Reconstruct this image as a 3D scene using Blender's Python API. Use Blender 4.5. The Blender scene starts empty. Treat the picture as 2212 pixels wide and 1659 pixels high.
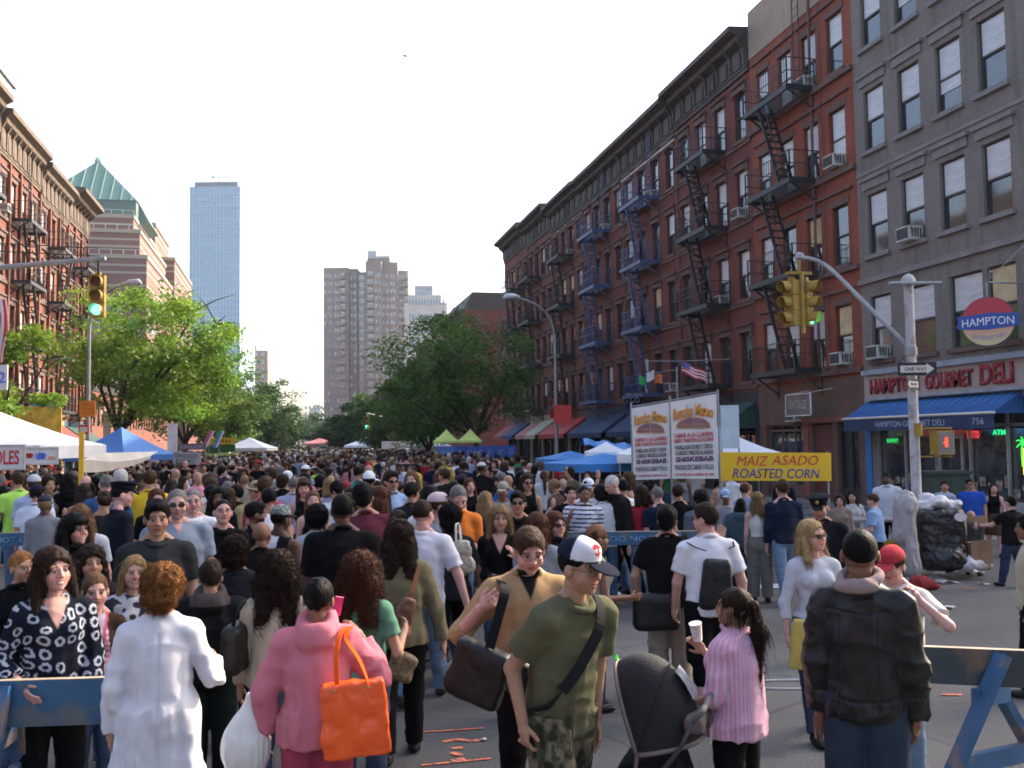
import bpy, bmesh, math, random
import numpy as np
from mathutils import Vector, Matrix

R = math.radians
random.seed(7)
rng = np.random.default_rng(7)
SC = bpy.context.scene
COL = SC.collection

# ------------------------------------------------------------------ camera
YAW, PITCH, ROLL = R(12.9), R(3.44), R(0.8)
FPX, CX, CY = 2050.0, 1106.0, 829.5
EYE = Vector((0, 0, 2.3))
_f = Vector((math.sin(YAW) * math.cos(PITCH), math.cos(YAW) * math.cos(PITCH), math.sin(PITCH)))
_r = Vector((math.cos(YAW), -math.sin(YAW), 0))
_u = _r.cross(_f)
RGT = _r * math.cos(ROLL) - _u * math.sin(ROLL)
UPV = _u * math.cos(ROLL) + _r * math.sin(ROLL)
cam = bpy.data.cameras.new('camera')
cam.sensor_width = 36.0
cam.lens = 36.0 * FPX / 2212.0
cam.clip_start = 0.1
cam.clip_end = 6000
co = bpy.data.objects.new('camera', cam)
COL.objects.link(co)
m3 = Matrix((RGT, UPV, -_f)).transposed()
co.matrix_world = Matrix.Translation(EYE) @ m3.to_4x4()
SC.camera = co

# ------------------------------------------------------------------ sky, sun, exposure
SUN_EL, SUN_AZ = R(33), R(66)      # azimuth measured clockwise from the street direction (+Y)
w = bpy.data.worlds.new('World')
SC.world = w
w.use_nodes = True
nt = w.node_tree
sky = nt.nodes.new('ShaderNodeTexSky')
sky.sky_type = 'NISHITA'
sky.sun_disc = False
sky.sun_elevation = SUN_EL
sky.sun_rotation = SUN_AZ
sky.air_density = 1.0
sky.dust_density = 4.0
sky.ozone_density = 1.0
bg = nt.nodes['Background']
bg.inputs['Strength'].default_value = 0.15
nt.links.new(sky.outputs[0], bg.inputs[0])
sl = bpy.data.lights.new('sun', 'SUN')
sl.energy = 2.6
sl.angle = R(0.6)
sl.color = (1.0, 0.87, 0.70)
so = bpy.data.objects.new('sun', sl)
COL.objects.link(so)
sd = Vector((math.sin(SUN_AZ) * math.cos(SUN_EL), math.cos(SUN_AZ) * math.cos(SUN_EL), math.sin(SUN_EL)))
so.rotation_euler = sd.to_track_quat('Z', 'Y').to_euler()
so.location = (60, 30, 60)
SC.view_settings.view_transform = 'Standard'
SC.view_settings.look = 'None'
SC.view_settings.exposure = 1.85
SC.view_settings.gamma = 1.0
SC.cycles.filter_width = 1.75
SC.cycles.max_bounces = 5
SC.cycles.diffuse_bounces = 3
SC.cycles.transparent_max_bounces = 8
SC.cycles.sample_clamp_indirect = 6.0

# ------------------------------------------------------------------ layout helper
def at(x, y, z):
 """world point lying z metres into the view where the photograph shows (x, y)"""
 return EYE + (_f + RGT * ((x - CX) / FPX) - UPV * ((y - CY) / FPX)) * z

def at_side(x, X):
 """street distance Y at which the plane X = const is seen at picture column x"""
 a = YAW + math.atan((x - CX) / FPX)
 return X / math.tan(a)

# ------------------------------------------------------------------ object helpers
def tag(o, label=None, cat=None, group=None, kind=None):
 if label: o['label'] = label
 if cat: o['category'] = cat
 if group: o['group'] = group
 if kind: o['kind'] = kind
 return o

def empty(name, loc=(0, 0, 0), rz=0.0, label=None, cat=None, group=None, parent=None):
 o = bpy.data.objects.new(name, None)
 COL.objects.link(o)
 o.location = loc
 o.rotation_euler = (0, 0, rz)
 o.empty_display_size = 0.3
 if parent: o.parent = parent
 return tag(o, label, cat, group)

def copy_tree(o, parent=None, keep=True):
 c = o.copy()
 COL.objects.link(c)
 c.parent = parent
 for ch in KIDS.get(o.name, []):
  copy_tree(ch, c)
 return c

KIDS = {}

def link(name, me, parent=None, mats=None, loc=None, rot=None):
 o = bpy.data.objects.new(name, me)
 COL.objects.link(o)
 if parent:
  o.parent = parent
  KIDS.setdefault(parent.name, []).append(o)
 if loc is not None: o.location = loc
 if rot is not None: o.rotation_euler = rot
 return o

class MB:
 def __init__(s):
  s.v = []; s.f = []; s.m = []; s.c = []
  s.M = Matrix.Identity(4); s.mi = 0; s.col = None

 def add(s, vs, fs):
  n = len(s.v)
  M = s.M
  s.v += [tuple(M @ Vector(p)) for p in vs]
  for f in fs:
   s.f.append(tuple(i + n for i in f)); s.m.append(s.mi); s.c.append(s.col)
  return s

 def box(s, c, d, rz=0, rx=0, ry=0):
  x, y, z = d[0] / 2, d[1] / 2, d[2] / 2
  vs = [(-x, -y, -z), (x, -y, -z), (x, y, -z), (-x, y, -z), (-x, -y, z), (x, -y, z), (x, y, z), (-x, y, z)]
  if rz or rx or ry:
   m = Matrix.Rotation(rz, 3, 'Z') @ Matrix.Rotation(ry, 3, 'Y') @ Matrix.Rotation(rx, 3, 'X')
   vs = [m @ Vector(p) for p in vs]
  vs = [(p[0] + c[0], p[1] + c[1], p[2] + c[2]) for p in vs]
  return s.add(vs, [(0, 3, 2, 1), (4, 5, 6, 7), (0, 1, 5, 4), (1, 2, 6, 5), (2, 3, 7, 6), (3, 0, 4, 7)])

 def b2(s, a, b):
  return s.box([(a[i] + b[i]) / 2 for i in range(3)], [abs(b[i] - a[i]) for i in range(3)])

 def beam(s, a, b, w, t, up=(0, 0, 1)):
  a, b = Vector(a), Vector(b)
  d = (b - a); L = d.length
  if L < 1e-6: return s
  d.normalize()
  u = Vector(up)
  if abs(d.dot(u)) > .98: u = Vector((0, 1, 0))
  x = d.cross(u).normalized() * (w / 2); z = x.cross(d).normalized() * (t / 2)
  vs = [a - x - z, a + x - z, a + x + z, a - x + z, b - x - z, b + x - z, b + x + z, b - x + z]
  return s.add(vs, [(0, 3, 2, 1), (4, 5, 6, 7), (0, 1, 5, 4), (1, 2, 6, 5), (2, 3, 7, 6), (3, 0, 4, 7)])

 def tube(s, pts, r, n=8, cap=True):
  pts = [Vector(p) for p in pts]
  rs = r if isinstance(r, (list, tuple)) else [r] * len(pts)
  vs = []; fs = []
  px = None
  for i, p in enumerate(pts):
   d = (pts[min(i + 1, len(pts) - 1)] - pts[max(i - 1, 0)])
   d = d.normalized() if d.length > 1e-9 else Vector((0, 0, 1))
   if px is None:
    px = d.orthogonal().normalized()
   else:
    px = (px - d * px.dot(d))
    px = px.normalized() if px.length > 1e-6 else d.orthogonal().normalized()
   py = d.cross(px)
   for k in range(n):
    a = 2 * math.pi * k / n
    vs.append(p + (px * math.cos(a) + py * math.sin(a)) * rs[i])
  for i in range(len(pts) - 1):
   for k in range(n):
    k2 = (k + 1) % n
    fs.append((i * n + k, i * n + k2, (i + 1) * n + k2, (i + 1) * n + k))
  if cap:
   fs.append(tuple(range(n - 1, -1, -1)))
   fs.append(tuple((len(pts) - 1) * n + k for k in range(n)))
  return s.add(vs, fs)

 def lathe(s, prof, n=16, c=(0, 0, 0)):
  vs = []; fs = []
  for r, z in prof:
   for k in range(n):
    a = 2 * math.pi * k / n
    vs.append((c[0] + r * math.cos(a), c[1] + r * math.sin(a), c[2] + z))
  for i in range(len(prof) - 1):
   for k in range(n):
    k2 = (k + 1) % n
    fs.append((i * n + k, i * n + k2, (i + 1) * n + k2, (i + 1) * n + k))
  fs.append(tuple(range(n - 1, -1, -1)))
  fs.append(tuple((len(prof) - 1) * n + k for k in range(n)))
  return s.add(vs, fs)

 def prism(s, poly, axis, a, b):
  """poly: 2D points; extruded along axis (0,1,2) from a to b"""
  def mk(p, t):
   q = list(p); q.insert(axis, t); return tuple(q)
  n = len(poly)
  vs = [mk(p, a) for p in poly] + [mk(p, b) for p in poly]
  fs = [(i, (i + 1) % n, n + (i + 1) % n, n + i) for i in range(n)] + [tuple(range(n - 1, -1, -1)), tuple(range(n, 2 * n))]
  return s.add(vs, fs)

 def quad(s, *p):
  return s.add(p, [tuple(range(len(p)))])

 def sheet(s, fn, nu, nv):
  vs = [fn(i / nu, j / nv) for j in range(nv + 1) for i in range(nu + 1)]
  fs = [(j * (nu + 1) + i, j * (nu + 1) + i + 1, (j + 1) * (nu + 1) + i + 1, (j + 1) * (nu + 1) + i)
              for j in range(nv) for i in range(nu)]
  return s.add(vs, fs)

 def mesh(s, name, mats, smooth=False, fix=True):
  me = bpy.data.meshes.new(name)
  me.from_pydata(s.v, [], s.f)
  for m in (mats if isinstance(mats, (list, tuple)) else [mats]): me.materials.append(m)
  me.polygons.foreach_set('material_index', s.m)
  if any(c is not None for c in s.c):
   a = me.color_attributes.new('Col', 'BYTE_COLOR', 'CORNER')
   arr = []
   for f, c in zip(s.f, s.c):
    c = c or (1, 1, 1)
    arr += [c[0], c[1], c[2], 1.0] * len(f)
   a.data.foreach_set('color', arr)
  if fix:
   bm = bmesh.new(); bm.from_mesh(me)
   bmesh.ops.recalc_face_normals(bm, faces=bm.faces)
   bm.to_mesh(me); bm.free()
  if smooth:
   me.polygons.foreach_set('use_smooth', [True] * len(me.polygons))
   if smooth != 'all':
    me.set_sharp_from_angle(angle=R(40))
  return me

 def build(s, name, mats, parent=None, loc=None, rot=None, smooth=False, fix=True):
  return link(name, s.mesh(name, mats, smooth, fix), parent, loc=loc, rot=rot)

# ------------------------------------------------------------------ materials
MATS = {}

def newmat(name):
 m = bpy.data.materials.new(name); m.use_nodes = True
 return m, m.node_tree, m.node_tree.nodes['Principled BSDF']

def mixc(nt, fac, a, b, mode='MIX'):
 n = nt.nodes.new('ShaderNodeMix'); n.data_type = 'RGBA'; n.blend_type = mode
 for k, v in ((0, fac), (6, a), (7, b)):
  if hasattr(v, 'links') or isinstance(v, bpy.types.NodeSocket): nt.links.new(v, n.inputs[k])
  else: n.inputs[k].default_value = v if k == 0 else (*v, 1) if len(v) == 3 else v
 return n.outputs[2]

def ramp(nt, src, stops):
 n = nt.nodes.new('ShaderNodeValToRGB')
 e = n.color_ramp.elements
 while len(e) < len(stops): e.new(.5)
 for i, (p, c) in enumerate(stops):
  e[i].position = p; e[i].color = (c, c, c, 1) if not isinstance(c, tuple) else (*c, 1)
 nt.links.new(src, n.inputs[0])
 return n.outputs[0]

def noise(nt, scale, detail=4, vec=None, dist=0.0, coord='Object', stretch=None):
 n = nt.nodes.new('ShaderNodeTexNoise')
 n.inputs['Scale'].default_value = scale; n.inputs['Detail'].default_value = detail
 n.inputs['Distortion'].default_value = dist
 if vec is None:
  t = nt.nodes.new('ShaderNodeTexCoord'); vec = t.outputs[coord]
 if stretch:
  mp = nt.nodes.new('ShaderNodeMapping'); mp.inputs['Scale'].default_value = stretch
  nt.links.new(vec, mp.inputs[0]); vec = mp.outputs[0]
 nt.links.new(vec, n.inputs['Vector'])
 return n.outputs['Fac']

def bump(nt, bs, h, strength=.3, dist=.02):
 b = nt.nodes.new('ShaderNodeBump')
 b.inputs['Strength'].default_value = strength; b.inputs['Distance'].default_value = dist
 nt.links.new(h, b.inputs['Height']); nt.links.new(b.outputs[0], bs.inputs['Normal'])

def M(name, c=(.5, .5, .5), rough=.7, metal=0, var=.2, scale=3.0, bmp=0.0, bscale=40, emit=None, es=1.0, spec=.5,
      dirt=None, stretch=None):
 if name in MATS: return MATS[name]
 m, nt, bs = newmat(name)
 bs.inputs['Roughness'].default_value = rough
 bs.inputs['Metallic'].default_value = metal
 bs.inputs['Specular IOR Level'].default_value = spec
 if var:
  f = noise(nt, scale, 5, stretch=stretch)
  f = ramp(nt, f, [(.3, 0.0), (.7, 1.0)])
  a = tuple(max(0, x * (1 - var)) for x in c); b = tuple(min(1, x * (1 + var)) for x in c)
  cc = mixc(nt, f, a, b)
  if dirt:
   g = ramp(nt, noise(nt, dirt[1], 6), [(.52, 0.0), (.62, 1.0)])
   cc = mixc(nt, g, cc, dirt[0])
  nt.links.new(cc, bs.inputs['Base Color'])
 else:
  bs.inputs['Base Color'].default_value = (*c, 1)
 if bmp: bump(nt, bs, noise(nt, bscale, 3), bmp)
 if emit:
  bs.inputs['Emission Color'].default_value = (*emit, 1); bs.inputs['Emission Strength'].default_value = es
 MATS[name] = m
 return m

def brick(name, c1, c2, mortar, bw=.21, bh=.07, var=.25):
 if name in MATS: return MATS[name]
 m, nt, bs = newmat(name)
 t = nt.nodes.new('ShaderNodeTexCoord')
 sp = nt.nodes.new('ShaderNodeSeparateXYZ'); nt.links.new(t.outputs['Object'], sp.inputs[0])
 ad = nt.nodes.new('ShaderNodeMath'); nt.links.new(sp.outputs[0], ad.inputs[0]); nt.links.new(sp.outputs[1], ad.inputs[1])
 cb = nt.nodes.new('ShaderNodeCombineXYZ'); nt.links.new(ad.outputs[0], cb.inputs[0]); nt.links.new(sp.outputs[2], cb.inputs[1])
 b = nt.nodes.new('ShaderNodeTexBrick'); nt.links.new(cb.outputs[0], b.inputs['Vector'])
 b.inputs['Scale'].default_value = 1
 b.inputs['Brick Width'].default_value = bw; b.inputs['Row Height'].default_value = bh
 b.inputs['Mortar Size'].default_value = .006; b.inputs['Mortar Smooth'].default_value = .3
 b.inputs['Color1'].default_value = (*c1, 1); b.inputs['Color2'].default_value = (*c2, 1); b.inputs['Mortar'].default_value = (*mortar, 1)
 f = ramp(nt, noise(nt, .5, 7, dist=.6), [(.35, 0.0), (.7, 1.0)])
 lo = mixc(nt, 1.0, b.outputs['Color'], (1 - var, 1 - var, 1 - var), 'MULTIPLY')
 cc = mixc(nt, f, b.outputs['Color'], lo)
 s = ramp(nt, noise(nt, 1.0, 5, stretch=(3, 3, .25)), [(.5, 0.0), (.75, .55)])
 cc = mixc(nt, s, cc, tuple(x * .45 for x in mortar))
 nt.links.new(cc, bs.inputs['Base Color'])
 bs.inputs['Roughness'].default_value = .85
 bump(nt, bs, b.outputs['Fac'], .25, -.01)
 MATS[name] = m
 return m

def attrmat(name, rough=.8, bmp=.3, bscale=60, src='attr', sheen=0, spec=.3, var=.12, stretch=None, sss=0, trans=0, fine=None):
 """colour comes from the mesh's Col attribute or (src='obj') the object's own colour"""
 if name in MATS: return MATS[name]
 m, nt, bs = newmat(name)
 if src == 'attr':
  n = nt.nodes.new('ShaderNodeAttribute'); n.attribute_name = 'Col'; c = n.outputs['Color']
 else:
  n = nt.nodes.new('ShaderNodeObjectInfo'); c = n.outputs['Color']
 f = ramp(nt, noise(nt, 6, 4), [(.3, 1 - var), (.7, 1 + 0.0)])
 c = mixc(nt, 1.0, c, f, 'MULTIPLY')
 if fine:
  g = ramp(nt, noise(nt, fine[0], 2, stretch=stretch), [(.35, 1 - fine[1]), (.65, 1.0)])
  c = mixc(nt, 1.0, c, g, 'MULTIPLY')
 nt.links.new(c, bs.inputs['Base Color'])
 bs.inputs['Roughness'].default_value = rough
 bs.inputs['Specular IOR Level'].default_value = spec
 bs.inputs['Sheen Weight'].default_value = sheen
 if bmp: bump(nt, bs, noise(nt, bscale, 3, stretch=stretch), bmp, .006)
 if trans:
  out = nt.nodes['Material Output']
  tr = nt.nodes.new('ShaderNodeBsdfTranslucent'); nt.links.new(c, tr.inputs[0])
  mx = nt.nodes.new('ShaderNodeMixShader'); mx.inputs[0].default_value = trans
  nt.links.new(bs.outputs[0], mx.inputs[1]); nt.links.new(tr.outputs[0], mx.inputs[2])
  nt.links.new(mx.outputs[0], out.inputs[0])
 MATS[name] = m
 return m

def glass(name, c=(.02, .025, .03), rough=.06, spec=.9):
 if name in MATS: return MATS[name]
 m, nt, bs = newmat(name)
 f = ramp(nt, noise(nt, 1.2, 3), [(.35, 0.0), (.7, 1.0)])
 nt.links.new(mixc(nt, f, c, tuple(x * 2.2 + .01 for x in c)), bs.inputs['Base Color'])
 bs.inputs['Roughness'].default_value = rough
 bs.inputs['Specular IOR Level'].default_value = spec
 bs.inputs['IOR'].default_value = 1.7
 bump(nt, bs, noise(nt, .9, 2), .06, .05)
 MATS[name] = m
 return m

_tc = {}

def text_mesh(s, size=1.0, ext=.01, shear=0.0, align='CENTER', mat=None, xs=1.0, bold=0.0, space=1.0):
 cu = bpy.data.curves.new('lettering', 'FONT')
 cu.body = s; cu.size = size; cu.extrude = ext; cu.shear = shear
 cu.align_x = align; cu.align_y = 'CENTER'; cu.offset = bold; cu.space_character = space
 cu.resolution_u = 3
 o = bpy.data.objects.new('lettering_tmp', cu); COL.objects.link(o)
 dg = bpy.context.evaluated_depsgraph_get()
 me = bpy.data.meshes.new_from_object(o.evaluated_get(dg))
 bpy.data.objects.remove(o)
 if xs != 1.0:
  for v in me.vertices: v.co.x *= xs
 me.materials.clear()
 if mat: me.materials.append(mat)
 return me

def letter(parent, s, loc, w, h, mat, rot=(math.pi / 2, 0, 0), shear=0.0, bold=0.0, name='lettering', ext=.004, arc=0):
 """lettering fitted into a box w by h centred at loc (parent's local frame)"""
 me = text_mesh(s, 1.0, 0, shear, mat=mat, bold=bold)
 xs = [v.co.x for v in me.vertices]; ys = [v.co.y for v in me.vertices]
 x0, x1, y0, y1 = min(xs), max(xs), min(ys), max(ys)
 for v in me.vertices:
  v.co.x = ((v.co.x - x0) / (x1 - x0) - .5) * w
  v.co.y = ((v.co.y - y0) / (y1 - y0) - .5) * h
  if arc: v.co.y += arc * (1 - (v.co.x / (w / 2)) ** 2)
 if ext:
  bm = bmesh.new(); bm.from_mesh(me)
  r = bmesh.ops.extrude_face_region(bm, geom=bm.faces[:])
  for g in r['geom']:
   if isinstance(g, bmesh.types.BMVert): g.co.z += ext
  bmesh.ops.recalc_face_normals(bm, faces=bm.faces)
  bm.to_mesh(me); bm.free()
 return link(name, me, parent, loc=loc, rot=rot)
# ================================================================== SETTING
XR, XL = 17.3, -14.5          # building lines of the avenue
KR, KL = 10.6, -8.6           # kerb lines
asph, ant, abs_ = newmat('asphalt')
_n1 = ramp(ant, noise(ant, .35, 8, dist=.8), [(.3, (.068, .066, .064)), (.7, (.122, .118, .113))])
_n2 = ramp(ant, noise(ant, 60, 2), [(.35, .55), (.65, 1.25)])
_c = mixc(ant, 1.0, _n1, _n2, 'MULTIPLY')
_s = ramp(ant, noise(ant, 3.0, 6), [(.60, 0.0), (.68, .5)])
_c = mixc(ant, _s, _c, (.045, .045, .047))
_v = ant.nodes.new('ShaderNodeTexVoronoi'); _v.feature = 'DISTANCE_TO_EDGE'; _v.inputs['Scale'].default_value = .35
_t = ant.nodes.new('ShaderNodeTexCoord'); ant.links.new(_t.outputs['Object'], _v.inputs['Vector'])
_k = ramp(ant, _v.outputs['Distance'], [(.0, .6), (.006, 0.0)])
_c = mixc(ant, _k, _c, (.02, .02, .02))
ant.links.new(_c, abs_.inputs['Base Color']); abs_.inputs['Roughness'].default_value = .85
bump(ant, abs_, noise(ant, 90, 2), .5, .01)

g = MB(); g.quad((-600, -60, 0), (700, -60, 0), (700, 1500, 0), (-600, 1500, 0))
tag(g.build('ground', asph), kind='structure')
conc = M('concrete', (.24, .235, .225), .9, var=.25, scale=.8, bmp=.2, bscale=50, dirt=((.09, .085, .08), 1.6))
pav = M('pavement', (.17, .165, .16), .9, var=.3, scale=.9, bmp=.2, bscale=50, dirt=((.05, .05, .05), 1.2))

def sidewalk(x0, x1, y0, y1):
 b = MB(); b.b2((x0, y0, 0.0), (x1, y1, .14))
 tag(b.build('pavement', pav), kind='structure')
 k = MB()
 xs = x0 if abs(x0) < abs(x1) else x1
 s = -1 if xs > 0 else 1
 k.b2((xs, y0 - .003, 0), (xs + s * .15, y1 + .003, .155))
 tag(k.build('kerb', conc), kind='structure')

for (a, b) in ((17.0, 82), (98, 160), (176, 240), (256, 520)):
 sidewalk(KR, 40, a, b); sidewalk(-40, KL, a, b)
sidewalk(KR, 40, -40, -3.0); sidewalk(-40, KL, -40, -3.0)
paint = M('road_paint', (.62, .62, .60), .8, var=.15, scale=2, dirt=((.12, .12, .12), 7))
opaint = M('utility_paint', (.75, .20, .09), .8, var=.2, scale=4, dirt=((.11, .1, .1), 22))
m = MB()
m.b2((KL + .6, 13.4, .004), (KR - .4, 13.75, .008))
for x in (-3.2, .4, 4.0, 7.4):
 m.b2((x, 18, .004), (x + .12, 120, .008))
tag(m.build('road_markings', paint), kind='structure')

def gp(x, y, up=0.0):
 """point on the road seen at picture (x, y)"""
 d = (_f + RGT * ((x - CX) / FPX) - UPV * ((y - CY) / FPX))
 t = (up - EYE.z) / d.z
 return EYE + d * t

m = MB()

def stroke(pts, wd):
 for a, b in zip(pts, pts[1:]):
  A, B = gp(*a), gp(*b)
  d = (B - A); d.z = 0; n = Vector((-d.y, d.x, 0)).normalized() * wd / 2
  o = Vector((0, 0, .006 + .0004 * len(m.v) % .003))
  m.quad(A - n + o, A + n + o, B + n + o, B - n + o)

stroke([(905, 1582), (960, 1580), (1045, 1574)], .035)
stroke([(958, 1604), (985, 1598), (1010, 1602), (1038, 1600), (1050, 1598)], .05)
stroke([(975, 1618), (1000, 1616)], .05); stroke([(975, 1628), (1000, 1634)], .05); stroke([(976, 1645), (1004, 1640)], .06)
stroke([(1335, 1302), (1350, 1308)], .06)
stroke([(1562, 1286), (1575, 1292)], .06); stroke([(1590, 1292), (1625, 1288)], .06); stroke([(1588, 1300), (1620, 1302)], .05)
stroke([(2035, 1502), (2078, 1502)], .05); stroke([(2135, 1515), (2175, 1515)], .05); stroke([(2195, 1560), (2212, 1562)], .05)
stroke([(2080, 1270), (2110, 1274), (2130, 1274)], .05)
stroke([(910, 1655), (1060, 1640)], .03)
tag(m.build('paint_marks', opaint), kind='structure')

# ================================================================== BUILDINGS
W_FR = M('window_frame', (.035, .033, .032), .6, var=.1)
W_GL = glass('window_glass')
W_BL = M('blind', (.50, .50, .50), .35, var=.15, scale=2, stretch=(1, 1, 6), spec=.6)
W_BL2 = M('warm_blind', (.55, .42, .22), .6, var=.2)
STONE = M('brownstone', (.125, .075, .062), .85, var=.25, scale=2, bmp=.2)
STONE_G = M('grey_stone', (.20, .185, .175), .85, var=.2, scale=2, bmp=.2)
IRON = M('black_iron', (.022, .022, .024), .55, var=.2)
IRON_B = M('blue_iron', (.055, .085, .17), .5, var=.2)
CORN = M('dark_cornice', (.055, .042, .036), .7, var=.35, scale=3)
CORN_T = M('tan_cornice', (.105, .072, .05), .8, var=.3, scale=3)
ACW = M('ac_casing', (.55, .54, .50), .5, var=.15, dirt=((.25, .22, .18), 6))
ACG = M('ac_grille', (.06, .06, .06), .6)
ROOF = M('roofing', (.09, .09, .09), .9, var=.2)
_wc = {}

def win_meshes(w, h, st):
 """window pieces in local frame: opening centre-bottom at origin, outward -y"""
 k = (round(w, 2), round(h, 2), st)
 if k in _wc: return _wc[k]
 f = MB(); t = .055
 y0, y1 = .10, .16
 f.b2((-w / 2, y0, 0), (-w / 2 + t, y1, h)); f.b2((w / 2 - t, y0, 0), (w / 2, y1, h))
 f.b2((-w / 2 + t, y0, h - t), (w / 2 - t, y1, h)); f.b2((-w / 2 + t, y0, 0), (w / 2 - t, y1, t))
 f.b2((-w / 2 + t, y0 - .02, h * .48), (w / 2 - t, y1 - .005, h * .48 + .06))
 g = MB()
 g.quad((-w / 2 + t, .135, t), (w / 2 - t, .135, t), (w / 2 - t, .135, h * .48), (-w / 2 + t, .135, h * .48))
 g.quad((-w / 2 + t, .122, h * .48 + .06), (w / 2 - t, .122, h * .48 + .06), (w / 2 - t, .122, h - t), (-w / 2 + t, .122, h - t))
 s = MB(); s.b2((-w / 2 - .12, -.11, -.13), (w / 2 + .12, .10, -.002))
 l = MB()
 if st == 'brown':
  l.b2((-w / 2 - .14, -.07, h + .003), (w / 2 + .14, .02, h + .24)); l.b2((-w / 2 - .2, -.16, h + .24), (w / 2 + .2, .02, h + .33))
  l.b2((-w / 2 - .14, -.09, h - .12), (-w / 2 - .012, .02, h + .003)); l.b2((w / 2 + .012, -.09, h - .12), (w / 2 + .14, .02, h + .003))
 elif st == 'grey':
  l.b2((-w / 2 - .16, -.06, h + .16), (w / 2 + .16, .02, h + .42)); l.b2((-w / 2 - .24, -.13, h + .42), (w / 2 + .24, .02, h + .52))
 elif st == 'band':
  l.b2((-w / 2 - .1, -.03, h + .003), (w / 2 + .1, .02, h + .22)); l.b2((-w / 2 - .3, -.09, h + .42), (w / 2 + .3, .02, h + .5))
 elif st == 'plain':
  l.b2((-w / 2 - .08, -.04, h + .003), (w / 2 + .08, .02, h + .25))
 sm = STONE_G if st == 'grey' else CORN_T if st == 'tan' else STONE
 if st == 'tan':
  l.b2((-w / 2 - .1, -.08, h + .003), (w / 2 + .1, .02, h + .26)); l.b2((-w / 2 - .16, -.16, h + .26), (w / 2 + .16, .02, h + .36))
  sm = STONE
 bl = []
 for z0, mt in ((.50, W_BL), (.30, W_BL), (.08, W_BL), (.5, W_BL2)):
  b = MB(); b.b2((-w / 2 + t + .01, .108, max(h * z0, t)), (w / 2 - t - .01, .117, h - t))
  bl.append(b.mesh('blind', mt))
 r = (f.mesh('window', W_FR), g.mesh('glass', W_GL, fix=False), s.mesh('sill', sm), l.mesh('lintel', sm) if l.v else None, bl)
 _wc[k] = r
 return r

_ac = None

def ac_unit(parent, x, z):
 global _ac
 if _ac is None:
  b = MB(); b.b2((-.3, -.38, 0), (.3, .1, .40)); a = b.mesh('air_conditioner', ACW)
  q = MB(); q.b2((-.26, -.392, .05), (.26, -.382, .36))
  for i in range(7): q.b2((-.26, -.405, .07 + i * .042), (.26, -.393, .085 + i * .042))
  for i in range(4): q.b2((.302, -.3 + .09 * i, .08), (.308, -.25 + .09 * i, .33)); q.b2((-.308, -.3 + .09 * i, .08), (-.302, -.25 + .09 * i, .33))
  _ac = (a, q.mesh('grille', ACG))
 o = link('air_conditioner', _ac[0], parent, loc=(x, 0, z))
 link('grille', _ac[1], o)

def wall_front(b, W, H, ops, dp=.2, z0=0.0):
 xs = sorted({0.0, W} | {round(v, 3) for o in ops for v in o[:2]})
 zs = sorted({z0, H} | {round(v, 3) for o in ops for v in o[2:4] if v > z0})
 ops = [o for o in ops if o[3] > z0]
 for i in range(len(xs) - 1):
  for j in range(len(zs) - 1):
   cx, cz = (xs[i] + xs[i + 1]) / 2, (zs[j] + zs[j + 1]) / 2
   if any(o[0] < cx < o[1] and o[2] < cz < o[3] for o in ops): continue
   b.quad((xs[i], 0, zs[j]), (xs[i + 1], 0, zs[j]), (xs[i + 1], 0, zs[j + 1]), (xs[i], 0, zs[j + 1]))
 for (a, c, z, y) in [o[:4] for o in ops]:
  b.quad((a, 0, z), (a, 0, y), (a, dp, y), (a, dp, z)); b.quad((c, 0, z), (c, dp, z), (c, dp, y), (c, 0, y))
  b.quad((a, 0, y), (c, 0, y), (c, dp, y), (a, dp, y)); b.quad((a, 0, z), (a, dp, z), (c, dp, z), (c, 0, z))

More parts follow.
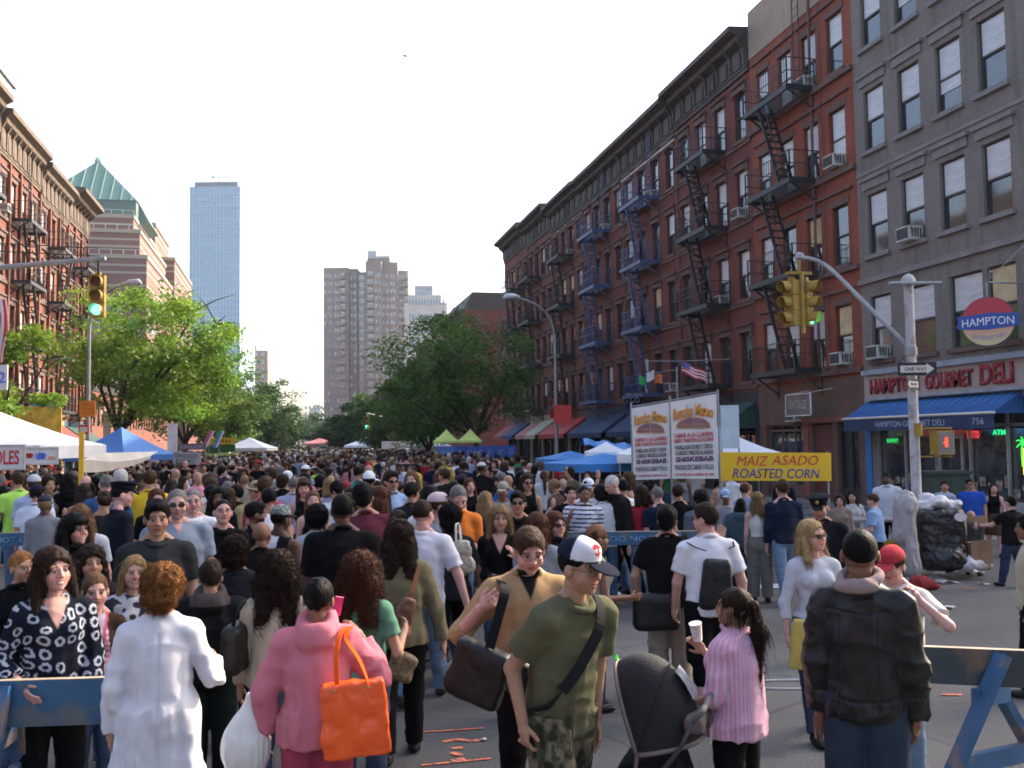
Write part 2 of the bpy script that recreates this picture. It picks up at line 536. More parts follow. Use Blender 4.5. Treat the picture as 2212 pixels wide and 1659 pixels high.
def fire_escape(root, x, w, sills, mat, flip=False, top=True):
 fe = MB(); fe.b2((x - w / 2, -.05, sills[0] - .24), (x + w / 2, -.003, sills[0] - .17))
 f = fe.build('fire_escape', mat, root)
 for i, z in enumerate(sills):
  p = MB()
  for s in (-1, 1):
   p.beam((x + s * w / 2 * .92, -.02, z - .75), (x + s * w / 2 * .92, -1.0, z - .06), .05, .05)
   p.beam((x + s * w / 2 * .92, -.03, z - .9), (x + s * w / 2 * .92, -.03, z), .04, .04)
  p.b2((x - w / 2, -1.08, z - .16), (x + w / 2, -1.02, z + .02)); p.b2((x - w / 2, -.1, z - .1), (x + w / 2, -.05, z - .02))
  for s in (-1, 1): p.b2((x + s * w / 2 - .03, -1.02, z - .16), (x + s * w / 2 + .03, -.05, z + .02))
  for k in range(9):
   p.b2((x - w / 2 + .03, -.97 + k * .1, z - .055), (x + w / 2 - .03, -.93 + k * .1, z - .03))
  p.build('platform', mat, f)
  r = MB()
  pts = [(x - w / 2, -.02), (x - w / 2, -1.05), (x + w / 2, -1.05), (x + w / 2, -.02)]
  for a, c in zip(pts, pts[1:]):
   for zz in (z + .5, z + .95):
    r.beam((*a, zz), (*c, zz), .028, .028)
   L = math.dist(a, c); n = max(2, int(L / .16))
   for k in range(n + 1):
    t = k / n
    q = (a[0] + (c[0] - a[0]) * t, a[1] + (c[1] - a[1]) * t)
    wd = .04 if k in (0, n) else .014
    r.beam((*q, z), (*q, z + .95), wd, wd)
  r.build('railing', mat, f)
  if i > 0:
   z2 = sills[i - 1]; z1 = z
   dx = .75 if not flip else -.75
   s = MB()
   a = (x - dx, z2 + .02); c = (x + dx * .9, z1 - .02)
   for y in (-.95, -.45):
    s.beam((a[0], y, a[1]), (c[0], y, c[1]), .035, .12, up=(0, 1, 0))
   for y in (-.95,):
    s.beam((a[0], y, a[1] + .85), (c[0], y, c[1] + .85), .025, .025)
   n = 11
   for k in range(1, n):
    t = k / n
    s.box((a[0] + (c[0] - a[0]) * t, -.70, a[1] + (c[1] - a[1]) * t), (.17, .5, .03))
   s.build('stair', mat, f)
 if top:
  z = sills[-1]
  s = MB()
  for dx in (-.2, .2):
   s.beam((x + w * .3 + dx, -.3, z), (x + w * .3 + dx, -.3, z + 4.0), .03, .03)
  for k in range(12): s.beam((x + w * .3 - .2, -.3, z + .3 + .3 * k), (x + w * .3 + .2, -.3, z + .3 + .3 * k), .02, .02)
  s.build('ladder', mat, f)
 return f

def cornice(root, x0, x1, z, mat, proj=.9, hh=1.3, name='cornice', step=.85):
 b = MB()
 prof = [(0, z), (-.1, z), (-.1, z + .12), (-.14, z + .16), (-.14, z + hh * .62), (-proj * .55, z + hh * .70), (-proj * .6, z + hh * .8),
   (-proj, z + hh * .88), (-proj, z + hh), (0, z + hh + .05)]
 b.prism(prof, 0, x0, x1)
 n = max(2, int((x1 - x0) / step))
 for i in range(n + 1):
  xx = x0 + .15 + (x1 - x0 - .3) * i / n
  b.prism([(-.14, z + .3), (-.2, z + .3), (-.22, z + hh * .55), (-proj * .6, z + hh * .74), (-proj * .6, z + hh * .79), (-.14, z + hh * .79)], 0, xx - .09, xx + .09)
  if i < n:
   xm = xx + (x1 - x0 - .3) / n / 2
   b.b2((xm - step * .28, -.19, z + .26), (xm + step * .28, -.142, z + hh * .52))
 return b.build(name, mat, root)

class Building:
 def __init__(s, label, side, Y0, Y1, H, wall, depth=18, group=None, X=None, cat='apartment building', name='brick_tenement'):
  s.W = Y1 - Y0; s.H = H; s.side = side; s.wall = wall; s.D = depth; s.ops = []; s.Y0, s.Y1 = Y0, Y1
  if side == 'R': loc = (XR if X is None else X, Y1, 0); rz = -math.pi / 2
  elif side == 'L': loc = (XL if X is None else X, Y0, 0); rz = math.pi / 2
  s.root = empty(name, loc, rz, label, cat, group)

 def lx(s, Y):
  return s.Y1 - Y if s.side == 'R' else Y - s.Y0

 def windows(s, xs, sills, w, h, st, acs=(), pblind=.5, skip=(), warm=.1, lint=True):
  f, g, si, li, bl = win_meshes(w, h, st)
  for j, z in enumerate(sills):
   for i, x in enumerate(xs):
    if (i, j) in skip: continue
    s.ops.append((x - w / 2, x + w / 2, z, z + h))
    o = link('window', f, s.root, loc=(x, 0, z))
    link('glass', g, o); link('sill', si, o)
    if li and lint: link('lintel', li, o)
    r = random.random()
    if r < pblind: link('blind', bl[0 if random.random() < .7 else 1 if random.random() < .6 else 2], o)
    elif r < pblind + warm: link('blind', bl[3], o)
    if (i, j) in acs: ac_unit(s.root, x, z + .0)

 def finish(s, gz=None, gmat=None, parapet=.6, shop=()):
  b = MB()
  wall_front(b, s.W, s.H, s.ops + list(shop), z0=gz or 0.0)
  W, H, D = s.W, s.H, s.D
  b.quad((0, 0, 0), (0, D, 0), (0, D, H), (0, 0, H)); b.quad((W, 0, 0), (W, 0, H), (W, D, H), (W, D, 0))
  b.quad((0, D, 0), (W, D, 0), (W, D, H), (0, D, H))
  b.quad((0, 0, H), (0, .35, H), (W, .35, H), (W, 0, H)); b.quad((0, .35, H), (0, .35, H - parapet), (W, .35, H - parapet), (W, .35, H))
  b.build('wall', s.wall, s.root, fix=False)
  r = MB(); r.quad((0, .35, H - parapet), (W, .35, H - parapet), (W, D, H - parapet), (0, D, H - parapet))
  r.build('roof', ROOF, s.root)
  if gz:
   g = MB()
   wall_front(g, W, gz, list(shop), dp=.35)
   g.build('ground_floor_front', gmat, s.root, fix=False)

def band(root, x0, x1, z, h, p, mat, name='string_course'):
 b = MB(); b.b2((x0, -p, z), (x1, .02, z + h)); return b.build(name, mat, root)

SHOPDARK = M('shop_interior', (.03, .028, .026), .7, var=.5, scale=1.5)
SHOPGL = glass('shop_glass', (.03, .035, .04), .04)

def shopfront(root, x0, x1, z1, frame, n=3, door=True, interior=None):
 """recessed shop window with mullions and a glazed door, filling an opening of the ground floor"""
 b = MB(); t = .07
 b.b2((x0, .12, .1), (x0 + t, .22, z1)); b.b2((x1 - t, .12, .1), (x1, .22, z1)); b.b2((x0 + t, .12, z1 - t), (x1 - t, .22, z1))
 b.b2((x0 + t, .12, .14), (x1 - t, .24, .6)); b.b2((x0 + t, .12, 2.5), (x1 - t, .2, 2.58))
 for i in range(1, n): b.b2((x0 + (x1 - x0) * i / n - .03, .13, .6), (x0 + (x1 - x0) * i / n + .03, .21, z1 - t))
 f = b.build('shop_window', frame, root)
 g = MB(); g.quad((x0 + t, .25, .14), (x1 - t, .25, .14), (x1 - t, .25, z1 - t), (x0 + t, .25, z1 - t))
 g.build('glass', SHOPGL, f)
 if door:
  d = MB(); xd = x0 + (x1 - x0) * .5
  d.b2((xd - .5, .06, .14), (xd - .42, .118, 2.3)); d.b2((xd + .42, .06, .14), (xd + .5, .118, 2.3)); d.b2((xd - .42, .06, 2.2), (xd + .42, .118, 2.3)); d.b2((xd - .42, .06, .14), (xd + .42, .118, .4))
  do = d.build('door', frame, root)
  h = MB(); h.tube([(xd + .36, .03, 1.0), (xd + .36, .03, 1.3)], .015, 6); h.build('handle', M('steel', (.5, .5, .5), .3, 1), do)

def awning(root, x0, x1, z, drop, proj, mat, val=.3, vmat=None, name='awning', stripes=None):
 """sloping canvas awning with valance and side cheeks"""
 b = MB()
 b.prism([(0, z), (-proj, z - drop), (-proj, z - drop - .03), (0, z - .05)], 0, x0, x1)
 b.quad((x0 + .004, 0, z - .05), (x0 + .004, -proj, z - drop - .03), (x0 + .004, 0, z - drop - .03))
 b.quad((x1 - .004, 0, z - .05), (x1 - .004, -proj, z - drop - .03), (x1 - .004, 0, z - drop - .03))
 o = b.build(name, mat, root)
 v = MB(); v.b2((x0, -proj - .012, z - drop - .03 - val), (x1, -proj + .0, z - drop - .03))
 v.build('valance', vmat or mat, o)
 if stripes:
  s = MB(); n = int((x1 - x0) / .3)
  for i in range(n):
   xx = x0 + .1 + i * .3
   s.prism([(.0, z + .006), (-proj + .02, z - drop + .008), (-proj + .02, z - drop - .001), (0, z - .001)], 0, xx, xx + .1)
  s.build('stripes', stripes, o)
 return o

# ---- wall materials
BR_RED = brick('red_brick', (.31, .066, .030), (.23, .050, .024), (.17, .07, .05))
BR_DK = brick('dark_red_brick', (.19, .042, .028), (.14, .032, .022), (.11, .05, .04))
BR_DK2 = brick('rust_brick', (.21, .056, .032), (.15, .040, .026), (.12, .06, .05))
BR_GREY = brick('grey_painted_brick', (.225, .192, .165), (.19, .162, .14), (.13, .112, .10), var=.15)
BR_L = brick('left_brick', (.215, .058, .032), (.165, .045, .026), (.14, .06, .04))
BR_L2 = brick('left_brick_orange', (.25, .075, .038), (.19, .056, .03), (.15, .07, .05))
TAN = brick('tan_brick', (.40, .31, .22), (.34, .26, .19), (.28, .22, .17))
BROWN = M('brown_render', (.125, .070, .052), .85, var=.2, scale=1.2, bmp=.15)

# ================= right side, near block =================
# grey corner building
Bg = Building('grey painted brick corner building with a food shop under a blue awning', 'R', 18.8, 26.35, 21.5, BR_GREY, name='corner_building')
wx = [Bg.lx(Y) for Y in (25.35, 23.65, 21.95, 20.3)]
S5 = [4.62, 7.85, 11.1, 14.35, 17.6]
Bg.windows(wx[:1] + wx[3:], S5[:1], 1.0, 1.95, 'plain', acs={(0, 0)}, pblind=.6, lint=False)
Bg.windows([wx[1] + .15, wx[2] + .35], S5[:1], 1.25, 1.95, 'plain', pblind=.4, lint=False)
Bg.windows(wx, S5[1:3], 1.0, 1.9, 'grey', acs={(1, 0)}, pblind=1)
Bg.windows(wx, S5[3:4], 1.0, 1.9, 'grey', pblind=.9, lint=False)
Bg.windows(wx, S5[4:5], 1.0, 1.9, 'plain', acs={(0, 0)}, pblind=.3, lint=False)
p = MB()
for x in wx:
 for (z0, z1) in ((16.55, 17.3), (13.35, 13.95)) if False else ((16.6, 17.35),):
  for a, c in (((x - .55, -.07, z0), (x + .55, 0, z0 + .07)), ((x - .55, -.07, z1 - .07), (x + .55, 0, z1)), ((x - .55, -.07, z0), (x - .47, 0, z1)), ((x + .47, -.07, z0), (x + .55, 0, z1))):
   p.b2(a, c)
  p.b2((x - .62, -.13, z1), (x + .62, 0, z1 + .09))
for i in range(len(wx) - 1):
 pass
p.build('recessed_panels', BR_GREY, Bg.root)
band(Bg.root, 0, Bg.W, 16.3, .22, .07, STONE_G); band(Bg.root, 0, Bg.W, 7.0, .16, .1, STONE_G); band(Bg.root, 0, Bg.W, 10.4, .1, .03, STONE_G)
cornice(Bg.root, 0, Bg.W, 20.2, CORN, .8, 1.3)
SHOPW = M('white_fascia', (.36, .29, .26), .6, var=.1, dirt=((.35, .3, .27), 3))
BLUEP = M('blue_paint', (.03, .16, .42), .5, var=.15)
shopo = [(.35, 7.2, .1, 3.25)]
Bg.finish(gz=4.2, gmat=SHOPW, shop=shopo)
shopfront(Bg.root, .35, 7.2, 3.25, M('alu', (.45, .46, .47), .4, .6), 5)
p = MB(); p.b2((.02, -.06, .1), (.33, -.003, 3.3)); p.b2((7.22, -.06, .1), (7.5, -.003, 3.3)); p.build('pilaster', BLUEP, Bg.root)
# fascia board with red letters and a blue strip roof over it
fb = MB(); fb.b2((.35, -.16, 3.45), (7.3, -.003, 4.15)); fo = fb.build('shop_sign', SHOPW, Bg.root)
fr = MB(); fr.b2((.3, -.30, 4.15), (7.4, -.003, 4.3)); fr.b2((.3, -.22, 3.38), (7.4, -.003, 3.45)); fr.b2((7.3, -.24, 3.45), (7.42, -.003, 4.15)); fr.build('frame', M('pale_blue', (.26, .30, .34), .6), fo)
REDL = M('red_letters', (.30, .018, .026), .45, var=.1)
letter(fo, 'HAMPTON', (1.75, -.17, 3.79), 2.3, .46, REDL, bold=.025, ext=.05)
letter(fo, 'GOURMET', (4.15, -.17, 3.79), 1.9, .46, REDL, bold=.025, ext=.05)
letter(fo, 'DELI', (5.95, -.17, 3.82), 1.15, .52, REDL, bold=.025, ext=.05)
AWB = M('blue_canvas', (.018, .095, .28), .75, var=.15)
AWS = M('blue_canvas_stripe', (.04, .17, .40), .75, var=.15)
AWN = M('navy_canvas', (.014, .035, .095), .75, var=.2)
aw = awning(Bg.root, .15, 6.6, 3.36, .52, .85, AWB, .36, AWN, stripes=AWS)
p = MB(); p.tube([(.12, -.87, 2.83), (6.64, -.87, 2.83)], .035, 8); p.build('front_bar', M('cream', (.6, .56, .46), .5), aw)
WH2 = M('dim_letters', (.35, .40, .50), .6, var=0)
WH = M('white_letters', (.75, .76, .8), .6, var=0)
letter(aw, 'HAMPTON GOURMET DELI', (3.3, -.865, 2.63), 3.0, .16, WH2)
letter(aw, '756', (6.05, -.865, 2.63), .42, .16, WH2)

def neon(txt, x, z, w, h, col, es=5):
 letter(Bg.root, txt, (x, .235, z), w, h, M('neon_' + txt, col, .5, var=0, emit=col, es=es), name='neon_sign', ext=.01, bold=.01)

neon('BUFFET', 1.0, 2.15, .55, .12, (.02, .6, .10), .35); neon('ATM', 5.45, 2.35, .45, .13, (.02, .7, .2), .5); neon('LOTTO', 4.5, 2.3, .45, .2, (.7, .05, .05), .4)
pn = MB()
for k in range(7):
 a = 2 * math.pi * k / 7
 pn.tube([(6.25, .225, 2.05), (6.25 + .12 * math.cos(a), .222, 2.1 + .12 * math.sin(a)), (6.25 + .22 * math.cos(a), .22, 2.05 + .18 * math.sin(a))], .014, 5)
pn.tube([(6.25, .22, 2.05), (6.2, .22, 1.8), (6.22, .22, 1.5)], .014, 5)
pn.build('neon_sign', M('neon_green', (.05, .9, .1), .5, var=0, emit=(.05, .8, .1), es=.45), Bg.root)
pn = MB(); pn.tube([(6.3, .2, 1.95), (6.42, .2, 1.6), (6.42, .2, 1.3), (6.28, .2, 1.3), (6.28, .2, 1.6), (6.3, .2, 1.95)], .014, 5)
pn.build('neon_sign', M('neon_yellow', (.8, .7, .05), .5, var=0, emit=(.8, .7, .05), es=.6), Bg.root)
goods = M('goods', (.25, .2, .16), .7, var=.9, scale=9)
p = MB()
for i in range(22):
 x = .6 + i * .3; z = random.uniform(.7, 1.1)
 p.box((x, .22, z), (.2, .02, random.uniform(.15, .35)))
p.build('window_display', goods, Bg.root)
# round projecting sign above the shop
rs = MB(); rx, rz_ = 5.0, 5.5
rs.M = Matrix.Translation((6.85, -1.1, 5.0)) @ Matrix.Rotation(R(38), 4, 'Z') @ Matrix.Scale(.76, 4) @ Matrix.Rotation(math.pi / 2, 4, 'X')
rs.lathe([(.78, -.06), (.78, .06)], 48); sg = rs.build('round_sign', M('sign_rim', (.03, .04, .06), .6), Bg.root)
TS = Matrix.Translation((6.85, -1.1, 5.0)) @ Matrix.Rotation(R(38), 4, 'Z') @ Matrix.Scale(.76, 4)

def disc_part(z0, z1, mat, nm):
 b = MB(); b.M = TS
 pts = []
 r = .765
 n = 24
 zz = [z0 + (z1 - z0) * i / n for i in range(n + 1)]
 pts = [(math.sqrt(max(r * r - z * z, 0)), z) for z in zz] + [(-math.sqrt(max(r * r - z * z, 0)), z) for z in reversed(zz)]
 b.add([(x, -.068, z) for x, z in pts], [tuple(range(len(pts)))])
 return b.build(nm, mat, sg)

disc_part(.2, .765, M('sign_red', (.45, .03, .05), .5, var=.05), 'red_panel')
m_, nt_, bs_ = newmat('sign_gradient')
tc_ = nt_.nodes.new('ShaderNodeTexCoord'); sp_ = nt_.nodes.new('ShaderNodeSeparateXYZ'); nt_.links.new(tc_.outputs['Object'], sp_.inputs[0])
mr_ = nt_.nodes.new('ShaderNodeMapRange'); mr_.inputs[1].default_value = 4.45; mr_.inputs[2].default_value = 4.95; nt_.links.new(sp_.outputs[2], mr_.inputs[0])
nt_.links.new(ramp(nt_, mr_.outputs[0], [(0.0, (.55, .50, .25)), (1.0, (.62, .25, .22))]), bs_.inputs['Base Color'])
disc_part(-.765, -.2, m_, 'gradient_panel')
b = MB(); b.M = TS
bp = [(-.95, -.14), (-.82, -.2), (0, -.26), (.82, -.2), (.95, -.14), (.86, .02), (.9, .2), (.0, .27), (-.9, .2), (-.86, .02)]
b.add([(x, -.085, z) for x, z in bp], [tuple(range(10))]); b.add([(x, -.07, z) for x, z in bp], [tuple(range(9, -1, -1))])
bn = b.build('banner', M('sign_blue', (.015, .07, .30), .5, var=.05), sg)
t1 = letter(bn, 'HAMPTON', (0, 0, 0), 1.5, .25, WH, arc=.03, ext=.003); t1.matrix_local = TS @ Matrix.Translation((0, -.09, -.02)) @ Matrix.Rotation(math.pi / 2, 4, 'X')
t1 = letter(sg, 'GOURMET DELI', (0, 0, 0), .95, .13, M('sign_violet', (.22, .2, .45), .6), arc=-.1, ext=.003); t1.matrix_local = TS @ Matrix.Translation((0, -.073, -.42)) @ Matrix.Rotation(math.pi / 2, 4, 'X')
b = MB(); b.tube([(6.0, -.45, 5.95), (8.2, -2.1, 5.95)], .025, 6); b.tube([(6.75, -1.05, 5.95), (8.6, 0, 7.8)], .012, 6)
b.tube([(6.85, -1.1, 5.95), (6.85, -1.1, 5.55)], .02, 6); b.tube([(6.85, -1.1, 5.95), (6.85, -.0, 5.95)], .025, 6); b.build('bracket', M('grey_metal', (.35, .36, .37), .4, .5), sg)

f_, g_, si_, li_, bl_ = win_meshes(1.0, 1.9, 'grey')
for z in S5[:4]:
 for y in (2.5, 6.5, 10.5, 14.5):
  o = link('window', f_, Bg.root, loc=(Bg.W + .17, y, z), rot=(0, 0, math.pi / 2)); link('glass', g_, o); link('sill', si_, o)
# red building with tan parapet
Br = Building('bright red tenement with tan parapet next to the grey corner building', 'R', 26.35, 33.25, 18.9, BR_RED, name='brick_tenement')
rx_ = [Br.lx(Y) for Y in (27.35, 28.95, 30.6, 32.25)]
SR = [4.6, 7.85, 11.05, 14.25]
Br.windows(rx_, SR, .92, 1.95, 'band', acs={(0, 0), (0, 2), (1, 3)}, pblind=.75)
Br.ops = [o for o in Br.ops]
for z in SR: band(Br.root, 0, Br.W, z - .28, .15, .12, STONE)
fire_escape(Br.root, 3.05, 3.2, SR, IRON, flip=True)
tp = MB(); tp.b2((0.01, -.035, 17.0), (Br.W - .01, 0.02, 18.9)); tp.b2((0.01, .02, 18.9), (Br.W - .01, .36, 18.95)); tp.build('parapet', TAN, Br.root)
dp = MB(); dp.tube([(Br.W - 2.4, -.08, 4), (Br.W - 2.4, -.08, 18.7)], .05, 8); dp.tube([(rx_[0] + .75 - 1.6, -.06, 4.1), (rx_[0] + .75 - 1.6, -.06, 17)], .02, 6); dp.build('drainpipe', STONE, Br.root)
Br.finish(gz=4.2, gmat=BROWN, shop=[(.5, 3.3, .1, 2.75), (3.7, 5.0, .1, 2.75), (5.3, 6.5, .1, 2.9)])
shopfront(Br.root, .5, 3.3, 2.75, BROWN, 3, False); shopfront(Br.root, 5.3, 6.5, 2.9, IRON, 2, False)
p = MB(); p.b2((3.7, .12, .1), (5.0, .2, 2.7)); d = p.build('door', M('maroon_door', (.10, .028, .022), .6), Br.root)
p = MB(); p.b2((3.25, -.05, .1), (3.55, -.003, 2.9)); p.b2((3.2, -.08, 2.78), (6.7, -.003, 2.95)); p.build('pilaster', M('terracotta', (.22, .07, .045), .7), Br.root)
# shop sign in a thin white frame with a script word, lamps
p = MB()
for a, c in (((3.6, -.9, 3.0), (3.63, -.86, 3.75)), ((5.2, -.9, 3.0), (5.23, -.86, 3.75)), ((3.6, -.9, 3.72), (5.23, -.86, 3.75)), ((3.6, -.9, 3.0), (5.23, -.86, 3.03))): p.b2(a, c)
p.tube([(3.7, -.88, 3.75), (3.7, 0, 3.9)], .012, 6); p.tube([(5.1, -.88, 3.75), (5.1, 0, 3.9)], .012, 6)
vs = p.build('hanging_sign', M('white_metal', (.65, .65, .65), .4), Br.root)
p = MB(); p.b2((3.63, -.885, 3.03), (5.2, -.875, 3.72)); p.build('panel', M('grey_brown', (.15, .115, .10), .6), vs)
letter(vs, 'VINTAGE', (4.4, -.89, 3.38), 1.2, .3, M('sign_pale', (.38, .33, .30), .5), shear=.3)
p = MB(); p.lathe([(.05, 0), (.07, .05), (.03, .1)], 10, (2.9, -.3, 3.35)); p.lathe([(.05, 0), (.07, .05), (.03, .1)], 10, (2.75, -.3, 3.25)); p.build('lamp', M('lit_lamp', (1, .8, .5), .5, var=0, emit=(1, .7, .35), es=6), Br.root)
ac_unit(Br.root, 2.9, 2.85)

# dark row
rowY = [33.25, 40.6, 48.0, 55.3, 62.4, 69.4, 77.5]
rowL = ['first dark red tenement beyond the bright red building, black fire escape',
  'dark red tenement with blue fire escape, nearer of the two blue ones',
  'dark red tenement with blue fire escape, farther of the two blue ones',
  'rust brick tenement behind the street lamp, with a pale strip under its cornice',
  'rust brick tenement under the darkest cornice, second from the far end of the row',
  'rust brick tenement at the far end of the right hand row, beside the leafy tree']
rowW = [BR_DK, BR_DK, BR_DK, BR_DK2, BR_DK2, BR_DK2]
SD = [4.5, 7.75, 10.95, 14.1]
for k in range(6):
 Y0, Y1 = rowY[k], rowY[k + 1]
 H = [18.3, 18.1, 18.1, 18.2, 18.6, 18.9][k]
 B = Building(rowL[k], 'R', Y0, Y1, H, rowW[k], name='brick_tenement')
 W = B.W
 xs = [W * (.12 + .253 * i) for i in range(4)]
 acs = {0: {(2, 1), (3, 2)}, 1: {(3, 0), (2, 3)}, 2: {(2, 3)}, 3: {(2, 3)}, 4: {(1, 1)}, 5: set()}[k]
 B.windows(xs, SD, .9, 1.95, 'brown', acs=acs, pblind=.22, warm=.08)
 for z in SD: band(B.root, 0, W, z - .27, .14, .06, STONE)
 if k < 4:
  fire_escape(B.root, W * .5, 3.0, SD, IRON_B if k in (1, 2) else IRON, flip=True)
 elif k == 4: fire_escape(B.root, W * .35, 3.0, SD, IRON, flip=True)
 else: fire_escape(B.root, W * .6, 3.0, SD, IRON, flip=True)
 ch = 1.7
 cornice(B.root, -.02, W + .02, H - ch + .02, CORN, .85 + .1 * (k >= 4), ch, step=1.1)
 if k in (1, 3):
  band(B.root, 0, W, H - ch - .25, .12, .12, M('pale_strip', (.38, .34, .30), .7), 'pale_strip')
 if k < 5:
  p = MB(); p.tube([(W * .01 + .1, -.07, 4.2), (W * .01 + .1, -.07, H - ch)], .045, 6); p.build('drainpipe', STONE, B.root)
 gm = [M('shop_black', (.03, .03, .032), .6), AWN, M('shop_navy', (.025, .035, .06), .6), M('shop_wood', (.16, .07, .04), .6), M('shop_cream', (.3, .24, .15), .7), BROWN][k]
 shp = [(.4, W * .45, .1, 2.9), (W * .52, W - .4, .1, 2.9)]
 B.finish(gz=4.1, gmat=gm, shop=shp)
 for (a, c, _, z) in shp: shopfront(B.root, a, c, z, IRON, 3, a > 1)
 am = [M('awn_black', (.03, .032, .036), .7), AWN, M('awn_navy', (.02, .04, .10), .8), M('awn_red', (.42, .035, .03), .7), M('awn_pink', (.42, .16, .14), .8), M('awn_maroon', (.20, .03, .03), .8)][k]
 awning(B.root, .3, W * .48, 3.6, .9, 1.3, am, .25)
 awning(B.root, W * .52, W - .3, 3.7, 1.0, 1.4, [M('awn_green', (.02, .06, .05), .8), am, AWN, am, M('awn_cream', (.45, .4, .3), .8), AWN][k], .25)
 if k in (1, 3):
  p = MB(); p.b2((W * .3, -.95, 3.75), (W * .3 + .08, -.1, 5.1)); q = p.build('projecting_sign', [0, AWN, 0, M('sign_red2', (.5, .05, .04), .6)][k], B.root)
  t = letter(q, ['', 'PUB', '', 'OPEN'][k], (W * .3 + .085, -.52, 4.4), .7, .5, WH, rot=(math.pi / 2, 0, math.pi / 2))
for i, (x, z) in enumerate(((33.4, 4.05), (35.1, 4.0), (37.5, 4.3), (38.6, 4.25))):
 pass

# next block on the right (its dark mansard end wall faces us)
def far_block(label, side, Y0, Y1, H, wall, X=None, rows=4, name='brick_tenement', corn=CORN, cat='apartment building', wind=True, depth=18, endwin=False, mans=0):
 B = Building(label, side, Y0, Y1, H, wall, X=X, name=name, cat=cat, depth=depth)
 W = B.W
 n = max(2, int(W / 1.9))
 if wind:
  B.windows([W * (i + .5) / n for i in range(n)], [4.4 + 3.15 * j for j in range(rows)], .95, 1.9, 'brown', pblind=.3)
 cornice(B.root, -.02, W + .02, H - 1.2, corn, .8, 1.25, step=1.2)
 B.finish()
 if mans:
  p = MB()
  p.prism([(0, H), (1.0, H + mans), (depth - 1, H + mans), (depth, H)], 0, 0, W)
  p.build('mansard', CORN, B.root)
 return B

B = far_block('red brick building with black mansard top across the side street', 'R', 98, 112, 16.2, BR_DK, rows=4, mans=1.9)
e = MB()
for i in range(6):
 for j in range(4):
  e.b2((B.W - .0 + .0, 1.2 + i * 2.6, 4.6 + j * 3.1), (B.W + .06, 2.2 + i * 2.6, 6.4 + j * 3.1))
e.build('end_windows', W_GL, B.root)
p = MB(); p.tube([(B.W - 2, 5, H), (B.W - 2, 5, 23.5)], .06, 6); p.build('mast', IRON, B.root)
B = far_block('tan brick house with plain gable wall beyond the mansard building', 'R', 112, 122, 17.6, TAN, rows=4)
B = far_block('dark narrow brick house between tan house and low red house', 'R', 122, 136, 15.6, BR_DK2, rows=3)
B = far_block('low red brick house with stepped top, partly behind the right hand tree', 'R', 136, 158, 13.6, BR_DK, rows=3)
B = far_block('dim brick house far down the right side before the tall apartment tower', 'R', 176, 205, 13.0, BR_DK2, rows=3)
B = far_block('brown brick row house far down the right side, farthest of the low ones', 'R', 205, 240, 12.0, BR_DK, rows=3)

# ================= left side block =================
lY = [36.0, 43.5, 51.0, 59.0, 66.0, 72.0]
lL = ['red brick tenement at the left picture edge under a black overhanging cornice',
      'orange red brick tenement on the left with ornate tan cornice and iron fire escapes',
      'red brick tenement in the middle of the left row with rooftop water tank box',
      'narrow orange brick tenement on the left, second from the corner',
      'left hand end tenement with a heavy brown cornice beside the green pyramid roof']
SL = [4.5, 7.75, 11.0, 14.25]
for k in range(5):
 Y0, Y1 = lY[k], lY[k + 1]
 H = [20.6, 19.9, 19.3, 18.9, 19.3][k]
 B = Building(lL[k], 'L', Y0, Y1, H, [BR_L, BR_L2, BR_L, BR_L2, BR_L][k])
 W = B.W; nw = 4 if W > 7 else 3
 xs = [W * (i + .5) / nw for i in range(nw)]
 B.windows(xs, SL, .95, 2.0, 'tan', acs={(1, 2)} if k == 1 else {(0, 3)} if k == 2 else set(), pblind=.45, warm=.05)
 for z in SL: band(B.root, 0, W, z - .3, .18, .1, CORN_T)
 fire_escape(B.root, W * .5, 3.3, SL, IRON, flip=k % 2 == 0)
 cornice(B.root, -.02, W + .02, H - 2.2, CORN if k == 0 else CORN_T, 1.15 if k in (0, 4) else .75, 2.2, step=.9)
 b = MB()
 for i in range(nw + 1):
  b.b2((max(0, W * i / nw - .12), -.16, 4.1), (min(W, W * i / nw + .12), -.003, H - 2.3))
 b.build('pilasters', [BR_L, BR_L2, BR_L, BR_L2, BR_L][k], B.root)
 gm = [M('shop_dk', (.08, .05, .04), .6), M('shop_gr', (.10, .09, .08), .6), M('shop_rd', (.16, .05, .04), .6), M('shop_yl', (.45, .33, .08), .6), M('shop_bl', (.05, .1, .16), .6)][k]
 shp = [(.4, W * .45, .1, 2.9), (W * .52, W - .4, .1, 2.9)]
 B.finish(gz=4.0, gmat=gm, shop=shp)
 for (a, c, _, z) in shp: shopfront(B.root, a, c, z, IRON, 3, a > 1)
 awning(B.root, .3, W - .3, 3.7, 1.1, 1.5, [AWN, M('awn_yellow', (.62, .42, .04), .8), M('awn_blue2', (.04, .2, .5), .8), M('awn_maroon', (.2, .03, .03), .8), M('awn_green', (.02, .06, .05), .8)][k], .3)
p = MB(); p.b2((0, 0, 0), (2.6, 3, 3.0)); p.b2((-.15, -.15, 3.0), (2.75, 3.15, 3.15))
for s in (0.0, 2.6): p.tube([(s, -.05, 0), (s, -.05, 3)], .05, 5)
o = tag(p.build('water_tank', M('tank_metal', (.30, .32, .33), .6, .3, var=.3), loc=(-17.6, 52.5, 18.9)), 'grey metal roof tank box with rusty frame on the left row', 'roof tank')
p = MB(); p.lathe([(.9, 0), (.95, .1), (.95, 1.6), (.85, 1.8)], 16); o = tag(p.build('water_tank', M('tank_dark', (.05, .05, .05), .7), loc=(-16.3, 70, 18.6)), 'small black round roof tank near the corner tenement cornice', 'roof tank')
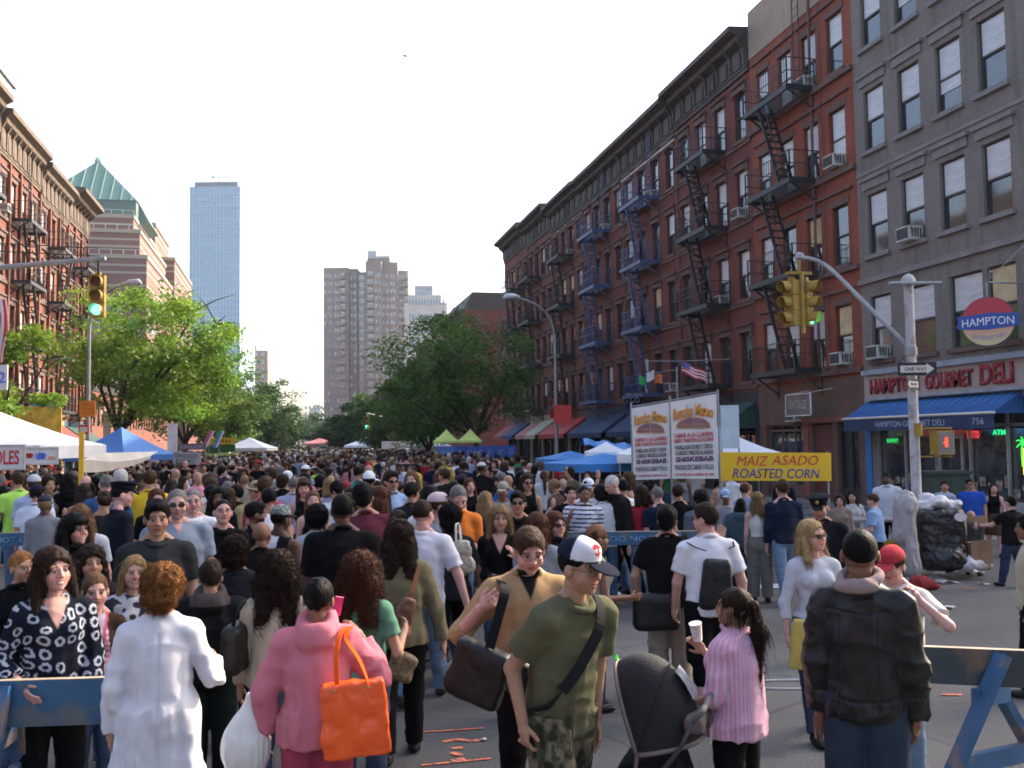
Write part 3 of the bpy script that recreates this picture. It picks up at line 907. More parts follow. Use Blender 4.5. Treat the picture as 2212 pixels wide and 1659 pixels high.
p = MB(); p.b2((0, 0, 0), (1.2, 2, 2.6)); p.b2((-.1, -.1, 2.6), (1.3, 2.1, 2.75)); o = tag(p.build('stair_house', conc, loc=(-17.0, 61, 18.6)), 'pale roof stair box behind the left ornate cornice', 'roof box')
# low far rows on the left
far_block('left hand low brick block behind the leafy trees', 'L', 90, 150, 8.5, BR_L2, X=-17.5, rows=1, name='row_block', cat='building')
far_block('low brick block far down the left side, hidden by dark trees', 'L', 168, 300, 8.0, BR_DK2, X=-17.5, rows=1, name='row_block', cat='building')

# ================= towers =================
def place_box(x0, x1, ytop, Z):
 """centre x, y, width, height of a frontal box"""
 a, b = at(x0, ytop, Z), at(x1, ytop, Z)
 return a, b, (b - a).length, max(a.z, b.z)

# pyramid-roofed terraced brick complex, left (street grid aligned)
def onY(x, y, Y):
 """world point on the plane Y = const seen at picture (x, y)"""
 d = _f + RGT * ((x - CX) / FPX) - UPV * ((y - CY) / FPX)
 return EYE + d * (Y / d.y)

TB = M('terrace_brick', (.16, .075, .058), .8, var=.12, scale=.05)
TS_ = M('terrace_stone', (.30, .25, .19), .8, var=.1, scale=.1)
COP = M('green_copper', (.085, .175, .145), .6, var=.12, scale=.08)
root = empty('pyramid_tower', (onY(150, 900, 200).x, 200, 0), 0, 'terraced brick tower with a green pyramid roof behind the left row', 'tower')
ox, oy = onY(150, 900, 200).x, 200
b = MB(); st = MB(); rl = MB(); wsb = MB(); s2 = MB(); wg = MB()
for (xr, yt, Y, L, mat_) in ((317, 551, 200, 40, 0), (302, 496, 207, 40, 0), (288, 464, 214, 34, 0), (335, 481, 246, 26, 1), (377, 556, 250, 40, 1)):
 q = onY(xr, yt, Y); x1 = q.x - ox; h1 = q.z; y0 = Y - oy
 x0 = x1 - (34 if not mat_ else 9)
 b.b2((x0, y0, 0), (x1, y0 + L, h1 - .8)); st.b2((x0 - .2, y0 - .25, h1 - .8), (x1 + .25, y0 + L, h1))
 for k in (1.9, 3.4, 6.0): st.b2((x0 - .05, y0 - .08, h1 - k - .45), (x1 + .08, y0 + L - .1, h1 - k))
 if not mat_:
  rl.b2((x0, y0 + .3, h1 + 1.0), (x1, y0 + .4, h1 + 1.1))
  for k in range(16): rl.b2((x0 + (x1 - x0) * k / 15, y0 + .3, h1), (x0 + (x1 - x0) * k / 15 + .12, y0 + .4, h1 + 1.0))
 for z in (9.5, 13.5, 17.5):
  for k in range(9):
   if not mat_: wg.b2((x0 + 1.5 + k * 3.6, y0 - .04, h1 - z - 2), (x0 + 3.9 + k * 3.6, y0 - .001, h1 - z))
  for k in range(5): wg.b2((x1 + .001, y0 + 2 + k * 5, h1 - z - 2), (x1 + .05, y0 + 5 + k * 5, h1 - z))
b.build('tower_body', TB, root); st.build('stone_bands', TS_, root); rl.build('railing', M('rail_grey', (.4, .4, .4), .5), root); wg.build('window_bays', W_GL, root)
pr_, ap = onY(295, 431, 216), onY(213, 345, 232)
hw = (pr_.x - ap.x) * 1.0; cx_ = ap.x - ox; cy_ = 16 + hw; zb = pr_.z; zt = onY(213, 347, 200 + cy_).z; cx_ = onY(213, 347, 200 + cy_).x - ox; hw = pr_.x - ox - cx_
b = MB()
b.add([(cx_ - hw, cy_ - hw, zb), (cx_ + hw, cy_ - hw, zb), (cx_ + hw, cy_ + hw, zb), (cx_ - hw, cy_ + hw, zb), (cx_, cy_, zt)], [(0, 1, 4), (1, 2, 4), (2, 3, 4), (3, 0, 4), (3, 2, 1, 0)])
ro = b.build('pyramid_roof', COP, root)
b = MB()
for k in range(-4, 5):
 t = abs(k) / 4.6
 xx = cx_ + hw * k / 4.6
 b.beam((xx, cy_ - hw - .08, zb), (xx, cy_ - hw * t - .08, zb + (zt - zb) * (1 - t)), .16, .16)
b.lathe([(.7, 0), (.9, .7), (.6, 1.4), (.1, 1.8)], 8, (cx_, cy_, zt - .9)); b.build('roof_seams', M('seam_green', (.26, .38, .33), .6), ro)
zb2 = onY(295, 454, 216).z
b = MB(); b.b2((cx_ - hw + .3, cy_ - hw + .3, zb2 - 2), (cx_ + hw - .3, cy_ + hw - .3, zb - .002))
fe_ = onY(323, 480, 222)
b.prism([(cx_ + hw - .3, zb2 - 2), (cx_ + hw - .3, zb - .05), (cx_ + hw, zb - .05), (fe_.x - ox, fe_.z)], 1, cy_ - hw + 4, cy_ + hw - .3); b.build('roof_drum', M('drum_green', (.07, .14, .12), .6), root)

# blue glass tower
Zg = 420.0
a, b_, wd, hh = place_box(410, 519, 404, Zg)
root = empty('glass_tower', (a.x, a.y, 0), -YAW * 1.0, 'tall pale blue glass skyscraper standing left of the street gap', 'skyscraper')
gm_, gnt, gbs = newmat('curtain_wall')
tcg = gnt.nodes.new('ShaderNodeTexCoord')
spg = gnt.nodes.new('ShaderNodeSeparateXYZ'); gnt.links.new(tcg.outputs['Object'], spg.inputs[0])
adg = gnt.nodes.new('ShaderNodeMath'); gnt.links.new(spg.outputs[0], adg.inputs[0]); gnt.links.new(spg.outputs[1], adg.inputs[1])
cbg = gnt.nodes.new('ShaderNodeCombineXYZ'); gnt.links.new(adg.outputs[0], cbg.inputs[0]); gnt.links.new(spg.outputs[2], cbg.inputs[1])
bkg = gnt.nodes.new('ShaderNodeTexBrick'); gnt.links.new(cbg.outputs[0], bkg.inputs['Vector']); bkg.offset = 0
bkg.inputs['Scale'].default_value = 1; bkg.inputs['Brick Width'].default_value = 1.5; bkg.inputs['Row Height'].default_value = 2.9
bkg.inputs['Mortar Size'].default_value = .28; bkg.inputs['Mortar Smooth'].default_value = .2
bkg.inputs['Color1'].default_value = (.20, .32, .42, 1); bkg.inputs['Color2'].default_value = (.24, .37, .47, 1); bkg.inputs['Mortar'].default_value = (.33, .46, .55, 1)
cg = mixc(gnt, ramp(gnt, noise(gnt, .08, 4, stretch=(1, 1, 3)), [(.6, 0.0), (.75, .5)]), bkg.outputs['Color'], (.15, .25, .36))
gnt.links.new(cg, gbs.inputs['Base Color']); gbs.inputs['Roughness'].default_value = .25
q = MB(); q.b2((0, 0, 0), (wd, wd * 1.1, hh)); q.build('facade', gm_, root)
q = MB(); q.b2((1.6, 1.6, hh), (wd - 1.6, wd, hh + 2.6)); q.build('roof_plant', M('grey_roofplant', (.16, .19, .21), .7), root)
q = MB()
for fl in range(1, int(hh / 2.9)): q.b2((-.08, -.1, fl * 2.9 - .18), (wd + .08, .0, fl * 2.9 + .05))
q.b2((-.15, -.15, hh - .6), (wd + .15, -.0, hh)); q.build('spandrels', M('spandrel_blue', (.31, .44, .53), .4), root)
q = MB(); q.beam((wd * .52, 4, hh + 2.6), (wd * .52, 4, hh + 5.2), .3, .3); q.beam((wd * .4, 4, hh + 5.4), (wd * .75, 4, hh + 5.2), .3, .3); q.b2((wd * .38, 3.8, hh + 4.8), (wd * .42, 4.2, hh + 6)); q.build('roof_crane', M('cranegrey', (.3, .3, .3), .5), root)

# brown brick apartment tower in the centre
Zt = 330.0
s = Zt / FPX
a = at(697, 900, Zt)
root = empty('apartment_tower', (a.x, a.y, 0), -YAW, 'tall brown brick apartment tower with balconies in the middle of the skyline', 'apartment tower')
TBK = M('tower_brick', (.215, .172, .155), .85, var=.15, scale=.15)
def th(y): return 2.3 + (957 - y) * s
segs = [(0, 55, 572, 2), (55, 72, 572, 4.5), (72, 96, 578, 6), (94, 128, 561, 0), (124, 162, 561, 2.5), (160, 183, 577, 5)]
wl = MB();
for x0, x1, yt, yy in segs: wl.b2((x0 * s + .01, yy, 0), (x1 * s - .01, yy + 22, th(yt)))
wl.build('tower_wall', TBK, root)
q = MB(); q.b2((92 * s, 6, th(561)), (142 * s, 18, th(547))); q.build('roof_block', TBK, root)
q = MB(); q.b2((92 * s + .1, 6.5, th(547)), (112 * s, 16, th(530))); q.b2((112 * s, 7, th(547)), (142 * s - .1, 16, th(541))); q.build('roof_plant', M('plantgrey', (.42, .43, .44), .7), root)
wm = glass('tower_glass', (.10, .12, .14), .15)
wlm = M('tower_curtain', (.42, .42, .42), .6, var=.3)
blm = M('balcony_slab', (.26, .21, .19), .8)
nfl = int(th(575) / 2.75)

def tower_col(x0, x1, y, kind, parent):
 g1 = MB(); g2 = MB(); bb = MB()
 for fl in range(1, nfl):
  z = fl * 2.75
  if kind == 'w':
   (g2 if random.random() < .22 else g1).b2((x0 * s, y - .07, z), (x1 * s, y, z + 1.35))
  elif kind == 'big':
   g1.b2((x0 * s, y - .07, z), (x1 * s, y, z + 1.7)); g2.b2((x0 * s, y - .09, z - .9), (x1 * s, y, z - .15))
  else:
   bb.b2((x0 * s, y - 1.4, z - .3), (x1 * s, y, z - .1)); bb.b2((x0 * s, y - 1.4, z - .1), (x1 * s, y - 1.3, z + .75))
   g1.b2((x0 * s + .2, y - .07, z), (x1 * s - .2, y, z + 1.9))
 o = g1.build('window_column', wm, parent)
 if g2.v: g2.build('curtains', wlm, o)
 if bb.v: bb.build('balconies', blm, o)

for (x0, x1, kind, y) in ((2, 5, 'w', 2), (9, 12, 'w', 2), (14.5, 18, 'w', 2), (24, 27.5, 'w', 2), (30, 33, 'w', 2), (36, 48, 'bal', 2), (56, 60, 'w', 4.5), (64, 68, 'w', 4.5),
                          (73, 85, 'big', 6), (87, 93, 'w', 6), (97, 112, 'bal', 0), (115, 119, 'w', 0), (122, 125, 'w', 0), (129, 133, 'w', 2.5), (137, 141, 'w', 2.5), (146, 150, 'w', 2.5),
                          (152, 156, 'w', 2.5), (163, 167, 'w', 5), (170, 173, 'w', 5), (175, 184.5, 'bal', 5)):
 tower_col(x0, x1, y, kind, root)

# pale office tower behind
a = at(882, 900, 300.0); s3 = 300 / FPX
root = empty('office_tower', (a.x, a.y, 0), -YAW, 'pale grey office tower with dark window bands right of the brown tower', 'office tower')
PL = M('pale_concrete', (.55, .50, .44), .8, var=.12, scale=.3)
def ph(y): return 2.3 + (955 - y) * s3
q = MB(); q.b2((-1, 0, 0), (86 * s3, 20, ph(652))); q.b2((0, 1, ph(652)), (73 * s3, 20, ph(634))); q.b2((14 * s3, 3, ph(634)), (54 * s3, 14, ph(611))); q.build('tower_wall', PL, root)
q = MB()
for y in (655, 686, 717, 748, 779):
 for k in range(12): q.b2((3 * s3 + k * 6.6 * s3, -.06, ph(y) - .3), (7.6 * s3 + k * 6.6 * s3, 0, ph(y) + 1.7 - .3))
for y in (617, 627): q.b2((14 * s3, 2.94, ph(y) - .9), (54 * s3, 3, ph(y) + .3))
q.build('window_bands', wm, root)

for (x0, x1, yt, Y, cc, lab) in ((505, 578, 757, 520, (.24, .15, .12), 'brown brick office block rising beyond the left trees'), (560, 597, 846, 700, (.27, .25, .25), 'grey stepped block right of the brown office block'),
                                 (585, 612, 880, 900, (.30, .28, .28), 'farthest grey block on the left of the street gap')):
 p0, p1 = onY(x0, yt, Y), onY(x1, yt, Y); wd_, hh_ = p1.x - p0.x, p1.z
 o = empty('office_block', (p0.x, Y, 0), 0, lab, 'office building')
 q = MB(); q.b2((0, 0, 0), (wd_, 60, hh_)); q.b2((2, 3, hh_), (wd_ - 6, 20, hh_ + 3)); q.build('wall', M('offblock%d' % Y, cc, .85, var=.15, scale=.1), o)
 q = MB()
 for j in range(int(hh_ / 4)):
  for k in range(int(wd_ / 3.2)): q.b2((1 + 3.2 * k, -.1, hh_ - 3 - 4 * j), (2.8 + 3.2 * k, -.01, hh_ - 1 - 4 * j))
  for k in range(8): q.b2((wd_ + .01, 3 + 5 * k, hh_ - 3 - 4 * j), (wd_ + .1, 6 + 5 * k, hh_ - 1 - 4 * j))
 q.build('windows', wm, o)

# far end: overpass and tiny buildings
q = MB(); q.b2((-24, 395, 8.2), (26, 401, 11.2)); q.b2((-24, 394.6, 11.2), (26, 395, 12.1))
for x in (-20, -8, 6, 20): q.b2((x - .8, 396, 0), (x + .8, 399, 8.2))
tag(q.build('overpass', conc), 'grey road bridge crossing the avenue at its far end', 'overpass')
for i, (x0, x1, yt, lab) in enumerate(((655, 700, 905, 'pale far building just left of the brown tower foot'), (668, 690, 884, 'small grey far block peeping over the street end'))):
 a = at(x0, yt, 500 + 30 * i); b2_ = at(x1, yt, 500 + 30 * i)
 q = MB(); q.b2((0, 0, 0), ((b2_ - a).length, 20, a.z)); q.b2((2, 2, a.z), (6, 8, a.z + 2.5))
 o = empty('far_building', (a.x, a.y, 0), -YAW, lab, 'building')
 q.build('wall', M('far_pale', (.36, .34, .33), .8), o)
 q = MB()
 for k in range(5):
  for j in range(7): q.b2((.8 + k * 2.1, -.05, 2 + j * 3.1), (2 + k * 2.1, 0, 3.6 + j * 3.1))
 q.build('windows', wm, o)
# buildings along the side streets and behind the camera, out of the photograph, that shade and reflect
for (x0, y0, x1, y1, h, lab) in ((XR, -30, 40, -6, 17, 'brick corner block across the side street behind the photographer'), (-40, -30, XL, -6, 17, 'brick block on the left corner behind the photographer'),
                                 (-34, 18.8, XL, 38.0, 19.5, 'brick corner block left of the picture edge')):
 q = MB(); q.b2((0, 0, 0), (x1 - x0, y1 - y0, h)); o = empty('corner_block', (x0, y0, 0), 0, lab, 'building'); q.build('wall', BR_L, o)
 q = MB()
 for j in range(5):
  for k in range(int((y1 - y0) / 2)):
   for xx in (-.03, x1 - x0 - .03): q.b2((xx, .6 + 2 * k, 1 + 3.2 * j), (xx + .06, 1.5 + 2 * k, 2.9 + 3.2 * j))
 q.build('windows', W_GL, o)
# ================================================================== PEOPLE ENGINE
class Noise3:
 def __init__(s, seed=1):
  s.t = np.random.default_rng(seed).random((32, 32, 32)).astype(np.float32) * 2 - 1

 def __call__(s, p):
  i = np.floor(p).astype(np.int32); f = (p - i).astype(np.float32); f = f * f * (3 - 2 * f)
  i0 = i & 31; i1 = (i + 1) & 31
  T = s.t
  x0, y0, z0 = i0[:, 0], i0[:, 1], i0[:, 2]; x1, y1, z1 = i1[:, 0], i1[:, 1], i1[:, 2]
  fx, fy, fz = f[:, 0], f[:, 1], f[:, 2]
  a = T[x0, y0, z0] * (1 - fx) + T[x1, y0, z0] * fx; b = T[x0, y1, z0] * (1 - fx) + T[x1, y1, z0] * fx
  c = T[x0, y0, z1] * (1 - fx) + T[x1, y0, z1] * fx; d = T[x0, y1, z1] * (1 - fx) + T[x1, y1, z1] * fx
  return (a * (1 - fy) + b * fy) * (1 - fz) + (c * (1 - fy) + d * fy) * fz

NZ = Noise3(3)

def v3(*a): return np.array(a, dtype=np.float64)

def rotm(rx=0, ry=0, rz=0):
 return np.array(Matrix.Rotation(rz, 3, 'Z') @ Matrix.Rotation(ry, 3, 'Y') @ Matrix.Rotation(rx, 3, 'X'))

class Xf:
 """affine transform used to pose primitives"""
 def __init__(s, A=None, t=None):
  s.A = np.eye(3) if A is None else A; s.t = np.zeros(3) if t is None else t

 def __call__(s, p): return s.A @ np.asarray(p, float) + s.t

 def about(s, p, A):
  """compose: rotate by A about local point p, then self"""
  p = np.asarray(p, float)
  return Xf(s.A @ A, s.A @ (p - A @ p) + s.t)

def cap(a, b, r1, r2, k=.02, op='+', cut=None):
 return dict(t='c', a=np.asarray(a, float), b=np.asarray(b, float), r1=r1, r2=r2, k=k, op=op, cut=cut)

def ell(c, r, A=None, k=.03, op='+', cut=None):
 if A is not None:
  sc = abs(np.linalg.det(A)) ** (1 / 3)
  if abs(sc - 1) > 1e-4: A = A / sc; r = np.asarray(r, float) * sc
 return dict(t='e', c=np.asarray(c, float), r=np.asarray(r, float), A=np.eye(3) if A is None else A, k=k, op=op, cut=cut)

def bx(c, r, A=None, k=.01, op='+', rd=.01):
 return dict(t='b', c=np.asarray(c, float), r=np.asarray(r, float), A=np.eye(3) if A is None else A, k=k, op=op, cut=None, rd=rd)

def torus(c, R_, r, A=None, k=.01, sy=1.0, op='+'):
 return dict(t='o', c=np.asarray(c, float), R=R_, r1=r, A=np.eye(3) if A is None else A, k=k, op=op, cut=None, sy=sy)

def bounds(p):
 if p['t'] == 'c':
  r = max(p['r1'], p['r2']); return np.minimum(p['a'], p['b']) - r, np.maximum(p['a'], p['b']) + r
 if p['t'] == 'o':
  r = p['R'] * max(1, p['sy']) + p['r1']; return p['c'] - r, p['c'] + r
 e = np.abs(p['A']) @ p['r']
 return p['c'] - e, p['c'] + e

def ev(p, X, Y, Z):
 if p['t'] == 'c':
  a, b = p['a'], p['b']; d = b - a; L = max(float(d @ d), 1e-9)
  t = np.clip(((X - a[0]) * d[0] + (Y - a[1]) * d[1] + (Z - a[2]) * d[2]) / L, 0, 1)
  q = np.sqrt((X - a[0] - t * d[0]) ** 2 + (Y - a[1] - t * d[1]) ** 2 + (Z - a[2] - t * d[2]) ** 2)
  r = q - (p['r1'] + (p['r2'] - p['r1']) * t)
 else:
  c = p['c']; A = p['A']
  x, y, z = X - c[0], Y - c[1], Z - c[2]
  u = A[0, 0] * x + A[1, 0] * y + A[2, 0] * z
  v = A[0, 1] * x + A[1, 1] * y + A[2, 1] * z
  w_ = A[0, 2] * x + A[1, 2] * y + A[2, 2] * z
  if p['t'] == 'e':
   rr = p['r']
   k0 = np.sqrt((u / rr[0]) ** 2 + (v / rr[1]) ** 2 + (w_ / rr[2]) ** 2) + 1e-9
   k1 = np.sqrt((u / rr[0] ** 2) ** 2 + (v / rr[1] ** 2) ** 2 + (w_ / rr[2] ** 2) ** 2) + 1e-9
   r = k0 * (k0 - 1) / k1
  elif p['t'] == 'b':
   rd = p['rd']; rr = p['r'] - rd
   qx, qy, qz = np.abs(u) - rr[0], np.abs(v) - rr[1], np.abs(w_) - rr[2]
   r = np.sqrt(np.maximum(qx, 0) ** 2 + np.maximum(qy, 0) ** 2 + np.maximum(qz, 0) ** 2) + np.minimum(np.maximum(qx, np.maximum(qy, qz)), 0) - rd
  else:
   q = np.sqrt(u * u + (v / p['sy']) ** 2) - p['R']
   r = np.sqrt(q * q + w_ * w_) - p['r1']
 if p['cut'] is not None:
  o, n = p['cut']
  r = np.maximum(r, (X - o[0]) * n[0] + (Y - o[1]) * n[1] + (Z - o[2]) * n[2])
 return r

def sdf_mesh(prims, vox, cuts=()):
 lo = np.min([bounds(p)[0] for p in prims if p['op'] == '+'], axis=0) - 3 * vox
 hi = np.max([bounds(p)[1] for p in prims if p['op'] == '+'], axis=0) + 3 * vox
 n = np.ceil((hi - lo) / vox).astype(int) + 1
 ax = [(lo[i] + vox * np.arange(n[i])).astype(np.float32) for i in range(3)]
 F = np.full(n, .5, np.float32)
 for p in prims:
  b0, b1 = bounds(p); mg = p['k'] + 2.5 * vox
  i0 = np.clip(np.floor((b0 - mg - lo) / vox).astype(int), 0, n - 1); i1 = np.clip(np.ceil((b1 + mg - lo) / vox).astype(int) + 1, 1, n)
  if np.any(i1 <= i0): continue
  sl = tuple(slice(i0[i], i1[i]) for i in range(3))
  X = ax[0][sl[0]][:, None, None]; Y = ax[1][sl[1]][None, :, None]; Z = ax[2][sl[2]][None, None, :]
  d = ev(p, X, Y, Z); f = F[sl]; k = p['k']
  if p['op'] == '+':
   h = np.maximum(k - np.abs(f - d), 0) / k
   F[sl] = np.minimum(f, d) - h * h * k * .25
  else:
   h = np.maximum(k - np.abs(f + d), 0) / k
   F[sl] = np.maximum(f, -d) + h * h * k * .25
 for (o, nn) in cuts:
  F = np.maximum(F, (ax[0][:, None, None] - o[0]) * nn[0] + (ax[1][None, :, None] - o[1]) * nn[1] + (ax[2][None, None, :] - o[2]) * nn[2])
 F = F.astype(np.float32)
 F[0] = F[-1] = .5; F[:, 0] = F[:, -1] = .5; F[:, :, 0] = F[:, :, -1] = .5
 S = F < 0
 nx, ny, nz = (n - 1)
 cnt = np.zeros((nx, ny, nz), np.int8)
 for a in (0, 1):
  for b in (0, 1):
   for c in (0, 1): cnt += S[a:a + nx, b:b + ny, c:c + nz]
 act = (cnt > 0) & (cnt < 8)
 I = np.argwhere(act)
 if len(I) == 0: return np.zeros((0, 3)), np.zeros((0, 4), int)
 idx = np.full((nx, ny, nz), -1, np.int32); idx[act] = np.arange(len(I))
 acc = np.zeros((len(I), 3)); wt = np.zeros(len(I))
 for a in range(3):
  o1, o2 = [x for x in range(3) if x != a]
  for p_ in (0, 1):
   for q_ in (0, 1):
    s = I.copy(); s[:, o1] += p_; s[:, o2] += q_
    e = s.copy(); e[:, a] += 1
    f0 = F[s[:, 0], s[:, 1], s[:, 2]]; f1 = F[e[:, 0], e[:, 1], e[:, 2]]
    mk = (f0 < 0) != (f1 < 0)
    t = f0[mk] / (f0[mk] - f1[mk])
    pt = s[mk].astype(float); pt[:, a] += t
    acc[mk] += pt; wt[mk] += 1
 V = acc / wt[:, None] * vox + lo
 Q = []
 for a in range(3):
  o1, o2 = (a + 1) % 3, (a + 2) % 3
  sA = [slice(None)] * 3; sB = [slice(None)] * 3
  sA[a] = slice(0, n[a] - 1); sB[a] = slice(1, n[a])
  ch = S[tuple(sA)] != S[tuple(sB)]
  E = np.argwhere(ch)
  E = E[(E[:, o1] > 0) & (E[:, o2] > 0)]
  E = E[(E[:, o1] < n[o1] - 1) & (E[:, o2] < n[o2] - 1)]
  c0 = E.copy(); c1 = E.copy(); c1[:, o1] -= 1; c2 = c1.copy(); c2[:, o2] -= 1; c3 = E.copy(); c3[:, o2] -= 1
  q = np.stack([idx[c[:, 0], c[:, 1], c[:, 2]] for c in (c0, c1, c2, c3)], 1)
  ins = S[E[:, 0], E[:, 1], E[:, 2]]
  q[~ins] = q[~ins][:, ::-1]
  Q.append(q)
 return V, np.concatenate(Q)

def vnormals(V, Q):
 a = V[Q[:, 2]] - V[Q[:, 0]]; b = V[Q[:, 3]] - V[Q[:, 1]]
 fn = np.cross(a, b)
 N = np.zeros_like(V)
 for k in range(4): np.add.at(N, Q[:, k], fn)
 return N / (np.linalg.norm(N, axis=1)[:, None] + 1e-12)

def smooth(V, Q, it=1, lam=.5):
 for _ in range(it):
  S = np.zeros_like(V); c = np.zeros(len(V))
  for k in range(4):
   for j in (1, 3):
    np.add.at(S, Q[:, k], V[Q[:, (k + j) % 4]]); np.add.at(c, Q[:, k], 1)
  V = V + lam * (S / np.maximum(c, 1)[:, None] - V)
 return V

def to_mesh(name, parts, mats):
 """parts: list of (V, Q, colour array or None)"""
 off = 0; vs = []; qs = []; cs = []
 for V, Q, C in parts:
  vs.append(V); qs.append(Q + off); off += len(V)
  cs.append(C if C is not None else np.ones((len(V), 3)))
 V = np.concatenate(vs); Q = np.concatenate(qs); C = np.concatenate(cs)
 me = bpy.data.meshes.new(name)
 me.vertices.add(len(V)); me.vertices.foreach_set('co', V.astype(np.float32).ravel())
 me.loops.add(len(Q) * 4); me.loops.foreach_set('vertex_index', Q.astype(np.int32).ravel())
 me.polygons.add(len(Q)); me.polygons.foreach_set('loop_start', np.arange(0, len(Q) * 4, 4, dtype=np.int32))
 me.update(calc_edges=True)
 me.polygons.foreach_set('use_smooth', np.ones(len(Q), bool))
 a = me.color_attributes.new('Col', 'FLOAT_COLOR', 'POINT')
 a.data.foreach_set('color', np.concatenate([C, np.ones((len(C), 1))], 1).astype(np.float32).ravel())
 for m in (mats if isinstance(mats, (list, tuple)) else [mats]): me.materials.append(m)
 me.validate()
 return me

SKINM = attrmat('skin', .55, .1, 90, spec=.3, var=.14, fine=(55, .1))
CLOTH = attrmat('cloth', .9, .25, 200, spec=.1, var=.15, fine=(240, .12))
LEATH = attrmat('leather', .45, .25, 60, spec=.35, var=.1)
HAIRM = attrmat('hair', .6, .7, 80, spec=.1, var=.35, stretch=(1, 1, .12), fine=(120, .5))
CURLM = attrmat('curly_hair', .6, .8, 120, spec=.12, var=.3, fine=(90, .5))
DENIM = attrmat('denim', .9, .4, 220, spec=.1, var=.3, fine=(160, .25))
PLASTM = attrmat('soft_plastic', .35, .15, 30, spec=.5, var=.05)
SKINO = attrmat('skin_far', .55, 0, src='obj', var=.1)
CLOTHO = attrmat('cloth_far', .9, .2, 80, src='obj', spec=.1, var=.25)
HAIRO = attrmat('hair_far', .6, .5, 70, spec=.12, src='obj', var=.4, fine=(60, .5))

SKIN = dict(pale=(.56, .34, .26), tan=(.44, .24, .16), olive=(.40, .22, .14), brown=(.22, .105, .062), dark=(.105, .05, .032), pink=(.60, .33, .27))
HC = dict(black=(.005, .0045, .0045), dkbrown=(.032, .016, .010), brown=(.075, .038, .020), ltbrown=(.17, .09, .045), blonde=(.50, .34, .15), dblonde=(.30, .19, .085), grey=(.22, .20, .19), white=(.70, .68, .64),
          red=(.17, .055, .025), auburn=(.10, .035, .018), ginger=(.36, .15, .045))
CC = dict(black=(.005, .005, .006), charcoal=(.018, .018, .021), navy=(.009, .013, .032), white=(.78, .78, .80), cream=(.60, .54, .44), grey=(.28, .29, .31), ltgrey=(.45, .47, .52), pink=(.68, .20, .24),
          rose=(.42, .06, .11), olive=(.115, .115, .062), khaki=(.30, .25, .15), tan=(.42, .27, .135), red=(.42, .02, .025), maroon=(.11, .022, .038), orange=(.72, .20, .035), yellow=(.80, .50, .03), lime=(.36, .62, .05),
          green=(.10, .25, .165), teal=(.03, .25, .27), blue=(.03, .11, .42), ltblue=(.34, .46, .68), jeans=(.10, .16, .27), ltjeans=(.20, .30, .43), dkjeans=(.035, .055, .105), brown=(.09, .05, .03), stone=(.36, .32, .27), lav=(.42, .38, .50), dkolive=(.07, .068, .045), bluegrey=(.25, .30, .42))

def pose(P):
 """joint positions and transforms in metres, local frame: facing +y, right hand +x"""
 P.setdefault('w', 1.0)
 if not P.get('_wn'): P['w'] = 1 + (P['w'] - 1) * .75 - .02; P['_wn'] = 1
 h = P['h']; w_ = P['w']; fem = P.get('fem', False)
 J = {}
 lean = P.get('lean', 0); side = P.get('side', 0)
 T = Xf()
 hip = v3(0, 0, .53) * h
 B = T.about(hip, rotm(-R(lean), R(side), R(P.get('twist', 0))))
 J['B'] = B
 sw = (.098 if fem else .112) * (1 + (w_ - 1) * .5)
 hunch = P.get('hunch', 0)
 for s, n in ((-1, 'L'), (1, 'R')):
  sh = v3(s * sw * .98, -.004 + hunch, .791) * h
  u, f, hd = (tuple(P.get('arm' + n, ((.12, .0, -1), (.05, .25, -1)))) + (None,))[:3]
  u = v3(*u); u /= np.linalg.norm(u); f = v3(*f); f /= np.linalg.norm(f)
  u = v3(u[0] * s, u[1], u[2]); f = v3(f[0] * s, f[1], f[2])
  S = B(sh); E = S + B.A @ u * .172 * h; W = E + B.A @ f * .148 * h
  J['S' + n], J['E' + n], J['W' + n] = S, E, W
  J['F' + n] = B.A @ f
  if hd is None: hd = (f[0] * s * .6, f[1] * .8, f[2])
  hd = v3(hd[0] * s, hd[1], hd[2]); hd /= np.linalg.norm(hd); J['H' + n] = B.A @ hd
 st = P.get('stance', 0.0); zs = []
 for s, n in ((-1, 'L'), (1, 'R')):
  if 'leg' + n in P: a, b = P['leg' + n]
  else: a, b = (s * st, 8 if s * st < 0 else 2)
  hp = v3(s * .052 * (1 + (w_ - 1) * .4), 0, .52) * h
  sp = P.get('spread', .03)
  a, b = R(a), R(b)
  kn = hp + v3(s * sp, math.sin(a), -math.cos(a)) * .243 * h
  an = kn + v3(s * sp * .3, math.sin(a - b), -math.cos(a - b)) * .237 * h
  J['h' + n], J['k' + n], J['a' + n] = hp, kn, an; zs.append(an[2])
 J['dz'] = .040 * h - min(zs)
 ny, np_, nr = [R(v) for v in P.get('head', (0, 0, 0))]
 hb = v3(0, -.004 + hunch * .9, .868) * h
 Hd = B.about(hb, rotm(-np_, nr, -ny) * 1.06)
 if hunch: Hd = Xf(Hd.A, Hd.t + B.A @ v3(0, hunch, 0) * h)
 J['Hd'] = Hd
 return J

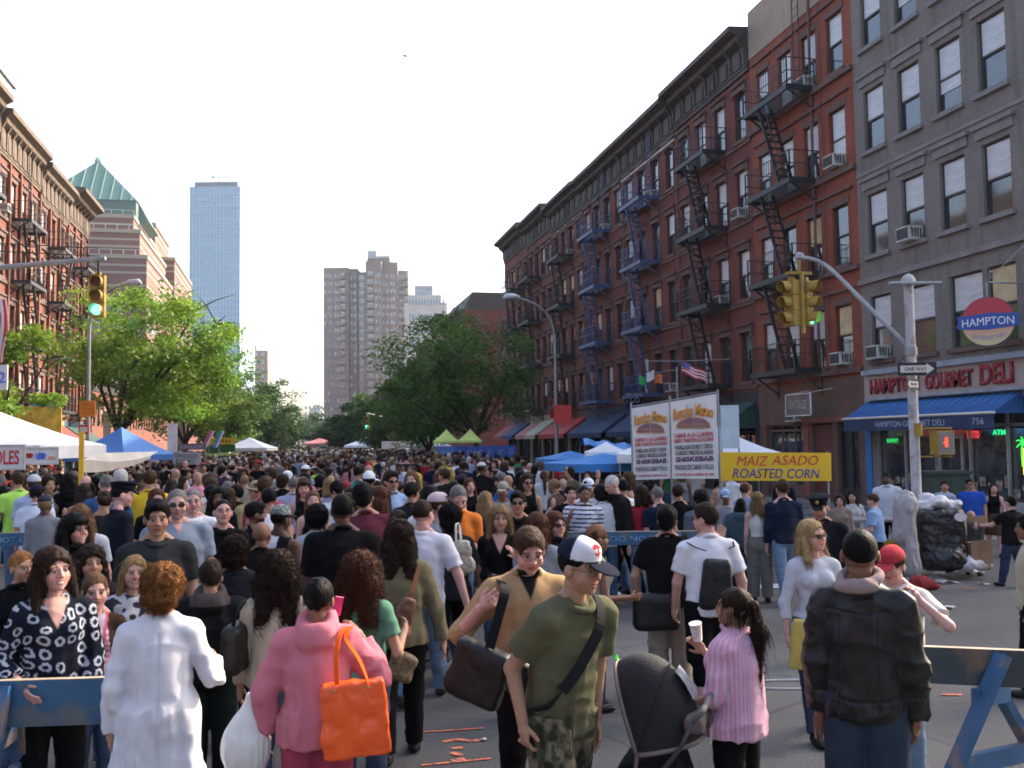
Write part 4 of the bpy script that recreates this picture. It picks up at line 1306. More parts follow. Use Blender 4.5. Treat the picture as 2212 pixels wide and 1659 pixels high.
def torso(P, J, e=0.0, kk=.05, low=True):
 h = P['h']; w_ = P.get('w', 1.0); fem = P.get('fem', False); B = J['B']; A = B.A
 bel = P.get('belly', 0.0)
 wx = w_; wy = 1 + (w_ - 1) * 1.3
 hip_w = (.102 if fem else .092) * wx; hip_y = (.070 if fem else .066) * wy
 wst = (.074 if fem else .084) * wx
 ch = (.088 if fem else .102) * (1 + (w_ - 1) * .8)
 L = []
 if low: L.append(ell(B(v3(0, -.006, .525) * h), v3(hip_w, hip_y, .075) * h + e, A, kk))
 L.append(ell(B(v3(0, .003 + bel * .4, .615) * h), v3(wst, .058 * wy + bel * .6, .10) * h + e, A, kk))
 if bel: L.append(ell(B(v3(0, .02 + bel, .60) * h), v3(wst * .9, .055 * wy + bel * .4, .075) * h + e, A, kk))
 L.append(ell(B(v3(0, -.004, .725) * h), v3(ch, .066 * (1 + (w_ - 1) * .9), .095) * h + e, A, kk))
 sw = (.098 if fem else .112) * (1 + (w_ - 1) * .5)
 hu = P.get('hunch', 0)
 for s in (-1, 1): L.append(cap(B(v3(0, -.008 + hu, .800) * h), B(v3(s * sw * .84, -.008 + hu, .787) * h), .036 * h * (1 + (w_ - 1) * .4) + e, .034 * h * (1 + (w_ - 1) * .4) + e, kk))
 for s in (-1, 1):   # trapezius
  L.append(cap(B(v3(s * (.02 if e <= 0 else .034), -.014 + hu, .862 if e <= 0 else .838) * h), B(v3(s * sw * .70, -.012 + hu, .806) * h), (.022 if e <= 0 else .019) * h + e * .6, .026 * h + e * .6, kk * .8))
 if fem:
  for s in (-1, 1): L.append(ell(B(v3(s * .040, .046 * (1 + (w_ - 1)), .735) * h), v3(.034, .030, .034) * h * (1 + (w_ - 1) * .6) + e * .8, A, .03))
 return L

def armp(P, J, n, e=0.0, to=1.0, flare=0.0, k=.03, hand=False, r_add=0.0):
 """upper arm and forearm; 'to' cuts the sleeve: 0..1 upper arm, 1..2 forearm"""
 h = P['h']; w_ = P.get('w', 1.0); fem = P.get('fem', False)
 q = (.9 if fem else 1.05) * (1 + (w_ - 1) * .7) * h
 S, E, W = J['S' + n], J['E' + n], J['W' + n]
 L = []
 if to <= 1.0:
  p = S + (E - S) * to; d = (E - S) / np.linalg.norm(E - S)
  L.append(cap(S, p + d * .03, .031 * q + e, .027 * q + e + flare, k, cut=(p, d)))
 else:
  L.append(cap(S, E, .031 * q + e, .023 * q + e, k))
  t = to - 1.0; p = E + (W - E) * t; d = (W - E) / np.linalg.norm(W - E)
  L.append(cap(E, p + d * .02, .0235 * q + e, (.0235 + (.0155 - .0235) * t) * q + e + flare, k * .6, cut=(p, d)))
 return L

def hand_prims(P, J, n):
 h = P['h'] * (.94 if P.get('fem') else 1.0)
 s = -1 if n == 'L' else 1
 W = J['W' + n]; d = J['H' + n]; f = J['F' + n]
 curl = P.get('curl' + n, .45)
 ax = P.get('palm' + n, None)
 if ax is None: pn = J['B'].A @ v3(-s, .15, .1)        # palm faces the body
 else: pn = J['B'].A @ v3(ax[0] * s, ax[1], ax[2])
 pn = pn - d * (pn @ d); pn /= np.linalg.norm(pn)
 sd = np.cross(d, pn)                                  # lateral axis
 # the thumb side: forward / up when the arm hangs
 th = P.get('thumb' + n, None)
 ref = J['B'].A @ (v3(0, 1, .3) if th is None else v3(th[0] * s, th[1], th[2]))
 if sd @ ref < 0: sd = -sd
 A = np.stack([sd, pn, d], 1)
 L = [cap(W - d * .012 * h, W + d * .02 * h, .0145 * h, .016 * h, .008),
         ell(W + d * .030 * h, v3(.0235, .0105, .031) * h, A, .008)]
 for i, (o, l) in enumerate(((.018, .040), (.006, .045), (-.0065, .042), (-.018, .034))):
  b = W + (d * .052 - sd * 0 + sd * o) * h
  spread = sd * o * 1.6
  c1 = curl * (.7 + .15 * i); c2 = curl * (1.7 + .15 * i)
  d1 = d * math.cos(c1) + pn * math.sin(c1) + spread; d2 = d * math.cos(c2) + pn * math.sin(c2) + spread
  m = b + d1 * l * .52 * h; e = m + d2 * l * .5 * h
  r = .0052 * h
  L += [cap(b - d1 * .01 * h, m, r * 1.08, r, .0035), cap(m, e, r, r * .85, .003)]
 tb = W + (d * .014 + sd * .014 + pn * .004) * h
 td = d * .62 + sd * .62 + pn * .35; td /= np.linalg.norm(td)
 tm = tb + td * .024 * h; td2 = d * .85 + sd * .25 + pn * .45; td2 /= np.linalg.norm(td2)
 L += [cap(tb, tm, .0085 * h, .0062 * h, .006), cap(tm, tm + td2 * .02 * h, .0062 * h, .0052 * h, .003)]
 return L

def legp(P, J, n, e=0.0, to=2.0, flare=0.0, k=.03, loose=0.0):
 h = P['h']; w_ = P.get('w', 1.0); q = (1 + (w_ - 1) * .8) * h * (1.06 if P.get('fem') else 1.0)
 Hh, K, A = J['h' + n], J['k' + n], J['a' + n]
 L = []
 if to <= 1:
  p = Hh + (K - Hh) * to; d = (K - Hh) / np.linalg.norm(K - Hh)
  L.append(cap(Hh, p + d * .02, .054 * q + e, (.054 - .016 * to) * q + e + loose + flare, k, cut=(p, d)))
 else:
  L.append(cap(Hh, K, .054 * q + e, .035 * q + e + loose, k))
  t = to - 1; p = K + (A - K) * t; d = (A - K) / np.linalg.norm(A - K)
  L.append(cap(K, p + d * .01, .033 * q + e + loose, (.033 - .011 * t) * q + e + loose + flare, k * .7, cut=(p, d)))
  c = K + (A - K) * .3 + v3(0, -.012, 0) * h
  L.append(ell(c, v3(.027, .030, .065) * q + e, None, k * .7))
 return L

def head_prims(P, J):
 h = P['h']; H = J['Hd']; A = H.A; fw = P.get('face_w', 1.0); hu = 0
 q = lambda *a: H(v3(*a) * h)
 r = lambda *a: v3(*a) * h
 L = [cap(J['B'](v3(0, -.001 + P.get('hunch', 0), .81) * h), q(0, -.008, .885), .029 * h * fw, .031 * h * fw, .012),
         ell(q(0, -.008, .945), r(.0445 * fw, .056, .053), A, .012),
         ell(q(0, .016, .912), r(.038 * fw, .038, .040), A, .02),
         ell(q(0, .026, .893), r(.026 * fw, .026, .022), A, .02),
         ell(q(0, .042, .879), r(.013, .011, .010), A, .012),
         cap(q(-.024, .043, .9475), q(.024, .043, .9475), .0072 * h, .0072 * h, .008)]
 for s in (-1, 1):
  L.append(ell(q(s * .024 * fw, .035, .914), r(.014, .014, .016), A, .015))
  L.append(ell(q(s * .0175, .0555, .936), r(.0115, .009, .0075), A, .005, '-'))
  L.append(ell(q(s * .0175, .0435, .936), r(.0078, .0078, .0078), A, .0015))
  L.append(ell(q(s * .0455 * fw, -.004, .925), r(.006, .013, .018), A, .003))
 L += [cap(q(0, .049, .943), q(0, .0595, .920), .0050 * h, .0078 * h, .006),
          ell(q(.0075, .053, .9175), r(.0055, .0065, .005), A, .003), ell(q(-.0075, .053, .9175), r(.0055, .0065, .005), A, .003),
          ell(q(0, .0475, .9025), r(.0155, .009, .0052), A, .004), ell(q(0, .0465, .8955), r(.0135, .009, .0052), A, .004),
          ell(q(0, .0565, .8990), r(.015, .006, .0012), A, .0015, '-')]
 return L

def paint_head(P, J, V, skin, hairc, lips=None):
 h = P['h']; H = J['Hd']
 q = (V - H.t) @ H.A / h / 1.1236
 C = np.tile(np.array(skin), (len(V), 1))
 x, y, z = np.abs(q[:, 0]), q[:, 1], q[:, 2]
 front = y > .03
 ch = front & (((x - .024) / .014) ** 2 + ((z - .913) / .014) ** 2 < 1)
 C[ch] *= (1.05, .88, .86)
 nose = front & (y > .053) & (z < .93) & (z > .912); C[nose] *= (1.05, .88, .86)
 lp = front & ((x / .0165) ** 2 + ((z - .899) / .0085) ** 2 < 1) & (y > .045)
 C[lp] = np.array(skin) * ((.85, .50, .48) if lips is None else lips)
 if P.get('smile'):
  C[front & ((x / .012) ** 2 + ((z - .899) / .0032) ** 2 < 1) & (y > .042)] = (.7, .66, .6)
 else: C[front & ((x / .014) ** 2 + ((z - .899) / .0016) ** 2 < 1)] = np.array(skin) * .25
 ey = front & (((x - .0175) / .0088) ** 2 + ((z - .936) / .0048) ** 2 < 1)
 C[ey] = (.36, .32, .30)
 C[front & (((x - .0172) / .0042) ** 2 + ((z - .936) / .0046) ** 2 < 1)] = (.02, .012, .01)
 lid = front & (((x - .0175) / .0105) ** 2 + ((z - .9400) / .0026) ** 2 < 1); C[lid] = np.array(skin) * .35
 br = front & (x > .007) & (x < .030) & (np.abs(z - (.9495 - .08 * np.maximum(x - .018, 0))) < .0032)
 C[br] = np.array(hairc) * .7 + np.array(skin) * .22
 if P.get('beard'):
  bd = (z < .910) & (z > .868) & (y > -.0 + (z - .87) * .2) & ~lp
  C[bd] = C[bd] * .35 + np.array(hairc) * .65
 if P.get('stubble') or P.get('hairstyle') == 'buzz':
  pass
 return C

def hair_prims(P, J, style):
 h = P['h']; H = J['Hd']; A = H.A
 q = lambda *a: H(v3(*a) * h)
 r = lambda *a: v3(*a) * h
 L = []
 face = [ell(q(0, .058, .915), r(.038, .045, .045), A, .008, '-'), ell(q(0, .072, .944), r(.041, .048, .033), A, .01, '-')]
 ear = [ell(q(s * .052, .012, .915), r(.022, .030, .028), A, .006, '-') for s in (-1, 1)]
 low = ell(q(0, -.02, .865), r(.09, .09, .032), A, .01, '-')
 if style == 'buzz':
  L = [ell(q(0, -.0105, .9485), r(.0462, .0565, .0535), A, .01)] + face + ear + [ell(q(0, -.02, .872), r(.09, .1, .032), A, .008, '-')]
 elif style == 'short':
  L = [ell(q(0, -.010, .951), r(.0495, .0595, .0565), A, .01), ell(q(.004, .012, .982), r(.036, .040, .022), A, .02)] + face + ear + [ell(q(0, -.02, .868), r(.09, .1, .032), A, .008, '-')]
 elif style == 'thick':
  L = [ell(q(0, -.012, .953), r(.054, .064, .060), A, .01), ell(q(-.01, .022, .985), r(.036, .034, .024), A, .02), ell(q(0, -.04, .915), r(.042, .025, .035), A, .02)] + face + ear
 elif style == 'afro':
  L = [ell(q(0, -.012, .955), r(.066, .072, .066), A, .01), ell(q(0, -.035, .925), r(.058, .045, .048), A, .02)] + face
 elif style == 'curlyshort':
  L = [ell(q(0, -.012, .955), r(.064, .070, .062), A, .01), ell(q(0, -.035, .91), r(.055, .040, .042), A, .02)] + face
 elif style in ('long', 'longwavy', 'bob', 'curlylong'):
  wd = {'long': 1, 'longwavy': 1.15, 'bob': 1.05, 'curlylong': 1.35}[style]
  bt = {'long': .76, 'longwavy': .73, 'bob': .855, 'curlylong': .775}[style]
  bt = P.get('hair_to', bt)
  L = [ell(q(0, -.011, .952), r(.051 * wd, .061 * wd ** .7, .057 * wd ** .5), A, .01)]
  z1 = .90
  L += [cap(q(-.022 * wd, -.030, z1), q(-.030 * wd, -.040, bt), .040 * h * wd, .030 * h * wd, .03), cap(q(.022 * wd, -.030, z1), q(.030 * wd, -.040, bt), .040 * h * wd, .030 * h * wd, .03)]
  if style != 'bob':
   for s in (-1, 1): L.append(cap(q(s * .046 * wd, .0, .925), q(s * .056 * wd, .012, max(bt, .775)), .017 * h, .019 * h * wd, .02))
  else:
   for s in (-1, 1): L.append(cap(q(s * .046, .004, .935), q(s * .047, .010, .885), .016 * h, .016 * h, .02))
  L += face
  if P.get('bangs'): L.append(ell(q(0, .040, .972), r(.040, .020, .020), A, .012))
  if P.get('tail_front'): pass
 elif style in ('pony', 'bun', 'pulled'):
  L = [ell(q(0, -.011, .950), r(.0485, .0590, .0555), A, .01)] + face + ear[:0] + [ell(q(s * .052, .016, .905), r(.018, .030, .034), A, .006, '-') for s in (-1, 1)]
  L.append(low)
  if style == 'pony':
   e = P.get('tail', .70)
   L += [ell(q(0, -.072, .945), r(.016, .018, .016), A, .01), cap(q(0, -.078, .94), q(.004, -.092, .86), .018 * h, .026 * h, .02), cap(q(.004, -.092, .86), q(.0, -.085, e), .027 * h, .014 * h, .02)]
  elif style == 'bun':
   L.append(ell(q(0, -.072, .935), r(.030, .026, .028), A, .012))
 elif style == 'fringe':     # bald on top with hair round the sides
  L = [ell(q(0, -.0105, .935), r(.0475, .0575, .045), A, .01)] + face + ear + [low, ell(q(0, .0, 1.0), r(.04, .052, .055), A, .01, '-')]
 return L

def strands(V, Q, N, n, length, curl, width, down, hc, seed=0, droop=1.0, out=.35):
 """thin ribbons of hair growing from a hair surface"""
 rg = np.random.default_rng(seed)
 ids = rg.integers(0, len(V), n)
 p = V[ids] - N[ids] * .004; nn = N[ids]
 steps = 7
 dn = np.array([0, 0, -1.0]) * droop
 tang = dn + nn * out
 tang = tang - nn * ((tang * nn).sum(1)[:, None]) * .75 + rg.normal(0, .18, (n, 3))
 tang /= np.linalg.norm(tang, axis=1)[:, None] + 1e-9
 ph = rg.random(n) * 6.28; L = length * (.5 + rg.random(n))
 side = np.cross(tang, nn); side /= np.linalg.norm(side, axis=1)[:, None] + 1e-9
 vs = []
 pos = p.copy(); t = tang.copy()
 wv = width * (.6 + .8 * rg.random(n))
 for i in range(steps + 1):
  a = ph + i * 1.9
  off = (side * np.cos(a)[:, None] + nn * (np.sin(a)[:, None] * .8 + .5)) * curl
  c = pos + off
  ws = wv * (1 - .8 * i / steps)
  sw = side * ws[:, None] if curl == 0 else (side * np.sin(a)[:, None] + nn * np.cos(a)[:, None]) * ws[:, None]
  vs.append(c - sw); vs.append(c + sw)
  t = t + dn * .12; t /= np.linalg.norm(t, axis=1)[:, None]
  pos = pos + t * (L / steps)[:, None]
 VV = np.stack(vs, 1).reshape(-1, 3)
 b = (np.arange(n) * (2 * (steps + 1)))[:, None]
 q = np.concatenate([np.stack([b[:, 0] + 2 * i, b[:, 0] + 2 * i + 1, b[:, 0] + 2 * i + 3, b[:, 0] + 2 * i + 2], 1) for i in range(steps)])
 tone = (.5 + rg.random(n) * .8)[:, None] * np.array(hc)
 C = np.repeat(tone, 2 * (steps + 1), axis=0)
 return VV, q, np.clip(C, 0, 1)

def folds(V, N, amp, seed, freq=9.0, zs=.45):
 q = V * np.array([freq, freq, freq * zs]) + seed * 3.7
 n1 = 1 - np.abs(NZ(q)) * 2.2
 n2 = NZ(V * freq * 2.3 + seed)
 q3 = np.stack([V[:, 0] * 4 + V[:, 2] * 9, V[:, 1] * 4, V[:, 2] * 10 - V[:, 0] * 5], 1) + seed
 n3 = 1 - np.abs(NZ(q3)) * 2.5
 return V + N * ((n1 * .55 + n2 * .3 + n3 * .55) * amp)[:, None]

def build_person(P):
 """P: h height, pose, colours; returns the root empty"""
 J = pose(P)
 h = P['h']; vox = P.get('vox', .012); det = vox <= .013
 dz = v3(0, 0, J['dz'])
 skin = SKIN[P['skin']] if isinstance(P['skin'], str) else P['skin']
 hc = HC[P.get('hairc', 'black')]
 sd = P.get('seed', random.randint(0, 999))
 far = P.get('far', False)
 mS, mC, mH = (SKINO, CLOTHO, HAIRO) if far else (SKINM, CLOTH, HAIRM)
 loc = P.get('loc', (0, 0, 0))
 root = empty('person', loc, P.get('rz', 0), P.get('label'), None if P.get('proto') else 'person', P.get('group'))
 P['_root'] = root; P['_J'] = J
 top = P.get('top', 'tee'); tc = CC[P.get('topc', 'grey')] if isinstance(P.get('topc', 'grey'), str) else P['topc']
 # ---------------- body
 parts = []
 tb = torso(P, J, -.004)
 for n in 'LR':
  tb += armp(P, J, n, -.002, 2.0 if not det else 1.25)
  tb += legp(P, J, n, -.002)
  a = J['a' + n]; tb.append(ell(a + v3(0, .035 * h, -.022 * h), v3(.024, .062, .018) * h, None, .02))
  if not det: tb += [ell(J['W' + n] + J['H' + n] * .045 * h, v3(.02, .02, .045) * h, None, .01)]
 if not det: tb += head_prims(P, J)
 V, Q = sdf_mesh(tb, vox if not far else vox)
 C = np.tile(np.array(skin), (len(V), 1))
 if not det and not far:
  C = paint_head(P, J, V, skin, hc)
 parts.append((V + dz, Q, C))
 if det:
  hv = .0052 if P.get('hero') else .007
  V, Q = sdf_mesh(head_prims(P, J) + [cap(J['B'](v3(-.05, .004 + P.get('hunch', 0), .805) * h), J['B'](v3(.05, .004 + P.get('hunch', 0), .805) * h), .026 * h, .026 * h, .02)], hv)
  V = smooth(V, Q, 1, .35)
  parts.append((V + dz, Q, paint_head(P, J, V, skin, hc, P.get('lips'))))
  for n in 'LR':
   if P.get('nohand' + n): continue
   V, Q = sdf_mesh(armp(P, J, n, -.002, 2.0)[1:] + hand_prims(P, J, n), .0048 if P.get('hero') else .0065)
   parts.append((V + dz, Q, np.tile(np.array(skin), (len(V), 1))))
 link('body', to_mesh('body', parts, mS), root)
 # ---------------- clothes
 kx = .04
 cv = vox if far else .0078 if P.get('hero') and vox < .0115 else max(vox * .85, .009)
 B = J['B']

 def zcut(z, sgn=-1):
  o = B(v3(0, 0, z) * h); return (o, B.A @ v3(0, 0, sgn))

 def finish(name, prims, cuts, mat, amp, colf, seed, sm=1):
  V, Q = sdf_mesh(prims, cv, cuts)
  if len(V) == 0: return None
  if sm: V = smooth(V, Q, sm, .4)
  N = vnormals(V, Q)
  if amp:
   V = folds(V, N, amp, seed)
   if name in ('coat', 'hoodie', 't_shirt', 'shirt', 'blouse', 'jacket', 'polo_shirt', 'sweater', 'leather_jacket', 'vest') and not far:
    f_ = P.get('foldv', .006) * np.clip((.80 * h - V[:, 2]) / (.3 * h), 0, 1)
    V = V + N * (f_ * (.8 - np.abs(NZ(V * np.array([17, 17, 1.6]) + seed)) * 3.2))[:, None]
   for (sx, sz0, sz1, ax_) in P.get('seam', ()) if name in ('coat', 'leather_jacket') else ():
    q_ = (V - B.t) @ B.A / h
    if ax_ == 'v': g_ = (np.abs(q_[:, 0] - sx) < .0035) & (q_[:, 2] > sz0) & (q_[:, 2] < sz1) & (q_[:, 1] < 0)
    else: g_ = (np.abs(q_[:, 2] - sx - .1 * np.abs(q_[:, 0])) < .0035) & (np.abs(q_[:, 0]) < sz1) & (q_[:, 1] < 0)
    V = V - N * (g_ * .006)[:, None]
  C = colf(V) if callable(colf) else np.tile(np.array(colf), (len(V), 1))
  o = link(name, to_mesh(name, [(V + dz, Q, C)], mat), root)
  return o, V, Q, C

 def neckhole(r=.041, z=.846, y=.008):
  hu = P.get('hunch', 0)
  return [ell(B(v3(0, y + hu, z + .028) * h), v3(r, r * 1.1, .029) * h, B.A @ rotm(R(-18)), .010, '-')]

 loose = P.get('loose', .012)
 slv = {'tee': .68, 'polo': .72, 'shirt': .78, 'tank': 0, 'long': 1.93, 'sweater': 1.93, 'jacket': 1.93, 'leather': 1.95, 'hoodie': 1.93, 'coat': 1.95, 'rolled': 1.25, 'threeq': 1.5, 'vest': .12, 'blouse': 1.6}[top]
 slv = P.get('sleeve', slv)
 ei = {'tee': .012, 'polo': .013, 'shirt': .014, 'tank': .007, 'long': .010, 'sweater': .018, 'jacket': .024, 'leather': .036, 'hoodie': .026, 'coat': .032, 'rolled': .015, 'threeq': .008, 'vest': .016, 'blouse': .014}[top] + P.get('ease', 0)
 hem = P.get('hem', {'coat': .28, 'tank': .53, 'threeq': .50, 'leather': .47, 'tee': .475, 'hoodie': .47, 'long': .50, 'shirt': .49, 'polo': .49, 'rolled': .49, 'jacket': .47, 'vest': .44, 'sweater': .49, 'blouse': .46}[top])
 pr = torso(P, J, ei, kx)
 if top not in ('tank', 'threeq'):
  w_ = P.get('w', 1.0); cw = (.088 if P.get('fem') else .101) * (1 + (w_ - 1) * .85) * P.get('drape', 1.0)
  pr.append(ell(B(v3(0, -.006, .62) * h), v3(cw * .97, .068 * (1 + (w_ - 1) * 1.1), .21) * h + ei, B.A, .05))
 if top == 'coat':
  for n in 'LR': pr.append(cap(J['h' + n] * v3(.8, 1, 1), J['h' + n] * v3(1.35, 1, 0) + v3(0, -.01, .22 * h), .075 * h + ei, .092 * h + ei, .06))
 elif hem < .52:
  pr.append(ell(B(v3(0, 0, hem + .01) * h), v3((.103 if P.get('fem') else .095) * P.get('w', 1), .074 * (1 + (P.get('w', 1) - 1) * 1.3), .09) * h + ei, B.A, .05))
 if slv > 0:
  fl = {'tee': .012, 'polo': .008, 'shirt': .012, 'blouse': .02, 'vest': .012}.get(top, .002)
  for n in 'LR':
   e2 = ei * (1.15 if top in ('hoodie', 'leather', 'coat') else .9)
   pr += armp(P, J, n, e2, slv, fl, .035)
   if top in ('leather', 'hoodie', 'coat', 'jacket', 'sweater'):
    W, E = J['W' + n], J['E' + n]
    pr.append(torus(W + (E - W) * .09, .020 * h + ei * .6, .009, np.stack([v3(1, 0, 0), v3(0, 1, 0), v3(0, 0, 1)], 1), .012) if False else ell(W + (E - W) * .16, v3(.019, .019, .024) * h + ei * .8, None, .02, cut=(W + (E - W) * .06, (W - E) / np.linalg.norm(W - E))))
 pr += neckhole(*P.get('neck', (.041, .846, .008)) if top not in ('tank', 'blouse', 'threeq') or 'neck' in P else (.056, .835, .022))
 hu = P.get('hunch', 0)
 if top == 'tank':
  for s in (-1, 1): pr.append(ell(J['S' + ('L' if s < 0 else 'R')] + B.A @ v3(s * .012 * h, 0, 0), v3(.040, .08, .055) * h, B.A, .02, '-'))
 if top in ('hoodie',):
  pr += [torus(B(v3(0, -.020 + hu, .862) * h), .052 * h, .021 * h, B.A @ rotm(R(24)), .02, 1.1), ell(B(v3(0, -.070 + hu, .822) * h), v3(.066, .032, .050) * h, B.A @ rotm(R(-12)), .025), ell(B(v3(0, -.058 + hu, .875) * h), v3(.034, .016, .016) * h, B.A, .012, '-')]
 if top in ('leather', 'jacket', 'coat') and not P.get('nocollar') and P.get('vneck') is None:
  pr.append(torus(B(v3(0, -.004 + hu, .850) * h), .0455 * h, .0125 * h, B.A @ rotm(R(14)), .015, 1.1))
 if top in ('shirt', 'polo', 'rolled'):
  pr.append(torus(B(v3(0, -.004 + hu, .852) * h), .0415 * h, .0095 * h, B.A @ rotm(R(16)), .010, 1.1))
 if top in ('tee', 'long', 'sweater') and 'neck' not in P and P.get('vneck') is None:
  pr.append(torus(B(v3(0, .001 + hu, .843) * h), .0425 * h, .0078 * h, B.A @ rotm(R(-22)), .010, 1.12))
 cuts = [zcut(hem)]
 hemf = P.get('hemf')
 pat = P.get('pat')
 amp = {'tank': .0025, 'threeq': .003, 'tee': .005, 'leather': .008, 'hoodie': .007, 'coat': .006}.get(top, .005) * P.get('fold', 1.0) * (1.35 if P.get('hero') else 1)

 def colf(V):
  C = np.tile(np.array(tc), (len(V), 1))
  q = (V - B.t) @ B.A / h
  if pat: C = pat(q, C)
  if P.get('vneck') is not None:
   m = np.clip(((q[:, 2] - P['vneck']) * .45 - np.abs(q[:, 0])) / .006 + .5, 0, 1) * (q[:, 1] > .02) * (q[:, 2] < .87)
   C = C * (1 - m[:, None]) + np.array(P.get('under', skin)) * m[:, None]
  return C
 mat = LEATH if top == 'leather' else mC
 nm = {'tee': 't_shirt', 'polo': 'polo_shirt', 'shirt': 'shirt', 'tank': 'tank_top', 'long': 'jumper', 'sweater': 'sweater', 'jacket': 'jacket', 'leather': 'leather_jacket', 'hoodie': 'hoodie', 'coat': 'coat', 'rolled': 'shirt', 'threeq': 'jersey_top', 'vest': 'vest', 'blouse': 'blouse'}[top]
 res = finish(nm, pr, cuts, mat, amp, colf, sd)
 P['_top'] = res
 # bottoms
 bot = P.get('bot', 'trousers'); bc = CC[P.get('botc', 'jeans')] if isinstance(P.get('botc', 'jeans'), str) else P['botc']
 if bot:
  eb = .008 + P.get('baggy', 0)
  pb = [p for p in torso(P, J, eb - .002, kx)[:2]]
  if bot == 'skirt':
   for n in 'LR': pb.append(cap(J['h' + n] * v3(.8, 1, 1), J['k' + n] * v3(.9, 1, 1), .062 * h + eb, .07 * h + eb, .06))
   cutb = [(v3(0, 0, .30 * h), v3(0, 0, -1)), (B(v3(0, 0, .60) * h), B.A @ v3(0, 0, 1))]
  else:
   to = {'trousers': 1.96, 'jeans': 1.96, 'shorts': 1.12, 'capri': 1.5}[bot]
   for n in 'LR': pb += legp(P, J, n, eb, to, P.get('flare', .008), .03, P.get('baggy', 0) * .8 + .004)
   cutb = [(B(v3(0, 0, min(.60, hem + .07)) * h), B.A @ v3(0, 0, 1))]
  patb = P.get('patb')
  r2 = finish({'trousers': 'trousers', 'jeans': 'jeans', 'shorts': 'shorts', 'skirt': 'skirt', 'capri': 'trousers'}[bot], pb, cutb, (DENIM if bot == 'jeans' and not far else mC), .006,
     (lambda V: patb((V) / h, np.tile(np.array(bc), (len(V), 1)))) if patb else bc, sd + 5)
 # shoes
 if not far:
  for n in 'LR':
   a = J['a' + n]; sp = [ell(a + v3(0, .034 * h, -.020 * h), v3(.029, .074, .024) * h, None, .02), ell(a + v3(0, .0, -.005 * h), v3(.026, .032, .032) * h, None, .02)]
   V, Q = sdf_mesh(sp, max(cv, .012), [((a + v3(0, 0, -.040 * h)), v3(0, 0, -1)), (a + v3(0, 0, .012 * h), v3(0, 0, 1))])
   sc = CC[P.get('shoe', 'black')]
   link('shoe', to_mesh('shoe', [(V + dz, Q, np.tile(np.array(sc), (len(V), 1)))], LEATH), root)
 # hair
 hs = P.get('hair', 'short')
 if hs and hs != 'bald':
  hp = hair_prims(P, J, hs)
  V, Q = sdf_mesh(hp, max(vox * .8, .0075) if det else vox * .8 if not far else vox * .75)
  N = vnormals(V, Q)
  cur = hs in ('afro', 'curlylong', 'curlyshort') or P.get('curly')
  if cur:
   V = V + N * (NZ(V * 42 + sd) * .5 + NZ(V * 90) * .35)[:, None] * (.016 if hs != 'curlyshort' else .014)
  elif hs != 'buzz':
   V = V + N * (NZ(V * np.array([70, 70, 12]) + sd) * .004 + NZ(V * np.array([24, 24, 8]) + sd) * .006)[:, None]
  C = np.tile(np.array(hc), (len(V), 1)) * (1 + .25 * NZ(V * np.array([60, 60, 10]))[:, None])
  if P.get('hair2'):
   C = C * (1 - np.clip((V[:, 2:3] / h - .9) * 8, 0, 1)) + np.array(HC[P['hair2']]) * np.clip((V[:, 2:3] / h - .9) * 8, 0, 1)
  C = np.clip(C, .003, 1)
  pl = [(V + dz, Q, C)]
  if det and hs not in ('buzz',):
   N = vnormals(V, Q)
   if cur: S_ = strands(V, Q, N, P.get('ns', 2600), .075 if hs == 'curlylong' else .035, .011 if hs == 'curlylong' else .007, .0022, 1, hc, sd, out=.8)
   elif hs in ('short', 'thick', 'fringe'): S_ = strands(V, Q, N, 1300, .03, 0, .0012, 1, hc, sd, .5, out=.7)
   elif hs in ('pulled', 'bun'): S_ = strands(V, Q, N, 700, .02, 0, .001, 1, hc, sd, .4, out=.4)
   else: S_ = strands(V, Q, N, 1800, .14, .0012, .0016, 1, hc, sd, out=.07)
   if 'hair2' in P: pass
   pl.append((S_[0] + dz, S_[1], S_[2]))
  link('hair', to_mesh('hair', pl, (HAIRO if far else CURLM if cur else HAIRM)), root)
 # hats
 ht = P.get('hat')
 if ht:
  H = J['Hd']; A = H.A; q = lambda *a: H(v3(*a) * h); r = lambda *a: v3(*a) * h
  kind, c1, c2 = ht
  c1 = np.array(CC[c1] if isinstance(c1, str) else c1); c2 = np.array(CC[c2] if isinstance(c2, str) else c2)
  hv = .007 if det else max(vox * .7, .010)
  zb = .957 if kind != 'bucket' else .955
  if kind == 'cap':
   dome = [ell(q(0, -.008, .958), r(.0515, .0620, .0560), A, .01), ell(q(0, .016, .985), r(.036, .034, .022), A, .02)]
   brim = [ell(q(0, .072, .952), r(.040, .046, .0045), A @ rotm(R(-12)), .006)]
  elif kind == 'police':
   dome = [ell(q(0, -.006, .975), r(.052, .062, .030), A, .01), ell(q(0, -.004, .998), r(.068, .074, .016), A @ rotm(R(6)), .02)]
   brim = [ell(q(0, .062, .960), r(.036, .030, .005), A @ rotm(R(-24)), .006)]
  elif kind == 'bucket':
   dome = [ell(q(0, -.008, .965), r(.053, .064, .052), A, .01)]
   brim = [ell(q(0, .0, .958), r(.085, .095, .008), A, .01)]
  elif kind == 'durag':
   dome = [ell(q(0, -.010, .954), r(.0490, .0590, .0560), A, .01), cap(q(0, -.06, .93), q(.01, -.07, .88), .02 * h, .012 * h, .02)]; brim = None; zb = .945
  V, Q = sdf_mesh(dome, hv, [(q(0, 0, zb), A @ v3(0, 0, -1))])
  V = smooth(V, Q, 1)
  qq = (V - H.t) @ A / h / 1.1236
  C = np.tile(c1, (len(V), 1))
